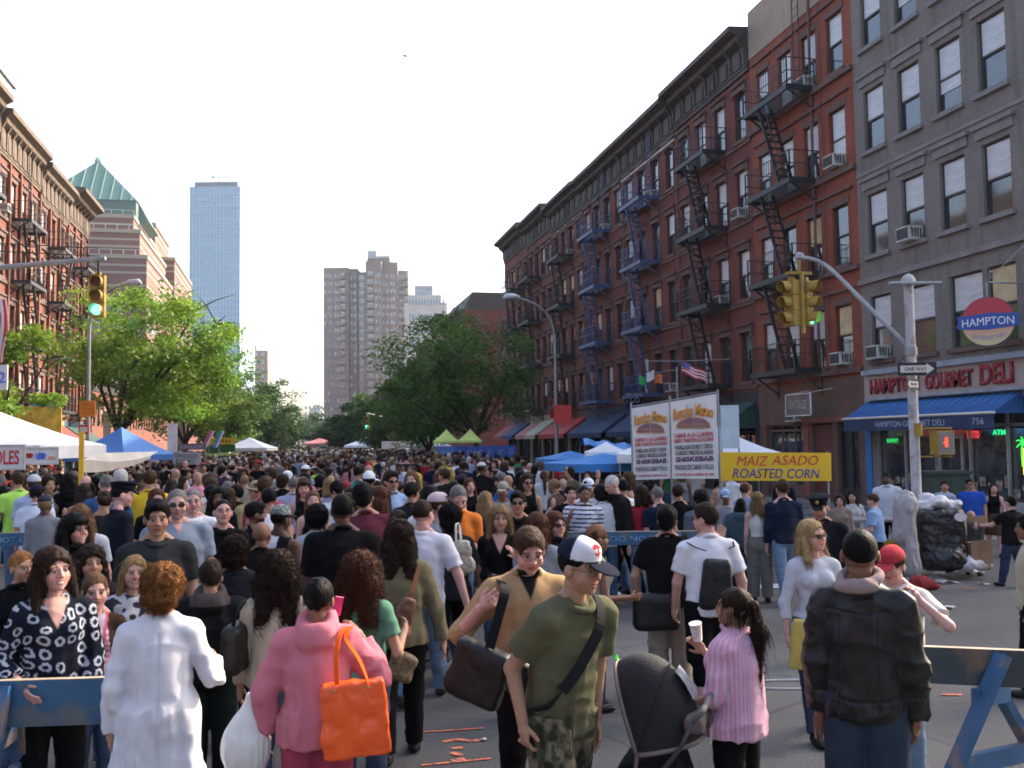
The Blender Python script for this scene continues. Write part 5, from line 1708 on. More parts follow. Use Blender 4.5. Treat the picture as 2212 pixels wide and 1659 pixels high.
  if kind == 'cap' and P.get('capfront'):
   m = (qq[:, 1] > -.012 + np.abs(qq[:, 0]) * .25) & (qq[:, 2] < 1.015) & (qq[:, 2] > .962)
   C[m] = P['capfront']
   if P.get('caplogo'):
    m2 = m & (((qq[:, 0]) / .017) ** 2 + ((qq[:, 2] - .990) / .015) ** 2 < 1) & (qq[:, 1] > 0)
    st_ = (np.abs(qq[:, 0]) < .004) | (np.abs(qq[:, 2] - .998) < .004) | (np.abs(qq[:, 2] - .982) < .003)
    C[m2 & st_] = P['caplogo']
  if kind == 'police': C[(qq[:, 2] < .972)] = (.004, .004, .005)
  if P.get('cappat'): C = P['cappat'](qq, C)
  o = link('cap' if kind in ('cap', 'police', 'durag') else 'hat', to_mesh('cap', [(V + dz, Q, C)], mC if far else CLOTH), root)
  if brim:
   V, Q = sdf_mesh(brim + [ell(q(0, 0, .95), r(.046, .056, .05), A, .004, '-')], min(hv, .006) if det else hv)
   link('brim', to_mesh('brim', [(V + dz, Q, np.tile(c2, (len(V), 1)))], mC if far else LEATH if kind == 'police' else CLOTH), o)
  if kind == 'police':
   V, Q = sdf_mesh([ell(q(0, .064, .986), r(.010, .004, .013), A, .002)], .004)
   link('badge', to_mesh('badge', [(V + dz, Q, np.tile((.6, .42, .10), (len(V), 1)))], M('brass_badge', (.7, .5, .15), .3, 1, var=0)), o)
 # glasses
 gl = P.get('glasses')
 if gl and not far:
  H = J['Hd']; A = H.A; q = lambda *a: H(v3(*a) * h)
  ps = []
  b = MB()
  for s in (-1, 1):
   cx = s * .0185
   ring = [tuple(q(cx + .0145 * math.cos(t), .0600 - abs(cx + .0145 * math.cos(t)) * .25, .9355 + .0095 * math.sin(t)) + dz) for t in np.linspace(0, 2 * math.pi, 15)]
   b.tube(ring, .0016 if gl == 'clear' else .0022, 5, False)
   b.tube([tuple(q(s * .033, .0520, .938) + dz), tuple(q(s * .0485, -.002, .936) + dz)], .0016, 5)
  b.tube([tuple(q(-.005, .0615, .938) + dz), tuple(q(.005, .0615, .938) + dz)], .0018, 5)
  o = b.build('glasses', M('spectacle_frame', (.02, .02, .02), .3, .3, var=0), root)
  if gl == 'sun':
   b = MB()
   for s in (-1, 1):
    cx = s * .0185
    b.add([tuple(q(cx + .0155 * math.cos(t), .0605 - abs(cx + .0155 * math.cos(t)) * .25, .9355 + .0100 * math.sin(t)) + dz) for t in np.linspace(0, 2 * math.pi, 14, endpoint=False)], [tuple(range(14))])
   b.build('lens', M('dark_lens', (.008, .008, .009), .12, 0, var=0, spec=.8), o)
 return root
# ================================================================== NAMED PEOPLE
PEOPLE = []
HT = dict(afro=.016, curlylong=.022, curlyshort=.018, thick=.010, short=.006)
DOWN = ((.13, -.02, -1), (.02, .18, -1))

def person(x, y, Z, th, **P):
 top = at(x, y, Z)
 P['h'] = 1.0
 J = pose(P); hp = J['Hd'](v3(0, -.01, .998 + HT.get(P.get('hair', 'short'), 0) * .6 + (.012 if P.get('hat') else 0)))
 zt = hp[2] + J['dz']
 P['h'] = h = top.z / zt
 az = math.atan2(top.x, top.y) + R(th)
 rz = -az
 ox, oy = hp[0] * h, hp[1] * h
 P['loc'] = (top.x - (ox * math.cos(rz) - oy * math.sin(rz)), top.y - (ox * math.sin(rz) + oy * math.cos(rz)), 0)
 P['rz'] = rz
 if not .0 < h < 2.05 or h < 1.3 and not P.get('small'): print('HEIGHT?', round(h, 2), P.get('label'))
 PEOPLE.append((P['loc'][0], P['loc'][1]))
 r = build_person(P)
 return P

def wp(P, joint, off=(0, 0, 0)):
 """world position of a joint"""
 J = P['_J']; p = J[joint] + v3(0, 0, J['dz']) + v3(*off)
 rz = P['rz']; l = P['loc']
 return Vector((l[0] + p[0] * math.cos(rz) - p[1] * math.sin(rz), l[1] + p[0] * math.sin(rz) + p[1] * math.cos(rz), p[2]))

def lp(P, p):
 rz = P['rz']; l = P['loc']; p = (p[0] * P['h'], p[1] * P['h'], p[2] * P['h'])
 return Vector((l[0] + p[0] * math.cos(rz) - p[1] * math.sin(rz), l[1] + p[0] * math.sin(rz) + p[1] * math.cos(rz), p[2]))

def stripes(c2, per, duty=.5, ax=2):
 def f(q, C):
  m = (q[:, ax] / per) % 1 < duty
  C = C.copy(); C[m] = c2; return C
 return f

def seg(*a): return a

def camo(q, C):
 n = NZ(q * np.array([55, 55, 40])); n2 = NZ(q * np.array([80, 80, 60]) + 9)
 C = C.copy(); C[n > .12] = (.030, .026, .018); C[n < -.2] = (.16, .135, .09); C[n2 > .3] = (.05, .055, .03)
 return C

def rings(q, C):
 C = C.copy()
 g = q * 24 + NZ(q * 14)[:, None] * .6
 c = g[:, [0, 2]] - np.round(g[:, [0, 2]])
 r = np.hypot(c[:, 0], c[:, 1])
 n = NZ(np.round(g) * 7.7)
 C[(np.abs(r - .30) < .085) & (n > -.25)] = (.50, .52, .58)
 return C

def pinkstripe(q, C):
 C = C.copy()
 t = np.arctan2(q[:, 0], q[:, 1] + .02)
 m = np.clip(np.sin(t * 44) * 1.2 + .1, 0, 1)[:, None]
 C = C * (1 - m) + np.array((.62, .50, .60)) * m
 return C

def cardigan(q, C):
 C = C.copy()
 C[(q[:, 2] / .022) % 1 < .45] = (.72, .55, .60)
 C[(np.abs(q[:, 0]) < .008)] = (.6, .12, .2)
 out = (np.abs(q[:, 0]) > .058 - (q[:, 2] - .7) * .1) | (q[:, 1] < .0)
 C[out] = (.045, .026, .016)
 edge = (np.abs(np.abs(q[:, 0]) - .028 - (q[:, 2] - .72) * .16) < .006) & (q[:, 1] > 0) & (q[:, 2] > .70)
 C[edge] = (.60, .12, .2)
 inn = (np.abs(q[:, 0]) < .022 + (q[:, 2] - .72) * .16) & (q[:, 1] > 0) & (q[:, 2] > .73)
 C[inn] = (.66, .55, .62)
 return C

def skull(q, C):
 C = C.copy()
 x, z = q[:, 0], q[:, 2]; f = q[:, 1] > .03
 C[f & (((x) / .012) ** 2 + ((z - .715) / .013) ** 2 < 1)] = (.10, .10, .11)
 C[f & (np.abs(x) < .007) & (np.abs(z - .700) < .008)] = (.10, .10, .11)
 for s in (-1, 1): C[f & (((x - s * .005) / .003) ** 2 + ((z - .715) / .003) ** 2 < 1)] = (.03, .03, .03)
 C[f & (np.abs(z - .690 - x * .4) < .0022) & (x > -.035) & (x < .035)] = (.10, .10, .11)
 return C

def panel(c, x0=-.03, x1=.03):
 def f(q, C):
  C = C.copy(); C[(q[:, 0] > x0) & (q[:, 0] < x1) & (q[:, 1] > 0)] = c; return C
 return f

def bag(name, label, cat, c, size, rz, col, straps=(), mat=None, amp=.01, rd=.03, parent_kids=(), sw=.02, ry=0, taper=0, scol=None):
 V, Q = sdf_mesh([bx((0, 0, 0), (size[0] / 2, size[1] / 2, size[2] / 2), None, .02, rd=min(rd, min(size) * .45))], max(.008, min(size) / 12))
 N = vnormals(V, Q)
 V = V + N * (NZ(V * 12 + 5) * amp + NZ(V * 30) * amp * .4)[:, None]
 if taper: V[:, 0] *= 1 - taper * (V[:, 2] / size[2] + .5)
 C = np.tile(np.array(col), (len(V), 1))
 o = link(name, to_mesh(name, [(V, Q, C)], mat or LEATH), None, loc=c, rot=(0, ry, rz))
 tag(o, label, cat)
 if straps:
  for s in straps:
   b = MB()
   inv = (Matrix.Translation(c) @ Matrix.Rotation(rz, 4, 'Z') @ Matrix.Rotation(ry, 4, 'Y')).inverted()
   pts = [inv @ Vector(p) for p in s]
   for a, d in zip(pts, pts[1:]): b.beam(a, d + (d - a) * .03, sw, .006)
   q = b.build('strap', M('strap_' + name + str(round(sum(col), 3)), tuple(scol or col), .85, spec=.15), o)
 return o

def smoothpath(pts, n=6):
 P_ = [Vector(p) for p in pts]; out = []
 for i in range(len(P_) - 1):
  p0, p1, p2, p3 = P_[max(i - 1, 0)], P_[i], P_[i + 1], P_[min(i + 2, len(P_) - 1)]
  for k in range(n):
   t = k / n
   out.append(.5 * ((2 * p1) + (-p0 + p2) * t + (2 * p0 - 5 * p1 + 4 * p2 - p3) * t * t + (-p0 + 3 * p1 - 3 * p2 + p3) * t ** 3))
 out.append(P_[-1]); return out

HV = dict(hero=True, vox=.011)
# 1 pink hoodie
A1 = person(690, 1250, 5.1, 4, skin='brown', hairc='black', hair='pulled', fem=True, w=1.10, foldv=.010, top='hoodie', topc=(.60, .19, .235), bot='trousers', botc=(.36, .055, .10), baggy=.01, fold=1.1,
   armR=((.62, .10, -.72), (-.42, .25, .85), (-.5, .2, .8)), armL=((.42, -.02, -.9), (.05, .25, -.95)), head=(8, 4, 3), hem=.46, ease=.004,
   label='person in a pink hooded sweatshirt, seen from behind, phone held to the ear', **HV)
c = at(768, 1552, 4.86)
sh = wp(A1, 'SR', (0, -.0, .05))
s1 = smoothpath([at(728, 1478, 4.84), at(726, 1420, 4.86), at(733, 1375, 4.93), sh + Vector((-.01, -.06, .035)), sh + Vector((0, .06, .0))])
s2 = smoothpath([at(800, 1490, 4.84), at(778, 1430, 4.86), at(748, 1380, 4.93), sh + Vector((.02, -.06, .035)), sh + Vector((.02, .06, .0))])
tote = bag('tote_bag', 'bright orange tote bag hanging from the shoulder of the pink sweatshirt', 'bag', c, (.36, .09, .385), -YAW + .12, (.85, .105, .010), (s1, s2), M('orange_canvas', (.85, .10, .012), .38, var=.06, bmp=.1, bscale=120), .012, .02, ry=-.07, sw=.024, taper=.10)
for dx in (-.10, .08):
 b = MB(); b.lathe([(.014, -.004), (.014, .004)], 10, (dx, -.053, .165)); b.build('ring', M('brass', (.6, .45, .2), .3, 1, var=0), tote)
# white plastic bag in left hand
hw_ = wp(A1, 'WL')
pb = [cap((0, 0, 0), (.0, 0, -.10), .025, .05, .05), ell((-.02, 0, -.26), (.125, .09, .17), None, .08)]
V, Q = sdf_mesh(pb, .009); N = vnormals(V, Q)
V = V + N * ((1 - np.abs(NZ(V * np.array([38, 38, 7]))) * 2) * .006 * np.clip((V[:, 2] * -4), .2, 1))[:, None]
o = link('plastic_bag', to_mesh('plastic_bag', [(V, Q, np.tile((.72, .71, .66), (len(V), 1)))], PLASTM), None, loc=at(540, 1505, 5.05))
tag(o, 'white plastic carrier bag held low beside the pink sweatshirt', 'bag')
ph = wp(A1, 'WR') + Vector(A1['_J']['HR'] * .0)
b = MB(); b.box((0, 0, 0), (.045, .014, .10), rx=.1, ry=.2)
hd_ = wp(A1, 'HdR') if 'HdR' in A1['_J'] else None
pp = lp(A1, A1['_J']['Hd'](v3(.058, .03, .91) * A1['h']) / A1['h'])
tag(b.build('mobile_phone', M('pink_phone', (.62, .04, .16), .3), loc=pp + Vector((0, 0, A1['_J']['dz']))), 'small magenta mobile phone at the ear above the pink hood', 'phone')

# 2 white coat
A2 = person(355, 1218, 5.15, 4, skin='tan', hairc='ginger', hair='curlyshort', fem=True, w=1.0, ease=-.014, foldv=.016, seam=((0.0, .3, .8, 'v'),), top='coat', topc=(.70, .70, .74), nocollar=True, bot='trousers', botc='black', hem=.245, ns=3200,
   armR=((.42, -.05, -.88), (-.02, .95, .12)), armL=((.26, -.12, -.95), (.05, .22, -.95)), head=(10, 5, 4), fold=1.0, sleeve=1.97,
   label='person with short curly copper hair in a knee length white coat', **HV)
# 3 curly, cream jacket
A3 = person(600, 1190, 6.0, 8, skin='tan', hairc='dkbrown', hair='curlylong', fem=True, top='jacket', topc=(.46, .40, .31), bot='jeans', botc='jeans', hem=.50, ns=4200, hair_to=.76,
   label='person in a cream jacket with long dark curls, left of the pink hood', armL=((.25, 0, -1), (.1, .3, -1)), **HV)
bag('shoulder_bag', 'black leather shoulder bag at the left side of the cream jacket', 'bag', at(508, 1400, 5.85), (.13, .26, .30), -YAW, (.012, .011, .011), (smoothpath([at(500, 1365, 5.8), at(512, 1325, 5.8), at(525, 1302, 5.9), at(532, 1296, 6.05)]),), None, .008, .05, sw=.03)
# 4 green top
A4 = person(778, 1193, 6.0, 20, skin='tan', hairc='auburn', hair='curlylong', fem=True, w=1.08, top='tee', topc=(.12, .27, .18), bot='jeans', botc='dkjeans', hem=.50, ns=4200, ease=-.004, hair_to=.765,
   armR=((.30, .0, -.92), (-.1, .9, .35)), sleeve=.6, label='person in a sea green T-shirt with reddish brown curls, right of the pink hood', **HV)
# 5 charcoal hoodie man
A5 = person(455, 1212, 6.5, 2, skin='tan', hairc='dkbrown', hair='short', w=1.12, top='hoodie', topc=(.009, .009, .010), bot='trousers', botc=(.008, .014, .013), hem=.46, baggy=.01,
   pat=lambda q, C: np.where(((q[:, 2] > .815) & (np.abs(q[:, 0]) < .09))[:, None], np.array([(.075, .058, .055)]), C), label='person in a black jacket with a brown grey hood down, seen from behind', **HV)
# 6 khaki jacket
A6 = person(862, 1128, 7.0, -2, skin='tan', hairc='dkbrown', hair='longwavy', fem=True, w=1.05, top='jacket', topc=(.17, .145, .085), bot='trousers', botc='black', hem=.49, curly=True, ns=3000, hair_to=.79, nocollar=False,
   armR=((.34, .02, -.93), (.20, .08, -.96)), stance=10, label='person in an olive khaki jacket with long frizzy black hair, carrying a bottle', **HV)
hw_ = wp(A6, 'WR')
b = MB(); b.lathe([(.026, 0), (.03, .01), (.03, .13), (.012, .17), (.012, .19)], 12)
bo = tag(b.build('water_bottle', glass('clear_plastic', (.45, .48, .5), .08), loc=hw_ + Vector((.02, -.03, -.20)), rot=(.9, .5, 0), smooth=True), 'clear plastic water bottle held beside the olive khaki jacket', 'bottle')
bag('shoulder_bag', 'brown monogram shoulder bag behind the olive khaki jacket', 'bag', at(868, 1440, 6.75), (.20, .09, .20), -YAW + .3, (.16, .10, .05), (smoothpath([at(858, 1410, 6.7), at(873, 1330, 6.68), at(890, 1280, 6.72), at(905, 1225, 6.9)]),), M('monogram', (.18, .12, .06), .6, var=.7, scale=40), .01, .04, sw=.03, ry=.4, scol=(.13, .05, .025))
bag('shoulder_bag', 'slouchy tan leather bag on the back of the olive khaki jacket', 'bag', at(872, 1345, 6.68), (.12, .06, .36), -YAW, (.15, .06, .03), (), M('tan_leather', (.15, .06, .03), .5, var=.3, bmp=.3), .02, .03, ry=.25)
# 7 white shirt man
A7 = person(912, 1080, 8.6, 14, skin='pink', hairc='dkbrown', hair='buzz', w=1.12, top='shirt', topc=(.72, .68, .72), bot='jeans', botc='ltjeans', glasses='clear', head=(18, 0, 0), hem=.49,
   armR=((.42, -.02, -.90), (.30, -.02, -.95)), stance=16, lean=5, label='person in a white short sleeved shirt and blue jeans, walking away', hero=True, vox=.012)
# 8 black top with white bag
A8 = person(972, 1090, 9.3, 2, skin='brown', hairc='black', hair='curlyshort', fem=True, w=1.15, top='tee', topc=(.02, .022, .028), bot='trousers', botc='black', stance=14, sleeve=.8,
   armR=((.35, .0, -.93), (.1, .1, -.98)), label='person in a dark top with a fluffy black bob, pale bag on the shoulder', vox=.013)
bag('shoulder_bag', 'pale cream handbag on rope handles, on the shoulder of the dark top', 'bag', at(1000, 1205, 9.0), (.20, .12, .34), -YAW + .2, (.34, .31, .25), (smoothpath([at(985, 1170, 8.95), at(985, 1135, 9.0), at(992, 1133, 9.1), at(996, 1165, 8.95)]),), None, .02, .05, ry=-.2, sw=.02, scol=(.6, .55, .48))
# 9 tan shirt
A9 = person(1145, 1143, 5.6, 172, skin='pink', hairc='brown', hair='short', w=1.16, top='rolled', topc=(.42, .265, .13), under=(.01, .01, .012), vneck=.775, bot='trousers', botc='black', glasses='clear', head=(-6, 22, 0),
   armR=((.62, .0, -.72), (-.42, .62, .66), (-.6, .4, .5)), armL=((.25, .05, -.95), (-.05, .3, -.95)), palmR=(-.2, -.9, 0), curlR=1.0, stance=8, hem=.49, ease=.004,
   label='person with spectacles in a sandy brown shirt looking down, hand on a bag strap', **HV)
c0 = at(1035, 1455, 5.25)
sh = wp(A9, 'SR', (0, 0, .05))
strap9 = smoothpath([at(1058, 1400, 5.2), at(1080, 1320, 5.2), at(1092, 1270, 5.28), sh + Vector((.03, -.10, .02)), sh + Vector((.05, .02, .035))])
bag('messenger_bag', 'large black messenger bag hanging in front of the sandy brown shirt', 'bag', c0, (.34, .13, .34), -YAW - .3, (.010, .010, .011), (strap9,), None, .009, .05, ry=.35, sw=.055)
# 10 cap man
A10 = person(1255, 1160, 4.75, 140, skin='olive', hairc='black', hair='buzz', w=.96, foldv=.010, top='tee', topc=(.115, .112, .062), bot='shorts', botc=(.085, .075, .05), patb=camo, baggy=.022, hat=('cap', (.012, .016, .035), (.010, .012, .028)),
             capfront=(.75, .72, .74), caplogo=(.65, .03, .05), glasses='clear', head=(-14, 2, 0), lean=11, hunch=.02, armR=((.20, -.42, -.88), (-.05, .42, -.9)), armL=((.10, -.10, -1), (.0, .12, -1)), curlR=.8,
             hem=.46, ease=.006, loose=.02, stance=12, fold=1.3, label='person in an olive T-shirt, camouflage shorts and a navy and white cap', lips=(1.0, .55, .5), **HV)
r_ = A10
J = r_['_J']; B = J['B']
pts10 = smoothpath([lp(r_, B(v3(*q) * r_['h']) / r_['h']) + Vector((0, 0, J['dz'])) for q in ((-.070, -.035, .845), (-.062, .035, .845), (-.035, .086, .79), (.01, .098, .72), (.055, .094, .65), (.10, .066, .575), (.112, .01, .54))], 5)
bag('sling_bag', 'narrow black sling bag worn across the olive T-shirt', 'bag', at(1148, 1480, 5.0), (.26, .09, .18), -YAW, (.012, .012, .013), (pts10,), None, .006, .04, ry=.5, sw=.055)
# 11 vest
A11 = person(1288, 1132, 8.2, 70, skin='brown', hairc='auburn', hair='pulled', fem=True, top='vest', topc=(.34, .31, .28), bot='jeans', botc='dkjeans', armR=((.2, .1, -.9), (-.1, .9, .05)), hat=('durag', (.20, .10, .05), (.2, .1, .05)),
             label='person in a stone grey sleeveless tunic with a brown head wrap, behind the olive T-shirt', vox=.013, lean=4)
# 12, 13
A12 = person(1440, 1092, 8.6, 2, skin='tan', hairc='black', hair='thick', w=1.1, top='tee', topc='black', bot='trousers', botc='stone', armR=((.60, .10, -.62), (.30, .18, .92), (.15, .2, .95)), palmR=(.1, 1, 0), thumbR=(-1, 0, 0), curlR=.1,
             armL=((.38, -.08, -.92), (.0, .35, -.9)), label='person in a black T-shirt reaching an arm out to the back of the white T-shirt', baggy=.012, hero=True, vox=.012)
bag('messenger_bag', 'black messenger bag with a small pale label on the hip of the black T-shirt', 'bag', at(1418, 1322, 8.35), (.42, .15, .33), -YAW, (.009, .009, .010), (smoothpath([at(1448, 1290, 8.3), at(1470, 1230, 8.34), at(1478, 1165, 8.42), at(1478, 1148, 8.55)]),), None, .006, .06, sw=.05)
A13 = person(1525, 1088, 8.1, -16, skin='pink', hairc='dkbrown', hair='short', w=1.12, top='tee', topc=(.78, .78, .82), bot='shorts', botc='black', baggy=.02, head=(-48, 4, 0), glasses='sun', armR=((.30, -.02, -.95), (.02, .0, -1)), armL=((.2, .2, -.95), (0, .4, -.9)),
             label='person in a white T-shirt with sunglasses, head turned left, black drawstring pack', stance=8, hero=True, vox=.012)
dpk = bag('drawstring_bag', 'black drawstring backpack hanging on the white T-shirt', 'bag', at(1548, 1262, 7.9), (.30, .12, .42), -YAW, (.009, .009, .010),
 ([at(1575, 1185, 7.80), wp(A13, 'SR') + Vector((-.03, -.14, .03)), wp(A13, 'SR') + Vector((0, -.05, .06)), wp(A13, 'SR') + Vector((.02, .05, .02))], [at(1525, 1190, 7.80), wp(A13, 'SL') + Vector((0.03, -.14, .03)), wp(A13, 'SL') + Vector((0, -.05, .06)), wp(A13, 'SL') + Vector((0, .05, .02))]), None, .006, .05, sw=.014, taper=.25, ry=.05)
# 14 pink striped
A14 = person(1590, 1272, 5.25, -62, skin='tan', hairc='dkbrown', hair='pony', tail=.665, fem=True, w=1.18, top='rolled', topc=(.66, .30, .42), pat=pinkstripe, bot='trousers', botc='black', armL=((.20, .08, -.97), (.05, .9, -.35)), armR=((.1, .35, -.75), (-.15, .8, .62)),
             hem=.465, head=(-8, -2, 0), sleeve=1.15, ease=.011, label='person in a pink striped shirt with a long dark ponytail, pushing a stroller', small=True, curlL=1.1, **HV)
cp = wp(A14, 'WR') + Vector((-.04, .0, .07))
b = MB(); b.lathe([(.026, 0), (.036, .10), (.038, .105)], 16); tag(b.build('paper_cup', M('cup_white', (.7, .7, .68), .5, var=.3, scale=14), loc=cp, rot=(.15, -.2, 0), smooth=True), 'white paper cup held up by the pink striped shirt', 'cup')
b = MB(); b.lathe([(.02, -.012), (.02, .012)], 14); J = A14['_J']
p_ = J['Hd'](v3(0, -.076, .945) * A14['h']); link('hair_band', b.mesh('hair_band', M('hairband_pink', (.6, .05, .15), .5)), A14['_root'], loc=(p_[0], p_[1], p_[2] + J['dz']), rot=(1.2, 0, 0))
# 16 blonde
A16 = person(1748, 1125, 7.4, 158, skin='pink', hairc='blonde', hair='long', hair_to=.835, fem=True, top='threeq', topc=(.52, .54, .60), bot='jeans', botc='dkjeans', glasses='sun', head=(-28, 0, 5), armR=((.30, .02, -.95), (.0, .25, -.95)), armL=((.35, .05, -.9), (-.2, .6, -.5)), bangs=False,
             lips=(1.1, .45, .45), neck=(.060, .83, .03), label='person with blonde hair and dark sunglasses in a pale grey scoop neck top', stance=14, **HV)
bag('handbag', 'flat golden yellow handbag held below the pale grey scoop neck top', 'bag', at(1724, 1392, 7.2), (.11, .06, .38), -YAW, (.52, .42, .10), (), None, .006, .02, ry=.12)
# 17 leather
A17 = person(1856, 1145, 4.95, 10, skin='brown', hairc='black', hair='buzz', w=.90, ease=-.010, seam=((-.055, .5, .77, 'v'), (.055, .5, .77, 'v'), (.775, 0, .085, 'h'), (.53, 0, .2, 'h')), top='leather', topc=(.008, .0075, .008), bot='jeans', botc=(.035, .05, .075), head=(-14, 0, 0), armL=((.15, -.05, -.98), (-.02, .14, -1)), armR=((.17, -.0, -.97), (-.04, .22, -.97)),
             hem=.475, baggy=.02, fold=1.15, curlL=.5, palmL=(-.3, -1, 0), label='person in a black leather jacket and baggy jeans, seen from behind, with close cropped hair', face_w=1.03, **HV)
J = A17['_J']; B = J['B']; h = A17['h']
V, Q = sdf_mesh([torus(B(v3(0, -.022, .872) * h), .050 * h, .013 * h, B.A @ rotm(R(20)), .02, 1.1), ell(B(v3(0, -.072, .850) * h), v3(.062, .018, .020) * h, B.A, .03)], .008)
V = folds(V, vnormals(V, Q), .009, 4, 14) + v3(0, 0, J['dz'])
link('hood', to_mesh('hood', [(V, Q, np.tile((.29, .22, .21), (len(V), 1)))], CLOTH), A17['_root'])
# 18 red cap
A18 = person(1922, 1178, 6.3, 196, skin='pink', hairc='brown', hair='short', fem=False, top='tee', topc=(.6, .58, .55), bot='jeans', botc='ltjeans', hat=('cap', (.50, .045, .06), (.52, .05, .06)), head=(10, 16, 0), armL=((.62, .45, -.42), (-.72, .02, .62), (-.4, .1, .8)), palmL=(-1, 0, 0),
             curlL=1.0, small=True, label='person in a red cap with a phone at the ear, behind the black leather jacket', **HV)
# left group
A19 = person(112, 1188, 5.6, 170, skin='pink', hairc='dkbrown', hair='longwavy', fem=True, w=1.12, top='blouse', topc=(.010, .012, .022), pat=rings, vneck=.745, bot='trousers', botc='black', smile=True, head=(-14, 2, 3), hair_to=.78,
             armR=((.34, .0, -.92), (-.30, .75, -.35)), curlR=.4, armL=((.2, .1, -.95), (-.2, .5, -.6)), label='smiling person in a black blouse printed with white rings, behind the near left barrier', sleeve=1.62, neck=(.05, .845, .03), **HV)
A20 = person(48, 1193, 6.8, 172, skin='tan', hairc='ginger', hair='pulled', fem=True, top='jacket', topc='black', bot='jeans', head=(-18, 2, 0), label='person with pulled back ginger hair at the left edge behind the ringed blouse', **HV)
A21 = person(206, 1240, 5.9, 178, skin='pink', hairc='ltbrown', hair='pulled', fem=True, w=.92, top='long', topc=(.66, .22, .32), pat=cardigan, bot='jeans', botc='jeans', head=(-4, 6, 0), armL=((.2, .1, -.95), (-.5, .7, -.2)), armR=((.15, .1, -.95), (-.4, .75, -.2)),
             small=True, sleeve=1.85, label='young person in a pink and white striped top under a brown jacket', neck=(.055, .835, .03), **HV)
A22 = person(196, 1182, 6.8, 172, skin='tan', hairc='dkbrown', hair='longwavy', curly=True, fem=True, top='jacket', topc='charcoal', bot='jeans', head=(-6, 4, 0), ns=2400, label='person with long dark wavy hair behind the young one in pink stripes', **HV)
A23 = person(292, 1203, 6.6, 165, skin='pink', hairc='dblonde', hair='long', fem=True, top='blouse', topc=(.5, .5, .52), pat=lambda q, C: np.where((NZ(q * 40) > .1)[:, None], np.array([(.03, .03, .05)]), C), bot='jeans', smile=True, head=(8, 0, -4),
             label='smiling person with dark blonde hair, left of the curly copper hair', **HV)
A24 = person(158, 1113, 7.9, 160, skin='pink', hairc='black', hair='longwavy', bangs=True, fem=True, top='jacket', topc='black', bot='trousers', botc='black', smile=True, head=(-20, 0, 2), hair_to=.80, label='smiling person with black hair and a full fringe, behind the left group', **HV)
A26 = person(340, 1080, 7.3, 176, skin='tan', hairc='black', hair='short', w=1.15, top='tee', topc=(.030, .034, .036), pat=skull, bot='jeans', botc='dkjeans', head=(2, 8, 0), label='person in a dark grey T-shirt with a small skull print, facing the camera', **HV)
A27 = person(508, 1157, 7.3, 8, skin='brown', hairc='dkbrown', hair='curlyshort', w=1.1, top='shirt', topc=(.014, .015, .020), bot='trousers', botc='black', label='person with cropped brown curls in a black shirt', **HV)

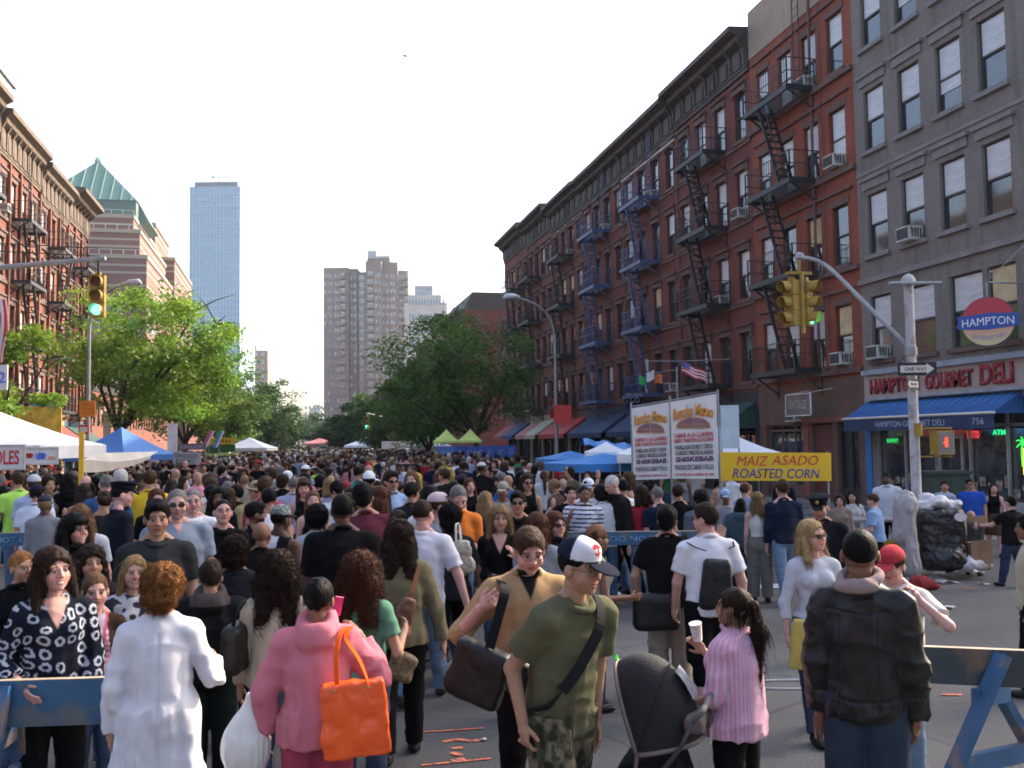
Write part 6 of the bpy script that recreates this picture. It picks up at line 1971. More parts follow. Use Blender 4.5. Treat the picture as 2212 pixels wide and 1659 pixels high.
# ------------------------------------------------------------------ middle distance: x, y(head top), Z, heading, skin, hair colour, hair, top, top colour, bottom, bottom colour, label, extras
MID = [
 (565, 1128, 8.6, 5, 'brown', 'black', 'bald', 'tee', 'black', 'trousers', 'black', 'person with a shaved brown head in black, next to the camouflage cap', dict(w=1.1)),
 (607, 1090, 9.2, 35, 'dark', 'black', 'buzz', 'tank', 'white', 'jeans', 'dkjeans', 'person in a camouflage peaked cap and white vest, black cloth over the shoulder', dict(hat=('cap', (.10, .12, .12), (.12, .14, .14)), cappat=lambda q, C: np.where((NZ(q * 150) > .05)[:, None], np.array([(.30, .33, .33)]), C), pat=lambda q, C: np.where((q[:, 0] > .02)[:, None], np.array([(.01, .01, .012)]), C))),
 (738, 1068, 8.0, 0, 'dark', 'black', 'buzz', 'tee', 'black', 'jeans', 'dkjeans', 'big person in a wide black T-shirt, seen from behind', dict(w=1.42, sleeve=.85, hero=True, vox=.012)),
 (684, 1092, 9.6, 0, 'brown', 'black', 'afro', 'tee', 'ltgrey', 'jeans', 'jeans', 'person with a dark round hairdo, left of the big black T-shirt', dict(fem=True)),
 (781, 1044, 9.6, 0, 'tan', 'black', 'thick', 'tee', 'maroon', 'jeans', 'jeans', 'broad person in a plum T-shirt with thick black hair', dict(w=1.4)),
 (818, 1052, 10.3, -75, 'pink', 'auburn', 'long', 'tank', 'white', 'jeans', 'jeans', 'person in profile with long auburn hair and a white top', dict(fem=True)),
 (862, 1104, 8.6, 0, 'brown', 'dkbrown', 'bun', 'jacket', 'charcoal', 'jeans', 'jeans', 'person with smooth dark hair just left of the white short sleeved shirt', dict(fem=True, small=True)),
 (928, 1050, 10.6, 10, 'tan', 'black', 'thick', 'tee', 'white', 'jeans', 'jeans', 'person in a white T-shirt with black hair beyond the white short sleeved shirt', dict(w=1.2)),
 (944, 1062, 9.9, 60, 'pink', 'brown', 'short', 'tee', 'ltgrey', 'jeans', 'jeans', 'person wearing a pale pink cap, right of the white short sleeved shirt', dict(hat=('cap', (.62, .48, .50), (.02, .02, .03)))),
 (992, 1052, 9.9, 172, 'pink', 'grey', 'buzz', 'polo', 'orange', 'jeans', 'jeans', 'person in a bright orange polo shirt looking down', dict(w=1.15, lean=12, head=(0, 18, 0))),
 (555, 1038, 13, 150, 'tan', 'brown', 'short', 'shirt', (.46, .37, .16), 'jeans', 'jeans', 'person in a straw coloured shirt and beige sun hat', dict(hat=('bucket', 'khaki', 'khaki'))),
 (581, 1055, 11.2, 0, 'tan', 'black', 'short', 'tank', 'white', 'jeans', 'jeans', 'person in a white sleeveless vest with black hair, seen from behind', dict(w=1.1)),
 (572, 1030, 12.4, 20, 'tan', 'brown', 'short', 'tee', 'rose', 'jeans', 'jeans', 'person with brown hair beyond the white sleeveless vest', {}),
 (675, 1062, 12, 175, 'pink', 'ltbrown', 'long', 'tank', 'black', 'jeans', 'jeans', 'person with light brown hair and a low cut black top, facing the camera', dict(fem=True, small=True)),
 (656, 1034, 13.5, 178, 'pink', 'brown', 'long', 'tank', 'black', 'jeans', 'dkjeans', 'person with dark fringe and black sleeveless top behind the one with light brown hair', dict(fem=True, bangs=True)),
 (729, 1038, 12.6, 5, 'tan', 'black', 'short', 'tee', 'white', 'jeans', 'jeans', 'person in a white T-shirt beyond the big black T-shirt', dict(w=1.2)),
 (752, 1068, 10.4, 10, 'olive', 'dkbrown', 'bob', 'tee', 'dkolive', 'jeans', 'jeans', 'person in dark olive with brown hair beside the plum T-shirt', dict(fem=True, small=True)),
 (698, 999, 24, 0, 'tan', 'black', 'short', 'tee', 'lime', 'jeans', 'jeans', 'person in a lime green T-shirt standing out in the distant crowd', dict(w=1.2)),
 (621, 1016, 18, 170, 'tan', 'brown', 'short', 'tee', 'grey', 'jeans', 'jeans', 'person in a plain white cap and grey T-shirt in the crowd', dict(hat=('cap', 'white', 'white'))),
 (660, 1004, 22, 40, 'tan', 'brown', 'short', 'tee', 'bluegrey', 'jeans', 'jeans', 'person in a white cap and bluish T-shirt, left of the lime green T-shirt', dict(hat=('cap', 'white', 'ltgrey'))),
 (844, 1017, 13.2, 165, 'tan', 'dkbrown', 'thick', 'shirt', 'ltblue', 'jeans', 'jeans', 'person in dark sunglasses and a pale blue shirt with a black strap', dict(glasses='sun', pat=panel((.02, .02, .03), .02, .045))),
 (797, 1016, 14.2, 0, 'brown', 'black', 'buzz', 'tee', 'navy', 'jeans', 'dkjeans', 'person in a big white head scarf and navy top', dict(hat=('durag', 'white', 'white'), w=1.2)),
 (888, 1042, 12, 15, 'tan', 'black', 'short', 'tee', 'charcoal', 'jeans', 'jeans', 'person in charcoal with short black hair, right of the pale blue shirt', {}),
 (635, 1030, 15, 0, 'pink', 'grey', 'buzz', 'tee', 'lav', 'jeans', 'jeans', 'person in a lavender T-shirt with thin grey hair', dict(w=1.1)),
 (551, 1085, 10.1, 70, 'brown', 'black', 'short', 'tee', 'black', 'jeans', 'jeans', 'person in black with a trimmed beard, in profile facing right', dict(beard=True)),
 (773, 1008, 19, 0, 'tan', 'black', 'short', 'tee', 'teal', 'jeans', 'jeans', 'person in a teal T-shirt in the distant crowd', {}),
 (797, 998, 24, 20, 'tan', 'brown', 'short', 'tee', 'charcoal', 'jeans', 'jeans', 'person wearing a bright red cap in the distant crowd', dict(hat=('cap', 'red', 'red'))),
 (889, 1019, 14.5, 178, 'pink', 'ltbrown', 'bob', 'tee', 'charcoal', 'jeans', 'jeans', 'person with light brown hair facing the camera above the white T-shirts', dict(fem=True)),
 # left
 (383, 1058, 8.7, 178, 'pink', 'grey', 'buzz', 'tee', (.22, .26, .33), 'jeans', 'jeans', 'big person with glasses in a loose blue grey T-shirt', dict(w=1.42, glasses='sun', vneck=.80, hero=True, vox=.012, beard=True, hairc='grey')),
 (416, 1058, 10.2, 178, 'pink', 'grey', 'buzz', 'tee', 'white', 'jeans', 'jeans', 'person with grey cropped hair in a white T-shirt behind the blue grey T-shirt', dict(w=1.2, glasses='clear')),
 (481, 1080, 9.4, 172, 'pink', 'black', 'buzz', 'tee', 'black', 'jeans', 'jeans', 'person in spectacles and a black T-shirt, head tilted up', dict(glasses='clear', head=(0, -10, 0), armR=((.2, .1, -.9), (-.3, .9, .3)))),
 (266, 1040, 10.6, 80, 'pink', 'black', 'buzz', 'shirt', (.010, .012, .022), 'trousers', (.010, .012, .022), 'police officer in dark navy uniform and peaked cap on the left', dict(hat=('police', (.010, .012, .022), (.004, .004, .005)), w=1.2, sleeve=1.93, hero=True, vox=.013)),
 (172, 1092, 9.2, 12, 'pink', 'ltbrown', 'long', 'tee', 'ltgrey', 'jeans', 'jeans', 'person with long light brown hair, back turned, above the black fringe', dict(fem=True)),
 (325, 1016, 14, 8, 'tan', 'brown', 'short', 'tee', 'yellow', 'jeans', 'jeans', 'person in a bright yellow T-shirt, seen from behind', dict(w=1.15)),
 (230, 1026, 13.2, 0, 'pink', 'grey', 'buzz', 'tee', (.03, .08, .19), 'jeans', 'jeans', 'broad person in a blue T-shirt left of the police officer', dict(w=1.3)),
 (260, 1015, 14.6, 0, 'pink', 'white', 'thick', 'tee', 'grey', 'jeans', 'jeans', 'person with snow white hair behind the police officer', {}),
 (80, 1045, 13.5, 25, 'tan', 'black', 'short', 'tee', (.62, .64, .74), 'jeans', 'dkjeans', 'person in a white T-shirt and dark cap bending at the left stall', dict(hat=('cap', 'navy', 'navy'), lean=10)),
 (74, 1024, 14.6, 15, 'pink', 'brown', 'short', 'shirt', (.42, .50, .66), 'jeans', 'dkjeans', 'person in a light blue shirt and grey cap at the left stall', dict(hat=('cap', 'ltgrey', 'ltgrey'))),
 (104, 1028, 14.8, 175, 'tan', 'dkbrown', 'bob', 'long', (.13, .13, .08), 'jeans', 'jeans', 'person in an olive green top facing the camera at the left stall', dict(fem=True)),
 (38, 1020, 15.2, -10, 'tan', 'brown', 'short', 'tee', (.42, .75, .12), 'jeans', 'jeans', 'person in a fluorescent green shirt at the far left stall', dict(w=1.2)),
 (182, 1046, 13.8, 5, 'tan', 'dkbrown', 'long', 'tank', 'grey', 'jeans', 'jeans', 'person with long dark hair and a grey top left of the police officer', dict(fem=True)),
 (148, 1022, 15, 0, 'tan', 'black', 'long', 'hoodie', 'black', 'jeans', 'black', 'person in black with long black hair under the white tent', dict(fem=True)),
 (338, 1058, 11.4, 178, 'pink', 'auburn', 'long', 'tee', 'black', 'jeans', 'jeans', 'person with long auburn hair in black between the grey and dark T-shirts', dict(fem=True)),
 (228, 1062, 11.8, 10, 'tan', 'dkbrown', 'bun', 'tank', 'charcoal', 'jeans', 'jeans', 'person with dark tied hair in front of the blue T-shirt', dict(fem=True, small=True)),
 (474, 1052, 12.4, 176, 'brown', 'black', 'curlylong', 'tee', 'charcoal', 'jeans', 'jeans', 'person with big black curls facing the camera, above the spectacled black T-shirt', dict(fem=True, ns=900)),
 # centre right
 (1080, 1094, 9.4, 176, 'pink', 'dblonde', 'longwavy', 'jacket', 'black', 'jeans', 'jeans', 'person with wavy blonde hair and low black top holding a camera', dict(fem=True, hair_to=.80, hero=True, vox=.013, under=SKIN['pink'], vneck=.74, armR=((.15, .1, -.95), (-.4, .85, -.1)), armL=((.15, .1, -.9), (-.3, .6, .7)))),
 (1119, 1062, 10.6, 172, 'olive', 'black', 'short', 'tee', 'black', 'jeans', 'jeans', 'person in sunglasses and a black T-shirt, right of the wavy blonde hair', dict(glasses='sun')),
 (1162, 1110, 8.2, 10, 'pink', 'auburn', 'bob', 'sweater', 'grey', 'jeans', 'jeans', 'person with auburn hair in a grey sweater behind the sandy brown shirt', dict(fem=True)),
 (1196, 1109, 8.9, 165, 'pink', 'auburn', 'longwavy', 'jacket', 'black', 'jeans', 'jeans', 'person with long red hair and dark glasses in a black jacket', dict(fem=True, glasses='sun', head=(-30, 0, 0))),
 (1262, 1050, 13.2, 170, 'brown', 'black', 'buzz', 'polo', (.60, .62, .68), 'jeans', 'jeans', 'broad person in a navy and white striped polo shirt, hand at the mouth', dict(w=1.35, pat=stripes((.015, .02, .05), .035, .35), armR=((.25, .2, -.9), (-.25, .5, .85)), hero=True, vox=.013)),
 (1232, 1048, 13.6, 165, 'pink', 'dkbrown', 'short', 'tee', 'black', 'jeans', 'jeans', 'person in a black T-shirt raising a drink left of the striped polo shirt', dict(armR=((.8, .1, -.5), (-.4, .3, .85)), w=1.15)),
 (1316, 1029, 13.5, -110, 'pink', 'white', 'buzz', 'jacket', (.016, .014, .014), 'trousers', 'black', 'older person with a bare head in a dark jacket bending to the left', dict(w=1.1, lean=10, hunch=.02, head=(0, 15, 0))),
 (1386, 1050, 13.4, 6, 'tan', 'dkbrown', 'bob', 'long', (.30, .015, .03), 'jeans', 'ltjeans', 'person in a red jumper and pale jeans, seen from behind', dict(fem=True)),
 (1417, 1052, 13.3, -15, 'pink', 'grey', 'buzz', 'tee', 'navy', 'jeans', 'jeans', 'person with a bare pink head and navy T-shirt, right of the red jumper', dict(w=1.1)),
 (1087, 1040, 13.6, 175, 'brown', 'black', 'buzz', 'tee', 'grey', 'jeans', 'jeans', 'person in a tan cap and grey shirt bending in the crowd', dict(hat=('cap', 'stone', 'stone'))),
 (1048, 1064, 11.8, 20, 'pink', 'dblonde', 'long', 'jacket', 'navy', 'jeans', 'dkjeans', 'person with blonde hair down the back of a navy jacket', dict(fem=True)),
 (998, 1017, 20, 0, 'tan', 'dkbrown', 'bob', 'tee', (.42, .02, .04), 'jeans', 'jeans', 'person in a red top beyond the orange polo shirt', dict(fem=True)),
 (1012, 1034, 16, 170, 'pink', 'auburn', 'long', 'tank', 'black', 'jeans', 'jeans', 'person with auburn hair and bare shoulders above the orange polo shirt', dict(fem=True)),
 (1270, 1032, 14.2, 175, 'tan', 'black', 'short', 'tee', 'white', 'jeans', 'jeans', 'person in a white cap with blue band, beneath the blue canopy', dict(hat=('cap', 'white', 'bluegrey'))),
 (1136, 1025, 14.4, 176, 'tan', 'dkbrown', 'long', 'tank', 'black', 'jeans', 'jeans', 'person in sunglasses with bare shoulders left of the blue canopy', dict(fem=True, glasses='sun')),
 (1298, 1046, 13.6, 5, 'tan', 'black', 'curlyshort', 'tee', 'white', 'jeans', 'jeans', 'person with dark curls in a white T-shirt beside the older bare head', {}),
 (1345, 1036, 14.3, -40, 'tan', 'black', 'short', 'shirt', 'white', 'jeans', 'jeans', 'person in a white shirt lifting an arm under the banners', dict(armL=((.5, .2, .3), (-.3, .1, .9)))),
 # right
 (1637, 1064, 13.4, 4, 'pink', 'dblonde', 'long', 'tank', (.70, .68, .64), 'trousers', (.17, .16, .14), 'person in a white sleeveless top with long blonde hair, grey jumper tied at the waist', dict(fem=True, hair_to=.82, hero=True, vox=.013, baggy=.01)),
 (1690, 1037, 13.2, -25, 'pink', 'brown', 'short', 'long', (.012, .018, .038), 'jeans', 'ltjeans', 'tall person in a navy jumper and pale jeans near the yellow sign', dict(w=1.12, stance=12, hero=True, vox=.013)),
 (1601, 1078, 14.2, 0, 'brown', 'black', 'long', 'hoodie', (.06, .10, .13), 'jeans', 'dkjeans', 'person in a dark teal hood left of the white sleeveless top', dict(small=True)),
 (1767, 1068, 9.8, 172, 'tan', 'black', 'buzz', 'shirt', (.008, .009, .014), 'trousers', 'black', 'police officer in a black uniform and peaked cap behind the blonde hair', dict(hat=('police', (.008, .009, .014), (.004, .004, .005)), sleeve=1.93, w=1.1, head=(10, 12, 0))),
 (1565, 1056, 14.8, 175, 'brown', 'black', 'buzz', 'tee', 'grey', 'jeans', 'jeans', 'person in a pale cap and grey T-shirt under the yellow sign', dict(hat=('cap', 'ltblue', 'ltblue'))),
 (1608, 1046, 16, 10, 'pink', 'brown', 'short', 'shirt', 'bluegrey', 'jeans', 'jeans', 'person in a blue grey shirt under the middle of the yellow sign', {}),
 (1514, 1058, 12.8, -25, 'tan', 'black', 'curlyshort', 'jacket', (.10, .12, .15), 'jeans', 'dkjeans', 'person with bushy black hair and a grey jacket left of the white T-shirt with sunglasses', {}),
 (1463, 1046, 13.6, -12, 'tan', 'dkbrown', 'short', 'tee', 'black', 'jeans', 'dkjeans', 'person in black between the banner and the black haired reaching one', {}),
 (1886, 1067, 14.6, -70, 'pink', 'brown', 'short', 'polo', (.24, .36, .58), 'trousers', 'black', 'person in a light blue polo shirt facing left by the bins', dict(w=1.12, hero=True, vox=.014)),
 (1914, 1021, 17.5, 178, 'dark', 'black', 'buzz', 'jacket', (.62, .64, .70), 'trousers', 'black', 'person in a white jacket before the shop window', dict(w=1.05)),
 (2093, 1034, 18, 170, 'tan', 'black', 'short', 'tee', (.02, .09, .48), 'jeans', 'dkjeans', 'person in a royal blue T-shirt outside the shop', dict(w=1.2, glasses='sun')),
 (2147, 1044, 18, 176, 'pink', 'dkbrown', 'long', 'tank', 'black', 'skirt', 'brown', 'person in a black top and brown skirt outside the shop', dict(fem=True)),
 (2040, 1039, 18.6, 178, 'tan', 'black', 'short', 'tee', (.40, .46, .58), 'jeans', 'jeans', 'slim person in a pale blue T-shirt by the green metal box', dict(w=.85)),
 (2186, 1073, 14.4, -60, 'pink', 'black', 'short', 'tee', 'black', 'jeans', 'dkjeans', 'person in a black T-shirt stretching an arm to the left by the bins', dict(w=1.1, armL=((.3, .7, -.6), (.1, .95, -.1)))),
 (1813, 1069, 15.6, 170, 'pink', 'dkbrown', 'bob', 'long', (.30, .22, .17), 'jeans', 'jeans', 'person in a brown patterned top left of the light blue polo shirt', dict(fem=True)),
 (1838, 1062, 16.6, 160, 'tan', 'black', 'long', 'tee', (.5, .5, .48), 'jeans', 'jeans', 'person in a pale top behind the brown patterned top', dict(fem=True)),
 (2222, 1112, 8.4, -80, 'brown', 'black', 'short', 'polo', (.50, .44, .32), 'trousers', 'black', 'person in a beige shirt cut off by the right picture edge', dict(w=1.1, armL=((.15, 0, -1), (0, .15, -1)))),
]
for (x, y, Z, th, sk, hcl, hs, tp_, tc_, bt_, bc_, lab, ex) in MID:
 e = dict(skin=sk, hairc=hcl, hair=hs, top=tp_, topc=tc_, bot=bt_, botc=bc_, label=lab, stance=random.choice((-12, -6, 0, 8, 12)), lean=random.uniform(-1, 5), side=random.uniform(-3.5, 3.5), twist=random.uniform(-12, 12), head=(random.uniform(-14, 14), random.uniform(-3, 9), random.uniform(-4, 4)), vox=.013 if Z < 11 else .016, ns=1200)
 e.update(ex)
 if 'armR' not in e and 'armL' not in e and random.random() < .4: e[random.choice(('armR', 'armL'))] = ((.2, .05, -.95), (-.2, .8, random.uniform(-.4, .5)))
 if e.get('vox') > .0135 and 'glasses' in e: pass
 Pm = person(x, y, Z, th, **e)
 if 'blonde hair and low black top' in lab:
  hp_ = (wp(Pm, 'WR') + wp(Pm, 'WL')) / 2
  b = MB(); b.box((0, 0, 0), (.12, .05, .08)); b.tube([(0, -.02, 0), (0, -.07, 0)], .028, 12)
  tag(b.build('camera', M('black_plastic', (.015, .015, .015), .4), loc=wp(Pm, 'WR') + Vector((.03, -.05, 0))), 'small black camera held at the waist of the low black top', 'camera')
# seated person in dark jacket on a crate by the bins
P_ = person(2098, 1104, 15.6, 20, skin='tan', hairc='brown', hair='bald', top='jacket', topc=(.035, .038, .034), bot='trousers', botc='dkolive', legL=(80, 80), legR=(80, 80), lean=28, hunch=.03, w=1.2, vox=.016, small=True,
   label='seated person with a bald crown in a dark green jacket by the bins')
# ================================================================== STREET FURNITURE, STALLS, TREES
GREYM = M('galvanised', (.27, .28, .285), .45, .4, var=.2)
SIGY = M('signal_yellow', (.33, .205, .022), .55, var=.2, dirt=((.25, .17, .04), 5))
BLK = M('matt_black', (.012, .012, .012), .6)
LGRN = M('green_lens_lit', (.05, .9, .6), .3, var=0, emit=(.10, 1.0, .66), es=1.6)
LRED = M('red_lens', (.10, .012, .01), .3, var=0); LAMB = M('amber_lens', (.16, .07, .01), .3, var=0)

def signal_head(parent, c, az, lit=True, s=1.0):
 """three lens housing, lenses facing direction az (0 = towards -y)"""
 Mx = Matrix.Translation(c) @ Matrix.Rotation(az, 4, 'Z') @ Matrix.Scale(s, 4)
 h = MB(); h.M = Mx
 for i in range(3):
  z = .36 - i * .36
  h.box((0, 0, z), (.34, .20, .345)); h.box((0, .0, z), (.30, .24, .30))
 h.box((0, 0, .57), (.12, .12, .08))
 o = h.build('signal_housing', SIGY, parent)
 for i in range(3):
  z = .36 - i * .36
  v = MB(); v.M = Mx
  n = 14; vs = []; fs = []
  for k in range(n + 1):
   a = -math.pi * .22 + (math.pi * 1.44) * k / n
   for (r, y) in ((.135, -.12), (.14, -.34 + .10 * max(0, -math.sin(a))), (.15, -.34 + .10 * max(0, -math.sin(a))), (.15, -.12)):
    vs.append((r * math.cos(a), y, z + r * math.sin(a)))
  for k in range(n):
   for j in range(3): fs.append((k * 4 + j, k * 4 + j + 1, (k + 1) * 4 + j + 1, (k + 1) * 4 + j))
  v.add(vs, fs); v.build('visor', SIGY, o)
  l = MB(); l.M = Mx
  l.add([(.125 * math.cos(t), -.135 - .03 * 0, z + .125 * math.sin(t)) for t in np.linspace(0, 2 * math.pi, 20, endpoint=False)], [tuple(range(20))])
  l.build('lens', (LRED, LAMB, LGRN if lit else LRED)[i], o)
 return o

# left signal arm over the avenue (its pole is outside the picture)
p0 = at(212, 562, 24.0); pl = Vector((-12.6, 24.6, 0))
root = empty('traffic_light', (pl.x, pl.y, 0), 0, 'traffic light with green lit on a long grey arm from the left', 'traffic light')
L = lambda p: Vector(p) - Vector((pl.x, pl.y, 0))
a0 = at(0, 578, 24.3)
b = MB(); b.tube([(0, 0, 0), (0, 0, 5.6)], [.12, .09], 12); b.tube([(0, 0, 5.2), L(a0) * .6 + Vector((0, 0, 2.3)) if False else L(a0), L(at(110, 568, 24.1)), L(at(228, 558, 24.0))], [.08, .075, .065, .055], 10)
b.build('pole_arm', GREYM, root, smooth=True)
b = MB(); q = L(at(213, 575, 24.0)); b.tube([q + Vector((0, 0, .2)), q + Vector((0, 0, -.25))], .03, 8); b.build('hanger', BLK, root)
signal_head(root, L(at(212, 640, 24.0)) , -YAW + .15)
b = MB()
for dz_ in (.55, .75): b.tube([L(at(213, 565, 24)) + Vector((-9, .1, dz_ - .2)), L(at(213, 565, 24)) + Vector((0, .05, dz_ - .4))], .012, 5)
b.build('guy_wire', BLK, root)

# right signal pole
pr = at(1975, 940, 17.0); pr.z = 0
root = empty('traffic_light', pr, 0, 'traffic light with two yellow heads on a curved arm from the pale pole', 'traffic light')
L = lambda p: Vector(p) - pr
zt = at(1972, 597, 17.0).z
b = MB(); b.tube([(0, 0, .0), (0, 0, .5), (0, 0, .55), (0, 0, zt - .1)], [.14, .12, .09, .085], 10); b.lathe([(.12, 0), (.13, .08), (.08, .16), (.02, .2)], 12, (0, 0, zt - .12))
b.build('pole', M('pole_paint', (.42, .40, .385), .6, .1, var=.15, dirt=((.25, .22, .2), 3)), root, smooth=True)
tip = L(at(1727, 555, 19.0)); st_ = Vector((0, 0, at(1975, 755, 17).z))
mid = (tip + st_) * .5 + Vector((0, 0, .30))
b = MB(); b.tube(smoothpath([st_, st_ * .62 + tip * .38 + Vector((0, 0, .16)), st_ * .25 + tip * .75 + Vector((0, 0, .27)), tip], 5), .042, 8); b.lathe([(.05, -.06), (.09, -.03), (.09, .05), (.04, .09)], 10, tip)
b.tube([st_ + Vector((0, 0, .05)), st_ + Vector((0, 0, -.1))], .11, 10); b.build('arm', GREYM, root, smooth=True)
b = MB(); b.tube([L(at(1920, 612, 17)), L(at(2035, 611, 17))], [.035, .03], 8); b.build('cross_arm', GREYM, root)
hc = L(at(1727, 655, 19.0))
b = MB(); b.tube([tip, hc + Vector((0, 0, .62))], .035, 8); b.tube([hc + Vector((.0, -.12, .60)), hc + Vector((0, -.12, -.62))], .04, 8); b.box(hc + Vector((0, 0, .60)), (.5, .18, .06)); b.build('hanger', SIGY, root)
signal_head(root, hc + Vector((-.15, .02, 0)), -YAW - 1.15, False, .86); signal_head(root, hc + Vector((.15, .02, 0)), -YAW + .85, True, .86)

def oneway(parent, c, wd, ht, rz, right=True, text=True):
 Mx = Matrix.Translation(c) @ Matrix.Rotation(rz, 4, 'Z')
 b = MB(); b.M = Mx; b.box((0, 0, 0), (wd, .02, ht)); o = b.build('one_way_sign', BLK, parent)
 b = MB(); b.M = Mx; s = 1 if right else -1
 ax = wd * .44 * s; hx = wd * .24 * s; t = ht * .27; T = ht * .42
 pts = [(-ax, t), (hx, t), (hx, T), (ax, 0), (hx, -T), (hx, -t), (-ax, -t)]
 b.add([(x, -.014, z) for x, z in pts], [tuple(range(7))]); b.build('arrow', M('sign_white', (.62, .58, .52), .5, var=.05), o)
 t1 = letter(o, 'ONE WAY', (0, 0, 0), wd * .58, ht * .30, BLK, bold=.01, ext=.002); t1.matrix_local = Mx @ Matrix.Translation((-s * wd * .04, -.016, 0)) @ Matrix.Rotation(math.pi / 2, 4, 'X')

oneway(root, L(at(1981, 797, 16.75)), .66, .23, -YAW - .1); oneway(root, L(at(1971, 830, 16.8)), .46, .19, -YAW + .75, False)
# walk signal on the pole
pc = L(at(2035, 956, 16.8))
b = MB(); b.M = Matrix.Translation(pc) @ Matrix.Rotation(-YAW + .3, 4, 'Z'); b.box((0, 0, 0), (.36, .2, .42)); o = b.build('walk_signal', SIGY, root)
b = MB(); b.M = Matrix.Translation(pc) @ Matrix.Rotation(-YAW + .3, 4, 'Z'); b.quad((-.16, -.103, -.19), (.16, -.103, -.19), (.16, -.103, .19), (-.16, -.103, .19)); b.build('face', M('walk_face', (.14, .14, .14), .5), o)
b = MB(); b.M = Matrix.Translation(pc) @ Matrix.Rotation(-YAW + .3, 4, 'Z')
b.box((0, -.108, -.03), (.07, .006, .10))
for k, dx in enumerate((-.03, -.01, .01, .03)): b.box((dx, -.108, .05), (.013, .006, .09))
b.box((-.05, -.108, .0), (.02, .006, .06), ry=.5); b.build('hand_symbol', M('hand_lit', (.6, .08, .04), .5, var=0, emit=(.6, .06, .03), es=.5), o)
b = MB(); b.tube([(0, 0, pc.z + .25), pc + Vector((.2, 0, .25)), pc + Vector((.2, 0, 0))], .02, 6); b.tube([(0, 0, pc.z - .25), pc + Vector((.2, 0, -.25))], .015, 6); b.tube([(0, -.12, pc.z + .35), (0, -.12, pc.z + .12)], .07, 8); b.build('bracket', SIGY, root)
b = MB(); b.M = Matrix.Translation(L(at(1948, 775, 17))); b.tube([(0, 0, 0), (-.08, 0, -.1), (.02, 0, -.2)], .012, 5); b.build('cable', BLK, root)

def lamp_post(base, h, arm, label, hd=None, sign=None):
 root = empty('street_lamp', base, 0, label, 'street lamp')
 b = MB(); a = Vector(arm)
 b.tube([(0, 0, 0), (0, 0, 1), (0, 0, h - 1.6)], [.12, .085, .055], 10)
 b.tube(smoothpath([(0, 0, h - 1.7), tuple(a * .12 + Vector((0, 0, h - .9))), tuple(a * .45 + Vector((0, 0, h - .3))), tuple(a * .95 + Vector((0, 0, h)))], 5), [.045] * 15 + [.035], 8)
 b.build('pole', GREYM, root, smooth=True)
 c = a + Vector((0, 0, h)); b = MB(); d = a.normalized()
 b.M = Matrix.Translation(c) @ Matrix.Rotation(math.atan2(d.y, d.x), 4, 'Z')
 b.tube([(-.35, 0, 0), (-.1, 0, .03), (.25, 0, .02), (.4, 0, -.03)], [.06, .13, .14, .05], 10); b.build('lamp_head', M('lamp_grey', (.5, .51, .52), .4, .3), root, smooth=True)
 return root

bl_ = at(190, 962, 37.0); bl_.z = 0.14
rt = lamp_post(bl_, 8.6, at(300, 608, 36.5) - at(207, 608, 37.0), 'grey street lamp pole with an orange sign on the left pavement')
L = lambda p: Vector(p) - bl_
b = MB(); b.M = Matrix.Translation(L(at(189, 883, 36.6))) @ Matrix.Rotation(-YAW, 4, 'Z'); b.box((0, 0, 0), (.62, .02, .62)); o = b.build('orange_sign', M('orange_sign', (.62, .20, .015), .6, var=.1), rt)
for k in range(3):
 q = MB(); q.M = Matrix.Translation(L(at(189, 883, 36.6))) @ Matrix.Rotation(-YAW, 4, 'Z')
 for j in range(5): q.box((-.2 + j * .1 + .01 * k, -.014, .16 - k * .16), (.06, .004, .07))
 q.build('faded_lettering', M('sign_dk_orange', (.38, .12, .01), .6), o)
b = MB(); b.M = Matrix.Translation(L(at(181, 928, 36.6))) @ Matrix.Rotation(-YAW, 4, 'Z'); b.box((0, 0, 0), (.4, .02, .35)); o = b.build('red_sign', M('red_sign', (.52, .03, .03), .6, var=.1), rt)
q = MB(); q.M = Matrix.Translation(L(at(181, 928, 36.6))) @ Matrix.Rotation(-YAW, 4, 'Z'); q.box((0, -.014, 0), (.3, .004, .2)); q.box((0, -.017, 0), (.22, .004, .06)); q.build('sign_border', M('sign_white', (.6, .6, .6)), o)
br_ = at(1203, 1000, 41.0); br_.z = .14
rt = lamp_post(br_, 8.4, at(1108, 645, 40.5) - at(1200, 645, 41.0), 'tall grey street lamp in front of the dark red brick row')
L = lambda p: Vector(p) - br_
b = MB(); b.M = Matrix.Translation(L(at(1218, 895, 40.6))) @ Matrix.Rotation(-YAW, 4, 'Z'); b.box((-.05, 0, .0), (.75, .03, .8)); o = b.build('red_sign', M('stop_red', (.50, .035, .03), .6, var=.1), rt)

# small far signals
for (x, y, Z, x2, y2, lab) in ((513, 905, 85, 455, 893, 'distant traffic light against the dark left trees'), (793, 913, 80, 836, 903, 'distant traffic light left of the right hand trees'), (590, 938, 130, 570, 936, 'tiny far traffic light low beside the dark left tree'), (806, 932, 140, 826, 928, 'tiny far traffic light under the right hand trees')):
 c = at(x, y, Z); root = empty('traffic_light', (c.x, c.y, 0), 0, lab, 'traffic light')
 signal_head(root, Vector((0, 0, c.z)), -YAW)
 e = at(x2, y2, Z + 1) - Vector((c.x, c.y, 0)); side_ = -1 if x2 < x else 1
 b = MB(); b.tube([(0, 0, c.z + .8), (0, 0, c.z + .55)], .04, 6); b.tube([(0, 0, c.z + .8), e], .05, 6); b.tube([e, (KL - c.x - 1 if side_ < 0 else KR - c.x + .6, 1, e.z - .4)], .06, 6); b.tube([(KL - c.x - 1 if side_ < 0 else KR - c.x + .6, 1, e.z - .2), (KL - c.x - 1 if side_ < 0 else KR - c.x + .6, 1, 0)], .09, 8); b.build('pole_arm', GREYM, root)

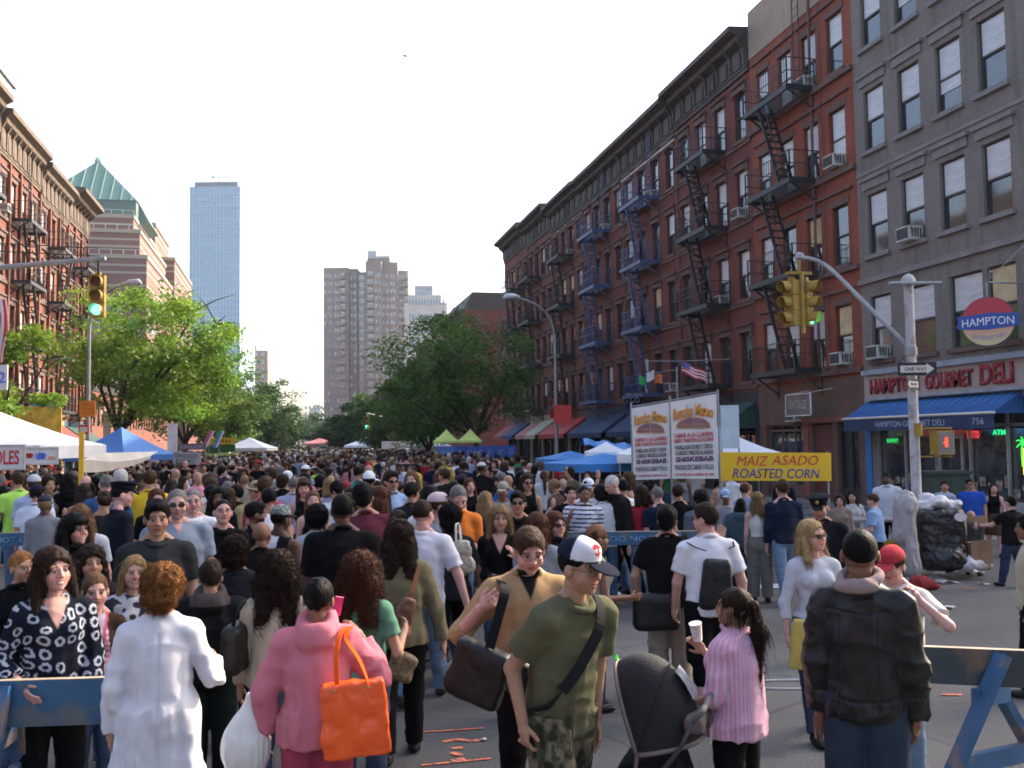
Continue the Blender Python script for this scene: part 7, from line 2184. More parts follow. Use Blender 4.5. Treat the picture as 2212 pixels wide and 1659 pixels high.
# ---------------- police barriers
BARB = M('barrier_blue', (.030, .105, .20), .6, var=.2, scale=2, bmp=.15, bscale=30, dirt=((.10, .12, .13), 4.6))
BARD = M('barrier_dark', (.045, .058, .062), .7, var=.25, scale=3, bmp=.15, bscale=30, dirt=((.22, .13, .07), 1.8))
BARL = M('barrier_leg_blue', (.028, .105, .22), .55, var=.2, dirt=((.2, .15, .12), 4))
BARW = M('barrier_worn_top', (.38, .30, .21), .8, var=.3)

def barrier(A, B_, zt, rh, label, text=None, mat=BARB, legs=(.12, .88), lean=0.0, tw=0.0):
 A = Vector(A); B_ = Vector(B_); d = B_ - A; Ln = d.length; rz = math.atan2(d.y, d.x)
 root = empty('police_barrier', (A.x, A.y, 0), rz, label, 'barrier', 'blue wooden police barriers')
 b = MB(); b.b2((0, -.02, zt - rh), (Ln, .02, zt)); o = b.build('rail', mat, root)
 q = MB(); q.b2((0, -.021, zt), (Ln, .021, zt + .004)); q.build('worn_edge', BARW, o)  # thin strip along the rail's top, paler than its sides
 for t in legs:
  x = Ln * t
  for s in (-1, 1):
   q = MB(); q.beam((x + tw * s, s * .36, 0), (x - tw * s * .12, s * .045, zt - .02), .09, .045); q.build('leg', BARL, root)
  q = MB(); q.beam((x + tw * .48, .20, zt * .46), (x - tw * .48, -.20, zt * .46), .04, .10); q.build('brace', BARL, root)
  q = MB(); q.beam((x + tw * .2, .10, zt - rh - .05), (x - tw * .2, -.10, zt - rh - .05), .05, .1); q.build('brace', BARL, root)
 if text: letter(root, text, (Ln * .5, -.026, zt - rh * .52), min(Ln * .86, 3.0), rh * .42, M('barrier_letters', (.16, .30, .46), .6, var=.3, scale=6), bold=.005)
 return root

a_, b_ = at(-330, 1470, 5.2), at(262, 1466, 5.3); barrier((a_.x, a_.y), (b_.x, b_.y), 1.015, .25, 'worn blue police barrier across the lower left corner', None, legs=(.05, .575))
q = MB();
a_, b_ = at(1960, 1405, 5.4), at(2640, 1395, 5.0); barrier((a_.x, a_.y), (b_.x, b_.y), 1.105, .20, 'dark worn police barrier on blue A frame legs at the lower right', None, BARD, legs=(.275, .85), tw=.50)
a_, b_ = at(-210, 1150, 12.7), at(132, 1153, 12.9); barrier((a_.x, a_.y), (b_.x, b_.y), at(0, 1152, 12.8).z, .175, 'blue police barrier lettered in pale blue behind the left group', 'POLICE LINE  DO NOT CROSS')
a_, b_ = at(1152, 1150, 12.3), at(1512, 1147, 12.2); barrier((a_.x, a_.y), (b_.x, b_.y), at(1300, 1149, 12.25).z, .17, 'blue lettered police barrier in front of the striped polo shirt', 'POLICE LINE  DO NOT CROSS')

# ---------------- trees
LEAF = attrmat('leaf', .55, 0, src='attr', spec=.25, var=.1, trans=.35)
BARK = M('bark', (.045, .035, .028), .95, var=.4, scale=6, bmp=.6, bscale=20)

def tree(base, h, rad, label, n=9000, off=(0, 0), lo=.3, col=(.10, .19, .035), leaf=.15, seed=0, name='street_tree', forks=6, tr=.16, flat=.42, group=None, ncl=None):
 rg = np.random.default_rng(seed + 50); rr = random.Random(seed)
 root = empty(name, base, 0, label, 'tree', group)
 off = Vector((off[0], off[1], 0)); cz = h * (lo + 1) / 2; rz_ = h * (1 - lo) / 2
 b = MB(); fork = Vector((off.x * .06, off.y * .06, h * lo * .92))
 b.tube(smoothpath([(0, 0, 0), (.05, .03, fork.z * .5), fork], 4), [tr * (1 - .35 * i / 8) for i in range(9)], 9)
 ends = []
 for k in range(forks):
  a = 2 * math.pi * k / forks + rr.uniform(-.4, .4); r = rad * rr.uniform(.45, .85)
  e = Vector((math.cos(a) * r, math.sin(a) * r, 0)) + off + Vector((0, 0, cz + rz_ * rr.uniform(-.35, .7)))
  m = fork.lerp(e, .45) + Vector((rr.uniform(-.4, .4), rr.uniform(-.4, .4), rr.uniform(-.1, .6)))
  pts = smoothpath([fork, m, e], 5); b.tube(pts, [tr * .62 * (1 - .85 * i / (len(pts) - 1)) for i in range(len(pts))], 7)
  ends += [pts[-1], pts[-3]]
  for j in range(4):
   s_ = pts[rr.randint(4, len(pts) - 2)]
   e2 = s_ + Vector((rr.uniform(-1, 1), rr.uniform(-1, 1), rr.uniform(-.1, .9))).normalized() * rad * rr.uniform(.25, .5)
   b.tube([s_, s_.lerp(e2, .5) + Vector((0, 0, .12)), e2], [tr * .22, tr * .14, tr * .04], 5); ends.append(e2)
 b.build('trunk', BARK, root, smooth='all')
 ncl = ncl or max(30, n // 130)
 cs = []
 while len(cs) < ncl:
  p = rg.normal(0, 1, 3); p /= np.linalg.norm(p); p *= rg.random() ** .38
  q = np.array([p[0] * rad + off.x, p[1] * rad + off.y, cz + p[2] * rz_])
  if rg.random() < .25: q = np.array(rr.choice(ends))
  cs.append(q)
 cs = np.array(cs); cr = rad * (.13 + .13 * rg.random(ncl))
 id_ = rg.integers(0, ncl, n)
 u = rg.normal(0, 1, (n, 3)); u /= np.linalg.norm(u, axis=1)[:, None]; u *= (rg.random(n) ** .5)[:, None]
 P_ = cs[id_] + u * cr[id_][:, None] * np.array([1.25, 1.25, flat * 1.6])
 nn = rg.normal(0, 1, (n, 3)); nn[:, 2] = np.abs(nn[:, 2]) + .5; nn /= np.linalg.norm(nn, axis=1)[:, None]
 t1 = np.cross(nn, rg.normal(0, 1, (n, 3))); t1 /= np.linalg.norm(t1, axis=1)[:, None]; t2 = np.cross(nn, t1)
 s_ = leaf * (.55 + .8 * rg.random(n))[:, None]
 V = np.stack([P_ - t1 * s_, P_ - t2 * s_ * .42, P_ + t1 * s_, P_ + t2 * s_ * .42], 1).reshape(-1, 3)
 tone = (.65 + .55 * rg.random(ncl))[id_] * (.8 + .4 * rg.random(n))
 hue = rg.random(ncl)[id_]
 C = np.stack([col[0] * tone * (.85 + .5 * hue), col[1] * tone, col[2] * tone], 1)
 Q = np.arange(4 * n).reshape(n, 4)
 me = to_mesh('crown', [(V, Q, np.repeat(C, 4, 0))], LEAF)
 me.polygons.foreach_set('use_smooth', np.zeros(len(me.polygons), bool))
 link('crown', me, root)
 return root

def tbase(x, Z, y=960): p = at(x, y, Z); return (p.x, p.y, 0)

rgt = Vector((math.cos(YAW), -math.sin(YAW), 0))
tree(tbase(250, 46), 10.6, 4.4, 'large spreading light green street tree on the left pavement', 26000, tuple((rgt * 1.9)[:2]), .30, (.20, .36, .04), .12, 1, forks=8, tr=.20, ncl=120)
tree(tbase(400, 58), 8.6, 3.6, 'yellow green street tree just behind the large spreading one', 12000, (0, 0), .3, (.17, .29, .035), .13, 2)
tree(tbase(545, 84), 8.6, 4.6, 'dark green street tree farther down the left side', 16000, (0, 0), .12, (.055, .115, .035), .16, 3, ncl=110)
tree(tbase(490, 74), 8.0, 3.4, 'dense green street tree between the yellow green and dark green ones', 11000, (0, 0), .22, (.09, .18, .035), .15, 11)
tree(tbase(590, 130), 8.2, 5.5, 'far left street tree next to the overpass', 9000, (0, 0), .08, (.07, .13, .05), .25, 4)
tree(tbase(-40, 27), 6.2, 2.1, 'bright green young street tree at the left picture edge', 5200, tuple((rgt * .25)[:2]), .36, (.16, .30, .035), .10, 5, tr=.09, ncl=34)
tree(tbase(1030, 53), 9.8, 4.7, 'large green street tree in front of the right hand row', 15000, tuple((rgt * -1.0)[:2]), .28, (.085, .19, .034), .13, 6, forks=7, tr=.19, ncl=120)
tree(tbase(925, 66), 8.2, 4.0, 'green street tree left of the large right hand one', 15000, (0, 0), .22, (.075, .165, .034), .14, 7, ncl=90)
tree(tbase(850, 88), 7.6, 4.2, 'dark street tree in the middle of the right hand trees', 12000, (0, 0), .12, (.055, .12, .032), .18, 8)
tree(tbase(768, 115), 7.6, 4.6, 'dark round street tree below the brown apartment tower', 11000, (0, 0), .08, (.04, .09, .03), .22, 9)
tree(tbase(700, 190), 8.0, 6.5, 'farthest street tree on the right beside the overpass', 7000, (0, 0), .05, (.05, .11, .05), .33, 10)

# ---------------- stalls
def canopy(c, wx, wy, z_eave, z_peak, mat, label, rz=0, name='market_tent', group='market tents along the avenue', val=.28, legs=True, peaks=1):
 root = empty(name, (c[0], c[1], 0), rz, label, 'market tent', group)
 b = MB(); x, y = wx / 2, wy / 2
 n = 6
 for k in range(peaks):
  xa = -x + wx * k / peaks; xb = -x + wx * (k + 1) / peaks; cx = (xa + xb) / 2
  for (p, q) in (((xa, -y), (xb, -y)), ((xb, -y), (xb, y)), ((xb, y), (xa, y)), ((xa, y), (xa, -y))):
   def fn(u, v, p=p, q=q, cx=cx):
    ex, ey = p[0] + (q[0] - p[0]) * u, p[1] + (q[1] - p[1]) * u
    return (ex + (cx - ex) * v, ey + (0 - ey) * v, z_eave + (z_peak - z_eave) * (v ** 1.25) - .05 * math.sin(math.pi * u) * (1 - v))
   b.sheet(fn, 4, n)
 b.build('roof', mat, root, smooth='all')
 v = MB()
 for (p, q) in (((-x, -y), (x, -y)), ((x, -y), (x, y)), ((x, y), (-x, y)), ((-x, y), (-x, -y))):
  v.beam((*p, z_eave - val / 2 - .01), (*q, z_eave - val / 2 - .01), .012, val)
 v.build('valance', mat, root)
 if legs:
  for sx in (-1, 1):
   for sy in (-1, 1):
    l = MB(); l.tube([(sx * (x - .05), sy * (y - .05), 0), (sx * (x - .05), sy * (y - .05), z_eave)], .022, 6); l.build('leg', GREYM, root)
 return root

def canvas(n, c, t=.12): return M('canvas_' + n, c, .75, var=t, scale=1.5, bmp=.1, bscale=8)

CW, CB, CLG, CBL = canvas('white', (.72, .72, .72)), canvas('blue', (.04, .15, .42)), canvas('lime', (.50, .62, .16)), canvas('sky', (.03, .20, .50))
c = at(-14, 962, 21); canopy(c, 3.5, 4.2, 2.35, 3.15, CW, 'big white market tent at the left edge', -.12)
c = at(262, 960, 33); canopy(c, 2.6, 2.6, 2.02, 2.98, CB, 'dark blue peaked tent beside the tree trunk on the left', -YAW - .35, val=.2)
c = at(1015, 945, 47); canopy((c.x - .4, c.y + 1, 0), 2.4, 2.4, 2.35, 2.95, CLG, 'pair of pale lime peaks above the long blue banner', -YAW, peaks=2, val=.1)
c = at(1495, 935, 24.0); canopy(c, 3.8, 3.2, 1.95, 2.95, CW, 'white market tent behind the tall food banners', -YAW - .1, val=.2)
c = at(1310, 1000, 26); canopy(c, 1.1, 1.1, 1.98, 2.25, CW, 'small white canopy under the bright blue sunshade', -YAW, val=.36)
c = at(1305, 1010, 24.5); canopy(c, 2.5, 2.4, 1.72, 1.95, CBL, 'low blue tent right of the small white canopy', -YAW + .35, val=.2)
c = at(1232, 1008, 29); canopy(c, 1.7, 2.2, 1.75, 1.98, CBL, 'low blue tent at the left of the blue tents', -YAW + .2, val=.2)
c = at(540, 965, 64); canopy(c, 3.0, 3.0, 2.1, 2.8, CW, 'white tent beyond the green and yellow stall', -YAW, val=.2)
c = at(930, 970, 72); canopy(c, 3.0, 3.0, 2.0, 3.0, CW, 'white tent left of the long blue banner', -YAW, val=.25)
c = at(790, 968, 100); canopy(c, 4.0, 3.0, 2.1, 3.0, CW, 'far white tent below the dark right hand trees', -YAW, val=.25)
c = at(690, 966, 150); canopy(c, 5.0, 3.0, 2.4, 3.2, M('canvas_redw', (.55, .2, .18), .7), 'far reddish tent at the end of the street', -YAW, val=.3)
# bright blue sunshade with stripes
c = at(1315, 962, 27.5); root = empty('sunshade', (c.x, c.y, 0), -YAW, 'bright blue patterned sunshade with scalloped edge above the small white canopy', 'sunshade')
b = MB(); b.sheet(lambda u, v: (-.75 + 1.7 * u, -.7 + 1.4 * v, c.z + .02 + .30 * math.sin(math.pi * v) * .6 - .22 * u + .04 * math.sin(u * 20)), 14, 8); b.build('canvas', M('shade_blue', (.04, .22, .52), .6, var=.5, scale=7, stretch=(1, 6, 1)), root)
b = MB(); b.tube([(.2, 0, 0), (.2, 0, c.z)], .03, 8); b.build('pole', GREYM, root)

def board(x, y, Z, wd, ht, mat, label, name='stall_sign', rz=0.0, lines=(), post=True, tilt=0, th=.03, cat='sign', group=None, frame=None):
 c = at(x, y, Z); root = empty(name, (c.x, c.y, c.z), -YAW + rz, label, cat, group)
 b = MB(); b.box((0, 0, 0), (wd, th, ht), ry=tilt); o = b.build('panel', mat, root)
 if frame:
  q = MB()
  for a_, d_ in (((-wd / 2 - .03, -ht / 2 - .03), (wd / 2 + .03, -ht / 2)), ((-wd / 2 - .03, ht / 2), (wd / 2 + .03, ht / 2 + .03)), ((-wd / 2 - .03, -ht / 2), (-wd / 2, ht / 2)), ((wd / 2, -ht / 2), (wd / 2 + .03, ht / 2))):
   q.b2((a_[0], -th, a_[1]), (d_[0], th, d_[1]))
  q.build('frame', frame, root)
 if post:
  q = MB()
  for s in (-1, 1): q.tube([(s * wd * .48, th * .9 + .02, -c.z), (s * wd * .48, th * .9 + .02, ht / 2)], .02, 6)
  q.build('posts', GREYM, root)
 for (txt, lx, lz, lw, lh, lm, kw) in lines:
  t = letter(root, txt, (lx, -th / 2 - .004, lz), lw, lh, lm, **kw)
  if tilt: t.rotation_euler = (math.pi / 2, tilt, 0)
 return root

RDL = M('letters_red', (.55, .03, .035), .6, var=.1); BLL = M('letters_blue', (.03, .035, .28), .6, var=.1); ORL = M('letters_orange', (.75, .30, .02), .6, var=.15)
DGL = M('letters_grey', (.12, .11, .10), .7, var=.3, scale=8); PUL = M('letters_plum', (.12, .03, .12), .6); WHL = M('letters_white', (.75, .75, .75), .6, var=.05)
YEL = M('sign_yellow_board', (.74, .47, .012), .55, var=.06, bmp=.05, bscale=3)
board(1676, 1008, 17.8, 2.17, .53, YEL, 'yellow sign reading MAIZ ASADO ROASTED CORN in red and blue', lines=(('MAIZ', -.46, .115, .62, .18, RDL, dict(shear=.25)), ('ASADO', .37, .115, .92, .18, RDL, dict(shear=.25)), ('ROASTED CORN', .0, -.125, 1.70, .18, BLL, dict(shear=.2, bold=.004))), tilt=.022, rz=.12)
# two tall banners
VIN = M('banner_vinyl', (.72, .69, .66), .5, var=.06, scale=1.5, bmp=.12, bscale=2.5)

def banner(x0, x1, yt0, yt1, yb0, yb1, Z0, Z1, label):
 a, b_, c, d = at(x0, yb0, Z0), at(x1, yb1, Z1), at(x1, yt1, Z1), at(x0, yt0, Z0)
 dirv = Vector((b_.x - a.x, b_.y - a.y, 0)); W = dirv.length; rz = math.atan2(dirv.y, dirv.x)
 root = empty('banner', (a.x, a.y, 0), rz, label, 'banner', 'tall food banners'); zb0, zb1, zt0, zt1 = a.z, b_.z, d.z, c.z
 m = MB(); n = 10
 m.sheet(lambda u, v: (u * W, .012 * math.sin(u * 9 + v * 4) , (zb0 + (zb1 - zb0) * u) * (1 - v) + (zt0 + (zt1 - zt0) * u) * v), n, n)
 m.sheet(lambda u, v: (u * W, .012 * math.sin(u * 9 + v * 4) + .012, (zb0 + (zb1 - zb0) * u) * (1 - v) + (zt0 + (zt1 - zt0) * u) * v), n, n)
 m.build('vinyl', VIN, root, smooth='all')
 q = MB()
 for xx, zz in ((-.02, zt0 + .12), (W + .02, zt1 + .08)): q.tube([(xx, .03, 0), (xx, .03, zz)], .022, 6)
 q.tube([(-.02, .03, zt0 + .03), (W + .02, .03, zt1 + .03)], .015, 6); q.build('poles', GREYM, root)
 H = (zt0 + zt1) / 2 - (zb0 + zb1) / 2; z0 = (zb0 + zb1) / 2; y = -.028
 sl = math.atan2((zt1 + zb1 - zt0 - zb0) / 2, W)

 def ln(t, z, w_, h_, m_, **k):
  o = letter(root, t, (W / 2, y, z0 + H * z), W * w_, H * h_, m_, **k); o.rotation_euler = (math.pi / 2, -sl * (.3 + .7 * z), 0)
 ln('Rancho Mateo', .80, .88, .15, ORL, shear=.15, bold=.03, arc=H * .05)
 q = MB(); r_ = W * .34
 for s in (-1, 1):
  arc_ = [(W / 2 + s * .012, y, z0 + H * .63)] + [(W / 2 + s * (.012 + r_ * math.cos(t)), y, z0 + H * .63 + H * .125 * math.sin(t)) for t in np.linspace(0, math.pi / 2, 8)]
  q.add(arc_, [tuple(range(len(arc_)))])
 q.build('arch_emblem', M('emblem_violet', (.22, .12, .16), .6), root)
 q = MB()
 for s in (-1, 1):
  ps = [(W / 2 + s * (.012 + (r_ + .012) * math.cos(t)), y - .002, z0 + H * .63 + (H * .125 + .015) * math.sin(t)) for t in np.linspace(0, math.pi / 2, 8)]
  q.tube(ps, .009, 4); q.tube([(W / 2 + s * .012, y - .002, z0 + H * .63), (W / 2 + s * (.012 + r_), y - .002, z0 + H * .63)], .008, 4)
  for k in range(5): q.box((W / 2 + s * (.05 + r_ * .16 * k), y - .003, z0 + H * .67), (.018, .004, .05 - .006 * k))
 q.build('arch_outline', ORL, root)
 ln('CARNE A LA LLANERA', .545, .86, .055, RDL, bold=.02); ln('SABOR Y TRADICION A SU ALCANCE', .48, .86, .050, RDL, bold=.02)
 ln('PARRILLADA DE RES Y CERDO', .395, .82, .055, DGL, bold=.025); ln('CHORIZOS Y MAZORCAS ASADAS', .325, .82, .055, DGL, bold=.025)
 ln('SHISKEBAB', .245, .82, .062, PUL, bold=.03, shear=.1)
 ln('PINCHOS DE CARNE Y POLLO', .145, .84, .065, DGL, bold=.02); ln('FOR PARTIES AND CATERING ASK HERE', .055, .84, .03, RDL, bold=.015)
 return root

banner(1368, 1449, 882, 868, 1037, 1034, 18.3, 18.0, 'left one of two tall white food banners with orange script')
banner(1452, 1552, 868, 850, 1034, 1034, 17.9, 17.4, 'right one of two tall white food banners, larger and nearer the yellow sign')
board(1577, 922, 22, .42, 1.0, M('pale_sheet', (.48, .56, .62), .6, var=.1, bmp=.1, bscale=3), 'pale blue sheet hanging right of the tall food banners', th=.02)
# long blue banner
NB = M('banner_blue', (.018, .07, .30), .55, var=.1); NB2 = M('banner_blue_light', (.06, .17, .42), .55, var=.1)
r_ = board(1030, 977, 46, 3.85, .62, NB, 'long blue banner with pale emblems under two lime peaks')
q = MB(); q.box((-1.47, -.02, 0), (.88, .01, .60)); q.build('light_panel', NB2, r_); q = MB(); q.box((.42, -.02, -.36), (2.95, .02, .1)); q.build('yellow_edge', M('lime_edge', (.5, .5, .05), .6), r_); q = MB(); q.box((.2, .1, -.55), (2.6, .02, .24)); q.build('white_skirt', CW, r_)
q = MB()
for k in range(6):
 x = -.85 + k * .5
 if k % 2: q.tube([(x + .10 * math.cos(t), -.025, .03 + .10 * math.sin(t)) for t in np.linspace(0, 6.28, 12)], .012, 4)
 else: q.beam((x - .12, -.025, .0), (x + .12, -.025, .10), .02, .03); q.beam((x - .10, -.025, -.08), (x + .04, -.025, -.10), .02, .03)
for k in range(6): q.beam((-1.8 + k * .12, -.03, -.1), (-1.76 + k * .12, -.03, .08 + .05 * (k % 2)), .02, .02)
q.build('emblems', M('emblem_pale', (.35, .45, .65), .6), r_)
r_ = board(857, 962, 85, 2.7, .75, M('sign_offwhite', (.58, .57, .56), .6), 'white stall sign with magenta script, right of the dark trees')
q = MB(); q.tube([(-.4 + .09 * k, -.03, .05 + .14 * math.sin(k * 1.3)) for k in range(9)], .03, 4); q.build('script_squiggle', M('letters_magenta', (.4, .05, .2), .6), r_); q = MB()
for k in range(6): q.box((.1 + k * .17, -.03, -.14), (.11, .02, .18))
q.build('letters', DGL, r_); q = MB(); q.box((0, -.3, -.75), (2.8, .6, .18)); q.build('white_awning', CW, r_)
# left side signs
WB = M('white_board', (.62, .58, .56), .5, var=.1)
board(14, 988, 17.2, .62, .40, WB, 'white sign with red capitals OLES at the left edge', lines=(('CHURROS' if False else 'MOLES', -.07, 0, .62, .26, RDL, dict(bold=.02)),), frame=M('sign_metal', (.5, .46, .44), .4, .4), post=False)
r_ = board(85, 985, 18.4, .62, .28, WB, 'white sign with red and blue blocks next to the red lettered one', frame=M('sign_metal', (.5, .46, .44), .4, .4), post=False, rz=.3)
for nm, mt, pts in (('red_mark', RDL, [(-.25, .0), (-.2, .05), (-.17, -.03), (-.13, .05)]), ('blue_mark', M('mark_blue', (.12, .16, .6), .6), [(-.05, .06), (-.03, -.06), (.03, .06), (.06, -.06), (.1, .05)]), ('flag_mark', M('mark_salmon', (.6, .25, .2), .6), [(.16, -.04), (.28, -.05)])):
 q = MB()
 for a_, d_ in zip(pts, pts[1:]): q.beam((a_[0], -.02, a_[1]), (d_[0], -.02, d_[1]), .01, .07)
 q.build(nm, mt, r_)
c = at(176, 985, 19.5); q = MB(); q.box((0, 0, c.z / 2 + .25), (.09, .09, c.z + .5)); tag(q.build('tent_post', M('post_yellow', (.75, .42, .02), .6), loc=(c.x, c.y, 0)), 'bright yellow post at the right corner of the white tent', 'post')
c0, c1 = at(180, 992, 21), at(325, 985, 27)
q = MB(); q.sheet(lambda u, v: tuple(c0.lerp(c1, u) + Vector((0, 1.6 * v, .12 * v - .10 * math.sin(math.pi * u) * (1 - v)))), 12, 4)
q.sheet(lambda u, v: tuple(c0.lerp(c1, u) + Vector((0, 0, -.30 * v * (1 - u * .75) - .10 * math.sin(math.pi * u)))), 12, 3)
o = empty('stall_tarp', (0, 0, 0), 0, 'beige canvas tarp stretched right of the yellow post', 'tarp'); q.build('canvas', canvas('beige', (.50, .45, .38)), o, smooth='all')
q = MB(); q.tube([c0 - Vector((0, 0, c0.z)), c0], .02, 6); q.tube([c1 - Vector((0, 0, c1.z)), c1], .02, 6); q.build('poles', GREYM, o)
board(372, 948, 36, .36, 1.15, M('flyer_white', (.66, .60, .56), .6), 'narrow white and orange poster board right of the dark blue tent')
q = MB(); r_ = board(415, 965, 33, .95, .22, M('sign_dark', (.09, .09, .10), .6), 'dark sign above the handwritten grey reading glasses sign', lines=(('SUNGLASSES', 0, 0, .8, .13, M('letters_lg', (.35, .35, .36), .6), {}),))
board(404, 990, 32.5, .95, .42, M('sign_grey', (.33, .34, .36), .6), 'grey handwritten sign reading SUNGLASSES READING', lines=(('SUNGLASSES', -.02, .08, .8, .13, M('letters_ink', (.05, .05, .06), .6), {}), ('READING', -.06, -.1, .62, .13, M('letters_ink', (.05, .05, .06), .6), {})), post=False, tilt=.03)
r_ = board(480, 953, 52, 1.5, .36, M('sign_yellow2', (.70, .42, .02), .6), 'yellow oval stall sign over a green counter on the left', post=False)
q = MB()
for k in range(6): q.box((-.4 + .16 * k, -.025, .0), (.1, .01, .14))
q.build('letters', M('letters_brown', (.2, .1, .02), .6), r_)
q = MB(); q.box((-.1, .05, -.4), (1.6, .06, .4)); q.build('green_fascia', M('fascia_green', (.03, .13, .03), .6), r_); q = MB(); q.box((-.1, .3, -.75), (1.6, .6, .14)); q.build('lime_canopy', M('lime_canopy', (.45, .6, .12), .6), r_)
for s, cc, lab in ((0, (.62, .08, .22), 'pink and white striped flag leaning over the crowd'), (1, (.04, .25, .45), 'turquoise and white striped flag leaning beside the pink one')):
 c = at(440 + 22 * s, 950, 44); o = empty('flag', c, -YAW, lab, 'flag', 'striped flags at the left stalls'); q = MB(); q.beam((0, 0, -.35), (.35, 0, .4), .02, .14); q.build('cloth', M('flag%d' % s, cc, .7), o); q = MB(); q.beam((.12, -.02, -.35), (.47, -.02, .4), .02, .07); q.build('stripe', CW, o); q = MB(); q.tube([(.06, .03, -c.z), (.3, .03, .35)], .015, 5); q.build('pole', GREYM, o)
board(82, 915, 30, 1.5, 1.1, M('poster_yellow', (.62, .42, .06), .6, var=.5, scale=3), 'yellow printed cloth hanging above the white tent', post=False)
board(96, 925, 31, .9, 1.6, M('poster_blue', (.04, .25, .5), .6, var=.5, scale=3), 'blue printed cloth hanging beside the yellow cloth', post=False, tilt=.02)
board(231, 925, 47, .36, 1.7, WB, 'white vertical shop banner behind the tree trunk', post=False)
c = at(-2, 722, 19); q = MB()
q.sheet(lambda u, v: (-.3 + .5 * u + .06 * math.sin(v * 5), .05 * math.sin(u * 7 + v * 3), .95 - 2.0 * v + .2 * u), 6, 12)
o = empty('flag', c, -YAW, 'hanging red and white striped flag at the left edge', 'flag'); o.scale = (.62, .62, .64); q.build('cloth', WB, o)
for k in range(3): q = MB(); q.sheet(lambda u, v: (-.24 + .17 * k + .09 * u + .06 * math.sin(v * 5), .05 * math.sin((.12 + .34 * k) * 7 + v * 3) - .012, .95 - 2.0 * v + .07 * k), 2, 12); q.build('red_stripe', RDL, o)
board(3, 815, 19, .25, .5, WB, 'small white sign with blue figure at the left edge', lines=(('2', .02, 0, .14, .22, M('mark_blue', (.12, .16, .6), .6), dict(bold=.02)),), post=False)
# flags on a pole in front of the dark row
c = at(1462, 800, 29); o = empty('flag_stand', (c.x, c.y, 0), -YAW, 'pole with small national flags over the tents', 'flags')
q = MB(); q.tube([(0, 0, 0), (0, 0, c.z + .1)], .025, 6); q.tube([(-.95, 0, c.z + .3), (0, 0, c.z + .28), (1.6, 0, c.z + .32)], .012, 5); q.tube([(-1.0, 0, c.z - .1), (0, 0, c.z + .02)], .01, 5); q.build('pole', GREYM, o)
q = MB(); q.sheet(lambda u, v: (.15 + .75 * u, .06 * math.sin(u * 8), c.z + .28 - .34 * v - .34 * u + .03 * math.sin(u * 9)), 10, 7); fl = q.build('flag', WHL, o)
q = MB()
for k in range(4): q.sheet(lambda u, v: (.15 + .75 * u, .06 * math.sin(u * 8) - .012, c.z + .28 - .34 * (k * .286 + .143 * v) - .34 * u + .03 * math.sin(u * 9)), 10, 1)
q.build('red_stripes', RDL, fl)
q = MB(); q.sheet(lambda u, v: (.15 + .26 * u, .06 * math.sin(u * 8 * .35) - .02, c.z + .29 - .17 * v - .12 * u), 4, 1); q.build('blue_field', M('field_blue', (.10, .14, .35), .6), fl)
for k, cc in enumerate(((.5, .12, .03), (.6, .6, .6), (.03, .25, .08))):
 q = MB(); q.sheet(lambda u, v: (-.45 - .24 * k - .24 * u, .04 * math.sin(u * 4 + k), c.z - .02 - .28 * v - .12 * abs(k - 1) + .05 * math.sin(k * 2 + u * 3)), 4, 3); q.build('flag', M('flagc%d' % k, cc, .7), o)

# ---------------- by the bins on the right
Zb = 15.3
c = at(2030, 1240, Zb); q = MB()
V, Q = sdf_mesh([bx((0, 0, .5), (.34, .28, .46), None, .03, rd=.08), ell((.0, -.1, .2), (.36, .3, .22), None, .06)], .018); N = vnormals(V, Q); V = V + N * ((1 - np.abs(NZ(V * 7)) * 2) * .02 + (1 - np.abs(NZ(V * 19)) * 2.2) * .012)[:, None]
o = empty('rubbish_bin', (c.x, c.y, .14), -YAW, 'overflowing black bin wrapped in bin bags by the pale pole', 'rubbish bin')
link('bin_body', to_mesh('bin_body', [(V, Q, np.tile((.012, .012, .013), (len(V), 1)))], PLASTM), o)
V, Q = sdf_mesh([ell((dx, dy, 1.02 + dz_), (r, r, r * .7), None, .02) for dx, dy, dz_, r in ((-.2, 0, 0, .14), (0, -.05, .06, .15), (.2, 0, 0, .14), (.1, .1, .08, .12), (-.12, .1, .12, .12), (.3, -.05, .03, .09))], .02); N = vnormals(V, Q); V = V + N * (NZ(V * 22) * .03)[:, None]
link('white_rubbish', to_mesh('white_rubbish', [(V, Q, np.tile((.62, .60, .60), (len(V), 1)))], PLASTM), o)
q = MB(); q.M = Matrix.Translation((.22, -.33, .86)) @ Matrix.Rotation(math.pi / 2, 4, 'X') @ Matrix.Diagonal((.10, .07, .01, 1)); q.lathe([(1, -.5), (1, .5)], 18); q.build('label', WB, o)
def wrinkled(name, prims, col, loc, lab, cat, mat=PLASTM, vox=.02, fr=(30, 30, 4), am=.02, rz=0):
 V, Q = sdf_mesh(prims, vox); N = vnormals(V, Q); V = V + N * ((1 - np.abs(NZ(V * np.array(fr))) * 2) * am)[:, None]
 o = link(name, to_mesh(name, [(V, Q, np.tile(col, (len(V), 1)))], mat), None, loc=loc, rot=(0, 0, rz)); return tag(o, lab, cat)
c = at(1968, 1240, 15.0)
wrinkled('plastic_sheet', [ell((0, 0, 1.05), (.18, .15, .24), None, .08), cap((-.05, 0, 1.0), (-.16, 0, .55), .13, .08, .06), cap((-.0, 0, .8), (.04, -.05, .06), .12, .13, .08)], (.36, .34, .34), (c.x - .05, c.y, .14), 'bundle of translucent plastic sheeting tied round the pale pole', 'plastic sheet')
c = at(2092, 1218, 15.2); wrinkled('rubbish_bag', [ell((0, 0, .12), (.30, .2, .14), None, .05), ell((.2, 0, .08), (.2, .15, .09), None, .05)], (.62, .62, .64), (c.x, c.y, .14), 'white rubbish bag lying right of the black bin', 'bag', fr=(12, 12, 12))
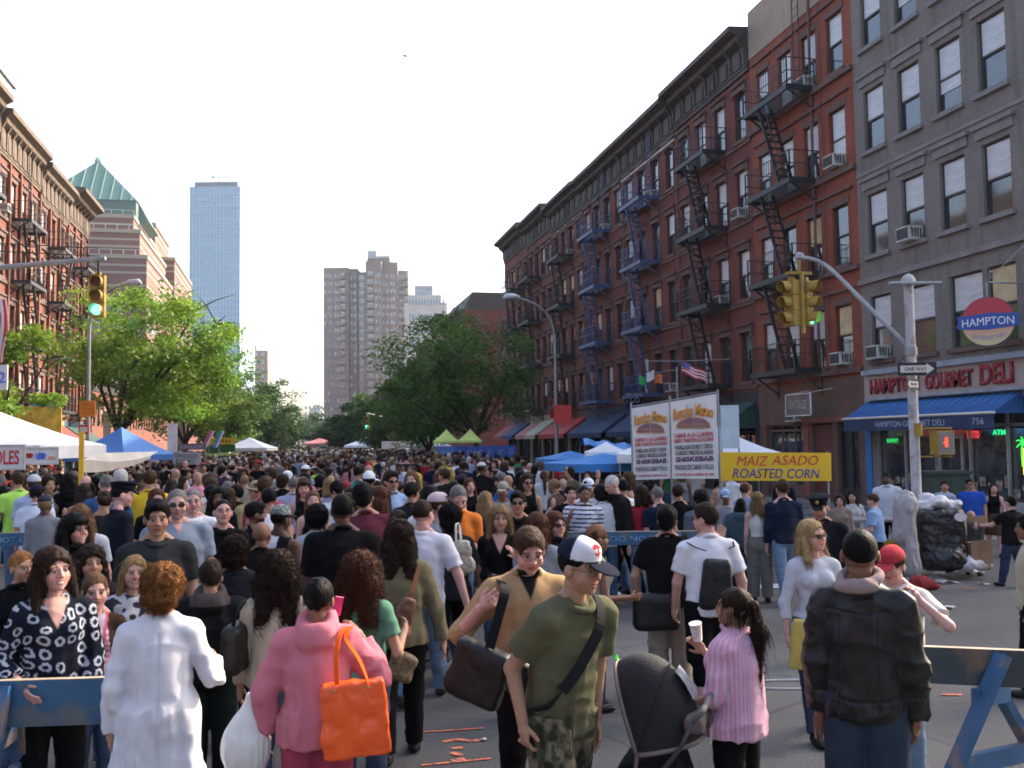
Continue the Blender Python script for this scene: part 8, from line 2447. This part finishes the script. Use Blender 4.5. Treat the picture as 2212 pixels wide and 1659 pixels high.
c = at(2052, 1030, 19.5); q = MB(); q.b2((-.42, 0, 0), (.42, .5, 1.35)); q.b2((-.46, -.04, 1.35), (.46, .54, 1.42)); q.b2((-.4, -.015, .1), (-.01, 0, 1.3)); q.b2((.01, -.015, .1), (.4, 0, 1.3)); o = tag(q.build('utility_box', M('box_green', (.022, .045, .032), .6, var=.15), loc=(c.x, c.y, .14), rot=(0, 0, -YAW)), 'dark green metal utility box behind the black bin', 'utility box')
CARD = M('cardboard', (.30, .19, .11), .85, var=.15)
for (x, y, Z, s, lab, z0) in ((2110, 1200, 15.2, (.36, .3, .34), 'cardboard box standing below the seated one by the bins', .25), (2086, 1125, 15.6, (.5, .34, .10), 'flat open cardboard box on top of the black bin', None), (2075, 1165, 15.9, (.32, .2, .5), 'tall cardboard box leaning behind the black bin', .14)):
 c = at(x, y, Z); q = MB(); q.b2((-s[0] / 2, -s[1] / 2, 0), (s[0] / 2, s[1] / 2, s[2])); q.beam((-s[0] / 2, -s[1] / 2, s[2]), (s[0] / 2, -s[1] / 2, s[2] + .02), .01, .05); q.b2((-.03, -s[1] / 2 - .004, .01), (.03, -s[1] / 2, s[2]))
 tag(q.build('cardboard_box', CARD, loc=(c.x, c.y, c.z - s[2] / 2 if z0 is None else z0), rot=(0, 0, -YAW + .1)), lab, 'box')
c = at(2110, 1225, 15.2); q = MB()
for sx in (-.15, .15): q.b2((sx - .02, -.12, 0), (sx + .02, .12, .11))
q.b2((-.2, -.15, .10), (.2, .15, .112)); tag(q.build('crate', M('crate_yellow', (.3, .2, .04), .7), loc=(c.x, c.y, .14)), 'small yellow crate under the cardboard box', 'crate')
c = at(1985, 1215, 14.2); wrinkled('cloth_heap', [ell((0, 0, .10), (.15, .12, .10), None, .05), ell((.15, -.05, .06), (.12, .10, .07), None, .05)], (.30, .04, .04), (c.x, c.y, .0), 'red and green heap of cloth at the kerb behind the red cap', 'cloth heap', CLOTH, .02, (9, 9, 9))
c = at(1895, 1165, 16.0); q = MB(); q.b2((-.9, -.35, .74), (.9, .35, .78))
for sx in (-.8, .8):
 for sy in (-.3, .3): q.b2((sx - .02, sy - .02, 0), (sx + .02, sy + .02, .74))
o = empty('folding_table', (c.x, c.y, .14), -YAW, 'folding table with a yellow red crate beneath, in front of the shop', 'table'); q.build('tabletop_and_legs', GREYM, o)
c2 = MB(); c2.b2((-.3, -.25, 0), (.3, .2, .4)); tag(c2.build('crate', M('crate_yr', (.55, .33, .02), .6, var=.1, dirt=((.5, .03, .03), 2)), loc=(c.x + .2, c.y - .05, .14), rot=(0, 0, -YAW)), 'yellow and red printed crate under the folding table', 'crate')
for k, (x, y, s) in enumerate(((2047, 1258, .22), (2030, 1238, .14), (2115, 1235, .10), (2125, 1262, .10), (2052, 1312, .12), (1045, 1598, .03), (905, 1512, .05), (1480, 1300, .06))):
 p = gp(x, y, .01 if y > 1245 else .16); q = MB(); q.sheet(lambda u, v: ((u - .5) * s * 1.5, (v - .5) * s, .012 + .02 * math.sin(u * 5 + k) * s * 8), 4, 3); q.sheet(lambda u, v: ((u - .5) * s * 1.5, (v - .5) * s, .004), 4, 3)
 tag(q.build('litter_paper', WB, loc=(p.x, p.y, p.z), rot=(0, 0, k)), None, 'litter', 'scraps of paper on the ground')
LITL = ['largest paper scrap, on the road edge right of the black bin', 'crumpled paper scrap at the foot of the black bin', 'small paper scrap near the white rubbish bag', 'paper scrap farthest right near the kerb', 'paper scrap on the road right of the red cap arm',
  'tiny white chip among the orange road marks', 'small scrap on the road left of the dark bag', 'small paper scrap behind the white T-shirt legs']
for k, o in enumerate([o for o in SC.objects if o.name.startswith('litter_paper')]): o['label'] = LITL[k % 8]
p = gp(1705, 1478, .01); q = MB(); q.tube([(.42 * math.cos(t), .16 * math.sin(t), .012) for t in np.linspace(0, 6.28, 30)], .008, 5, False); tag(q.build('wire_loop', WHL, loc=(p.x, p.y, 0), rot=(0, 0, -YAW)), 'thin white loop of cable lying on the road by the leather jacket', 'cable')
# aircraft
c = at(873, 121, 400); q = MB(); q.tube([(-3.2, 0, .8), (-1.5, 0, .5), (0, 0, .3), (2.0, 0, -.2), (2.9, 0, -.5)], [.12, .35, .9, 1.15, .3], 10)
o = empty('helicopter', c, -YAW, 'tiny distant helicopter in the white sky', 'helicopter'); o.scale = (.42, .42, .42); q.build('fuselage', M('heli', (.12, .05, .05), .5), o, smooth='all')
q = MB(); q.tube([(-6.2, 0, .9), (-3, 0, .75)], [.1, .16], 6); q.box((-6.1, 0, 1.3), (.5, .1, 1.0)); q.build('tail_boom', MATS['heli'], o); q = MB(); q.box((1, 0, 1.5), (10, .25, .06)); q.box((1, 0, 1.2), (.15, .15, .6)); q.build('rotor', BLK, o)

# ---------------- stroller
hx = at(1520, 1440, 5.05)
sx_ = at(1412, 1520, 5.1)
fwd = math.radians(0)
root = empty('stroller', (sx_.x, sx_.y, 0), -YAW + R(72), 'black pushchair with taupe piping on its hood and a green ribbon', 'stroller')
# local: +y forward (away from the pusher)
root.scale = (.94, .86, .94)
SB = M('stroller_black', (.005, .005, .006), .8, var=.2, bmp=.2, bscale=60); TAU = M('stroller_taupe', (.16, .12, .105), .6, var=.15, bmp=.2, bscale=60)
MET = M('stroller_metal', (.5, .5, .52), .3, .8)
b = MB()
def hd(u, v):
 t = math.pi * u; p = R(62) + R(112) * v
 r = .25; s = math.sin(t)
 return (r * math.cos(t), .06 + .36 * s * math.cos(p), .72 + .50 * s * math.sin(p) * (1 + .0 * u))
b.sheet(hd, 20, 16); b.sheet(lambda u, v: tuple(Vector(hd(u, v)) - Vector((0, 0.004, .012))), 20, 16)
hood = b.build('hood', SB, root, smooth='all')
for v_ in (0, 1.0):
 q = MB(); q.tube([hd(u, v_) for u in np.linspace(0, 1, 24)], .014, 7); q.build('hood_piping', TAU, hood, smooth='all')
q = MB()
for s in (-1, 1): q.tube([(s * .25, .06, .73), (s * .25, .10, .40)], .014, 7)
q.build('hood_side_piping', TAU, hood)
q = MB(); q.tube([Vector(hd(u, .5)) * 1.0 + Vector((0, 0, .004)) for u in np.linspace(0, 1, 24)], .006, 5); q.build('hood_rib', SB, hood)
q = MB(); c = Vector(hd(.5, 0.0))
for k in range(5): q.beam(c, c + Vector((.03 * math.cos(k * 1.3), .0, .03 * math.sin(k * 1.3) + .01)), .014, .01)
q.build('ribbon', M('ribbon_green', (.10, .85, .03), .5, var=0), hood)
q = MB(); q.sheet(lambda u, v: (-.08 + .16 * u, .06 + .36 * math.cos(R(124 + 24 * v)) - .012, .72 + .50 * math.sin(R(124 + 24 * v)) + .012), 6, 4); q.build('hood_window', M('clear_vinyl', (.45, .48, .50), .12, .2, var=.3, scale=20), hood)
V, Q = sdf_mesh([bx((0, .02, .50), (.21, .17, .16), rotm(R(-10)), .03, rd=.05), bx((0, .26, .42), (.19, .16, .05), None, .03, rd=.03), bx((0, -.12, .66), (.20, .05, .22), rotm(R(-18)), .03, rd=.04)], .014)
V = folds(V, vnormals(V, Q), .006, 3); link('seat', to_mesh('seat', [(V, Q, np.tile((.012, .012, .013), (len(V), 1)))], CLOTH), root)
V, Q = sdf_mesh([bx((0, -.05, .24), (.21, .26, .10), None, .03, rd=.05)], .016); V = folds(V, vnormals(V, Q), .012, 6); link('basket', to_mesh('basket', [(V, Q, np.tile((.012, .012, .013), (len(V), 1)))], CLOTH), root)
q = MB()
for s in (-1, 1):
 q.tube([(s * .25, -.28, .93), (s * .25, -.20, .78), (s * .25, .02, .52), (s * .24, .40, .14)], .014, 7)
 q.tube([(s * .25, .05, .50), (s * .26, -.30, .14)], .014, 7)
q.tube([(-.26, -.30, .14), (.26, -.30, .14)], .012, 7); q.build('frame', M('frame_dark', (.06, .06, .065), .4, .5), root, smooth='all')
q = MB(); q.tube(smoothpath([(-.25, -.28, .93), (-.22, -.34, .99), (.22, -.34, .99), (.25, -.28, .93)], 5), .018, 8); q.build('handle', M('foam_grey', (.10, .095, .09), .8), root, smooth='all')
V, Q = sdf_mesh([bx((0, -.27, .88), (.20, .06, .045), None, .02, rd=.03)], .01); link('console', to_mesh('console', [(V, Q, np.tile((.16, .125, .115), (len(V), 1)))], CLOTH), root)
q = MB(); q.box((.06, -.345, .78), (.11, .008, .085)); tg = q.build('tag', M('tag_pink', (.62, .46, .46), .6, var=.1), root); q = MB(); q.tube([(.02, -.347, .82), (.0, -.342, .90)], .004, 4); q.tube([(.10, -.347, .82), (.12, -.342, .90)], .004, 4); q.build('string', TAU, tg)
for (x, y, r) in ((-.26, -.32, .13), (.26, -.32, .13), (-.24, .42, .10), (.24, .42, .10)):
 q = MB(); q.M = Matrix.Translation((x, y, r)) @ Matrix.Rotation(math.pi / 2, 4, 'Y'); q.lathe([(r * .75, -.022), (r, -.018), (r, .018), (r * .75, .022)], 20); w1 = q.build('wheel', M('tyre', (.02, .02, .02), .8), root, smooth=True)
 q = MB(); q.M = Matrix.Translation((x, y, r)) @ Matrix.Rotation(math.pi / 2, 4, 'Y'); q.lathe([(r * .2, -.03), (r * .7, -.026), (r * .7, .026), (r * .2, .03)], 16); q.build('hub', MET, w1)

# ---------------- air
hz_ = MB(); hz_.b2((-330, -70, -1.5), (330, 1120, 175))
hm = bpy.data.materials.new('haze'); hm.use_nodes = True
hn_ = hm.node_tree; hn_.nodes.remove(hn_.nodes['Principled BSDF'])
pv = hn_.nodes.new('ShaderNodeVolumePrincipled'); pv.inputs['Density'].default_value = .00018; pv.inputs['Color'].default_value = (.93, .95, 1, 1); pv.inputs['Anisotropy'].default_value = .3
hn_.links.new(pv.outputs[0], hn_.nodes['Material Output'].inputs['Volume'])
tag(hz_.build('haze', hm), 'thin pale haze filling the avenue', 'haze', kind='stuff')
# ================================================================== THE CROWD
CN = [('black', (.006, .006, .007), 24), ('dark grey', (.025, .025, .028), 10), ('navy', (.010, .014, .036), 10), ('white', (.62, .62, .64), 11), ('grey', (.22, .23, .25), 7), ('brown', (.09, .05, .035), 5), ('red', (.36, .02, .025), 3),
      ('maroon', (.11, .02, .035), 3), ('blue', (.04, .12, .38), 4), ('pale blue', (.33, .44, .62), 5), ('olive', (.10, .10, .06), 4), ('green', (.05, .20, .10), 2), ('beige', (.42, .34, .24), 5), ('pink', (.55, .22, .28), 3), ('orange', (.65, .18, .04), 1), ('yellow', (.7, .5, .08), 1), ('teal', (.03, .22, .25), 1), ('lavender', (.38, .34, .48), 2)]
CWT = [c[2] for c in CN]
HN = [('black', 'black', 9), ('dkbrown', 'dark brown', 8), ('brown', 'brown', 5), ('dblonde', 'fair', 3), ('grey', 'grey', 2), ('auburn', 'reddish', 2)]
rc = random.Random(5)
PROTO = []
specs = []
for i in range(22):
 fem = i % 2 == 1
 hair = rc.choice(('short', 'short', 'buzz', 'thick', 'curlyshort', 'bald') if not fem else ('long', 'longwavy', 'bob', 'pony', 'bun', 'afro'))
 arms = rc.choice((None, ((.2, .1, -.95), (-.2, .9, .1)), ((.25, .1, -.9), (-.3, .6, .7)), ((.3, -.1, -.9), (0, .2, -1))))
 P = dict(h=1.72 - .1 * fem, far=True, proto=True, vox=.026, fem=fem, w=rc.choice((.95, 1.0, 1.1, 1.25)), skin=(1, 1, 1), hairc='black', hair=hair, top=rc.choice(('tee', 'tee', 'shirt', 'long', 'jacket') if not fem else ('tee', 'tank', 'long', 'jacket')),
             topc=(1, 1, 1), bot='jeans', botc=(1, 1, 1), stance=rc.choice((-14, -8, 0, 8, 14)), head=(rc.uniform(-25, 25), rc.uniform(-5, 15), rc.uniform(-6, 6)), lean=rc.uniform(-1, 7), side=rc.uniform(-3, 3), twist=rc.uniform(-12, 12), loc=(0, 0, 0), seed=i)
 if arms: P['arm' + rc.choice('LR')] = arms
 if i in (2, 8, 14): P['hat'] = ('cap', (1, 1, 1), (1, 1, 1))
 PROTO.append((build_person(P), P))
land = [(0, 'white tent'), (185, 'beige tarp'), (350, 'handwritten sign'), (455, 'striped flags'), (585, 'street gap'), (705, 'brown tower'), (810, 'right trees'), (950, 'long blue banner'), (1130, 'street lamp'), (1260, 'blue tents'), (1375, 'tall banners'), (1550, 'yellow sign'), (1810, 'blue awning')]
spots = []
tries = 0
pts = list(PEOPLE)
VIEWR = []
while len(spots) < 198 and tries < 60000:
 tries += 1
 Z = 11.5 + 24 * rc.random() ** 1.15
 x = rc.uniform(10, 1800 if Z > 16 else 1560)
 p = at(x, 960, Z)
 if p.y < 13.6 or not (KL - 2.5 < p.x < KR - .6): continue
 if Z < 15 and 1200 < x < 1800 and rc.random() < .5 or Z < 17.6 and x > 1365: continue
 if p.x > 3.8 and p.x < 8.5 and 15.8 < p.y < 18.6 and rc.random() < .7: continue
 if any((p.x - q[0]) ** 2 + (p.y - q[1]) ** 2 < .34 for q in pts): continue
 pts.append((p.x, p.y)); spots.append((x, Z, p.x, p.y))
spots.sort(key=lambda s: s[1])
used = set(); recs = []; LBL = {}
for k, (x, Z, X, Y) in enumerate(spots):
 i = rc.randrange(len(PROTO)); root0, P = PROTO[i]
 if i in used: r = copy_tree(root0)
 else: used.add(i); r = root0
 kids = [o for o in SC.objects if o.parent == r] if i in used and r is root0 else None
 tn, tcol, _ = rc.choices(CN, CWT)[0]; hk, hn, _ = rc.choices(HN, [h[2] for h in HN])[0]
 sk = rc.choice(('pale', 'tan', 'tan', 'olive', 'brown', 'dark', 'pink')); bcn = rc.choice(('black', 'jeans', 'dkjeans', 'ltjeans', 'stone', 'charcoal', 'khaki'))
 jit = rc.uniform(.8, 1.25)
 recs.append((r, i, tuple(min(1, c * jit) for c in tcol), HC[hk], SKIN[sk], CC[bcn]))
 az = math.atan2(X, Y) + R(rc.choice((0, 0, 0, 180, 180, 180, 90, -90, 40, -40, 150, -150)) + rc.uniform(-25, 25))
 r.location = (X, Y, 0); r.rotation_euler = (0, 0, -az); s = rc.uniform(.93, 1.07); r.scale = (s, s, s)
 d = (az - math.atan2(X, Y)) % (2 * math.pi); fc = 'facing away' if math.cos(d) > .5 else 'facing camera' if math.cos(d) < -.5 else 'facing right' if math.sin(d) > 0 else 'facing left'
 row = 'front' if Z < 17 else 'middle' if Z < 25 else 'back'
 lm = [l for a, l in land if a <= x][-1]
 garment = {'tee': 'T-shirt', 'shirt': 'shirt', 'long': 'jumper', 'jacket': 'jacket', 'tank': 'tank top'}[P['top']]
 ht = 'cap on' if P.get('hat') else 'bald' if P['hair'] == 'bald' else hn + ' hair'
 r['category'] = 'person'; r['group'] = 'people in the street crowd'
 LBL[r.name] = (tn, garment, ht, fc, row, lm, x)
seen = {}
for (r, *_) in recs:
 tn, ga, ht, fc, row, lm, x = LBL[r.name]; seen.setdefault((tn, ga, ht, fc, row, lm), []).append((x, r))
for key, lst in seen.items():
 tn, ga, ht, fc, row, lm = key; lst.sort(key=lambda t: t[0])
 for n, (x, r) in enumerate(lst):
  pos = '' if len(lst) == 1 else (', left one', ', right one')[n] if len(lst) == 2 else (', left one', ', middle one', ', right one', ', rightmost')[min(n, 3)]
  r['label'] = '%s %s, %s, %s, %s crowd by %s%s' % (tn, ga, ht, fc, row, lm, pos)
byp = {}
for o in SC.objects:
 if o.parent is not None: byp.setdefault(o.parent.name, []).append(o)
for (r, i, tc_, hc_, sk_, bc_) in recs:
 capc = random.choice(((.6, .6, .6), (.03, .03, .05), (.35, .05, .05), (.4, .35, .25)))
 for o in byp.get(r.name, []):
  n = o.name.split('.')[0]
  c = sk_ if n == 'body' else tuple(np.clip(np.array(hc_) * 8, 0, 1)) if False else hc_ if n == 'hair' else capc if n in ('cap', 'brim') else bc_ if n in ('jeans', 'trousers') else tc_
  o.color = (*c, 1)
  for q in byp.get(o.name, []): q.color = (*capc, 1)
for k, (r0, P) in enumerate(PROTO):
 if k not in used:
  for o in byp.get(r0.name, []): bpy.data.objects.remove(o)
  bpy.data.objects.remove(r0)

# the rest of the crowd: thousands of small figures filling the avenue
def lowp(rg):
 """one small figure as lofted rings: returns verts, faces, part index per face"""
 rings = [(.00, .10, .06, 0), (.45, .12, .09, 0), (.86, .18, .12, 0), (.95, .17, .115, 1), (1.15, .16, .11, 1), (1.38, .21, .12, 1), (1.46, .17, .09, 1), (1.50, .06, .06, 2), (1.55, .055, .06, 2), (1.585, .07, .085, 2), (1.66, .082, .10, 3), (1.72, .075, .09, 3), (1.765, .03, .04, 3)]
 n = 8; vs = []; fs = []; pi = []
 for (z, rx, ry, p) in rings:
  for k in range(n): a = 2 * math.pi * k / n; vs.append((rx * math.cos(a), ry * math.sin(a), z))
 for i in range(len(rings) - 1):
  for k in range(n): fs.append((i * n + k, i * n + (k + 1) % n, (i + 1) * n + (k + 1) % n, (i + 1) * n + k)); pi.append(rings[i + 1][3])
 for k in (0, 2): fs.append(tuple(len(vs) - n + (k + j) % n for j in range(4)) if k == 0 else tuple(len(vs) - n + (4 + j) % n for j in range(4))); pi.append(3)
 for s in (-1, 1):
  b0 = len(vs)
  for (x, y, z, r) in ((s * .20, 0, 1.42, .05), (s * .25, .02, 1.12, .042), (s * .24, .12, .9, .03)):
   for k in range(4): a = math.pi / 2 * k; vs.append((x + r * math.cos(a), y + r * math.sin(a), z))
  for i in range(2):
   for k in range(4): fs.append((b0 + i * 4 + k, b0 + i * 4 + (k + 1) % 4, b0 + (i + 1) * 4 + (k + 1) % 4, b0 + (i + 1) * 4 + k)); pi.append(1 if i == 0 else 2)
 return np.array(vs), np.array(fs), np.array(pi)

LV, LF, LP = lowp(None)
rg = np.random.default_rng(11)
VV = []; QQ = []; CCX = []; off = 0
wts = np.array(CWT, float); wts /= wts.sum()
hk = [HC[k] for k in ('black', 'dkbrown', 'brown', 'black', 'auburn', 'dblonde', 'grey')]
y = 33.0
cnt = 0
while y < 230:
 step = .62 if y < 80 else .85
 for x in np.arange(-7.4 if y < 78 else -9.0, 7.8 if y < 78 else 9.5, .66 if y < 80 else .9):
  if rg.random() < .22: continue
  X, Y = x + rg.normal(0, .16), y + rg.normal(0, .16)
  dcam = Y * math.cos(YAW) + X * math.sin(YAW)
  if dcam < 34.5: continue
  s = rg.uniform(.90, 1.07); a = rg.uniform(0, 6.28); ca, sa = math.cos(a), math.sin(a)
  wd = rg.uniform(.85, 1.25)
  V = LV * np.array([wd, wd, 1]); V = V.copy(); hd_ = LV[:, 2] > 1.52; V[hd_, :2] = LV[hd_, :2]; V[hd_, 1] += rg.normal(0, .02)
  V = np.stack([V[:, 0] * ca - V[:, 1] * sa, V[:, 0] * sa + V[:, 1] * ca, V[:, 2]], 1) * s + np.array([X, Y, 0])
  top_ = np.array(CN[rg.choice(len(CN), p=wts)][1]) * rg.uniform(.7, 1.2); hr_ = np.array(hk[rg.integers(len(hk))]) if rg.random() > .08 else np.array((.6, .6, .6))
  skn = np.array(SKIN[('pale', 'tan', 'brown', 'dark', 'pink')[rg.integers(5)]]); bt_ = np.array((.04, .05, .09))
  cols = np.stack([bt_, top_, skn, hr_])[LP]
  VV.append(V); QQ.append(LF + off); CCX.append(cols); off += len(LV); cnt += 1
 y += step
V = np.concatenate(VV); Q = np.concatenate(QQ); C = np.concatenate(CCX)
me = bpy.data.meshes.new('crowd')
me.vertices.add(len(V)); me.vertices.foreach_set('co', V.astype(np.float32).ravel())
me.loops.add(len(Q) * 4); me.loops.foreach_set('vertex_index', Q.astype(np.int32).ravel())
me.polygons.add(len(Q)); me.polygons.foreach_set('loop_start', np.arange(0, len(Q) * 4, 4, dtype=np.int32)); me.update(calc_edges=True)
a_ = me.color_attributes.new('Col', 'FLOAT_COLOR', 'CORNER')
a_.data.foreach_set('color', np.repeat(np.concatenate([C, np.ones((len(C), 1))], 1), 4, 0).astype(np.float32).ravel())
me.polygons.foreach_set('use_smooth', np.ones(len(Q), bool))
me.materials.append(attrmat('crowd_cloth', .8, .2, 30, var=.2))
cr_ = link('crowd', me); tag(cr_, 'dense far crowd filling the avenue under the trees and tents', 'crowd', kind='stuff')
print('crowd individuals', len(recs), 'far figures', cnt, 'persons', len([o for o in SC.objects if o.get('category') == 'person']))
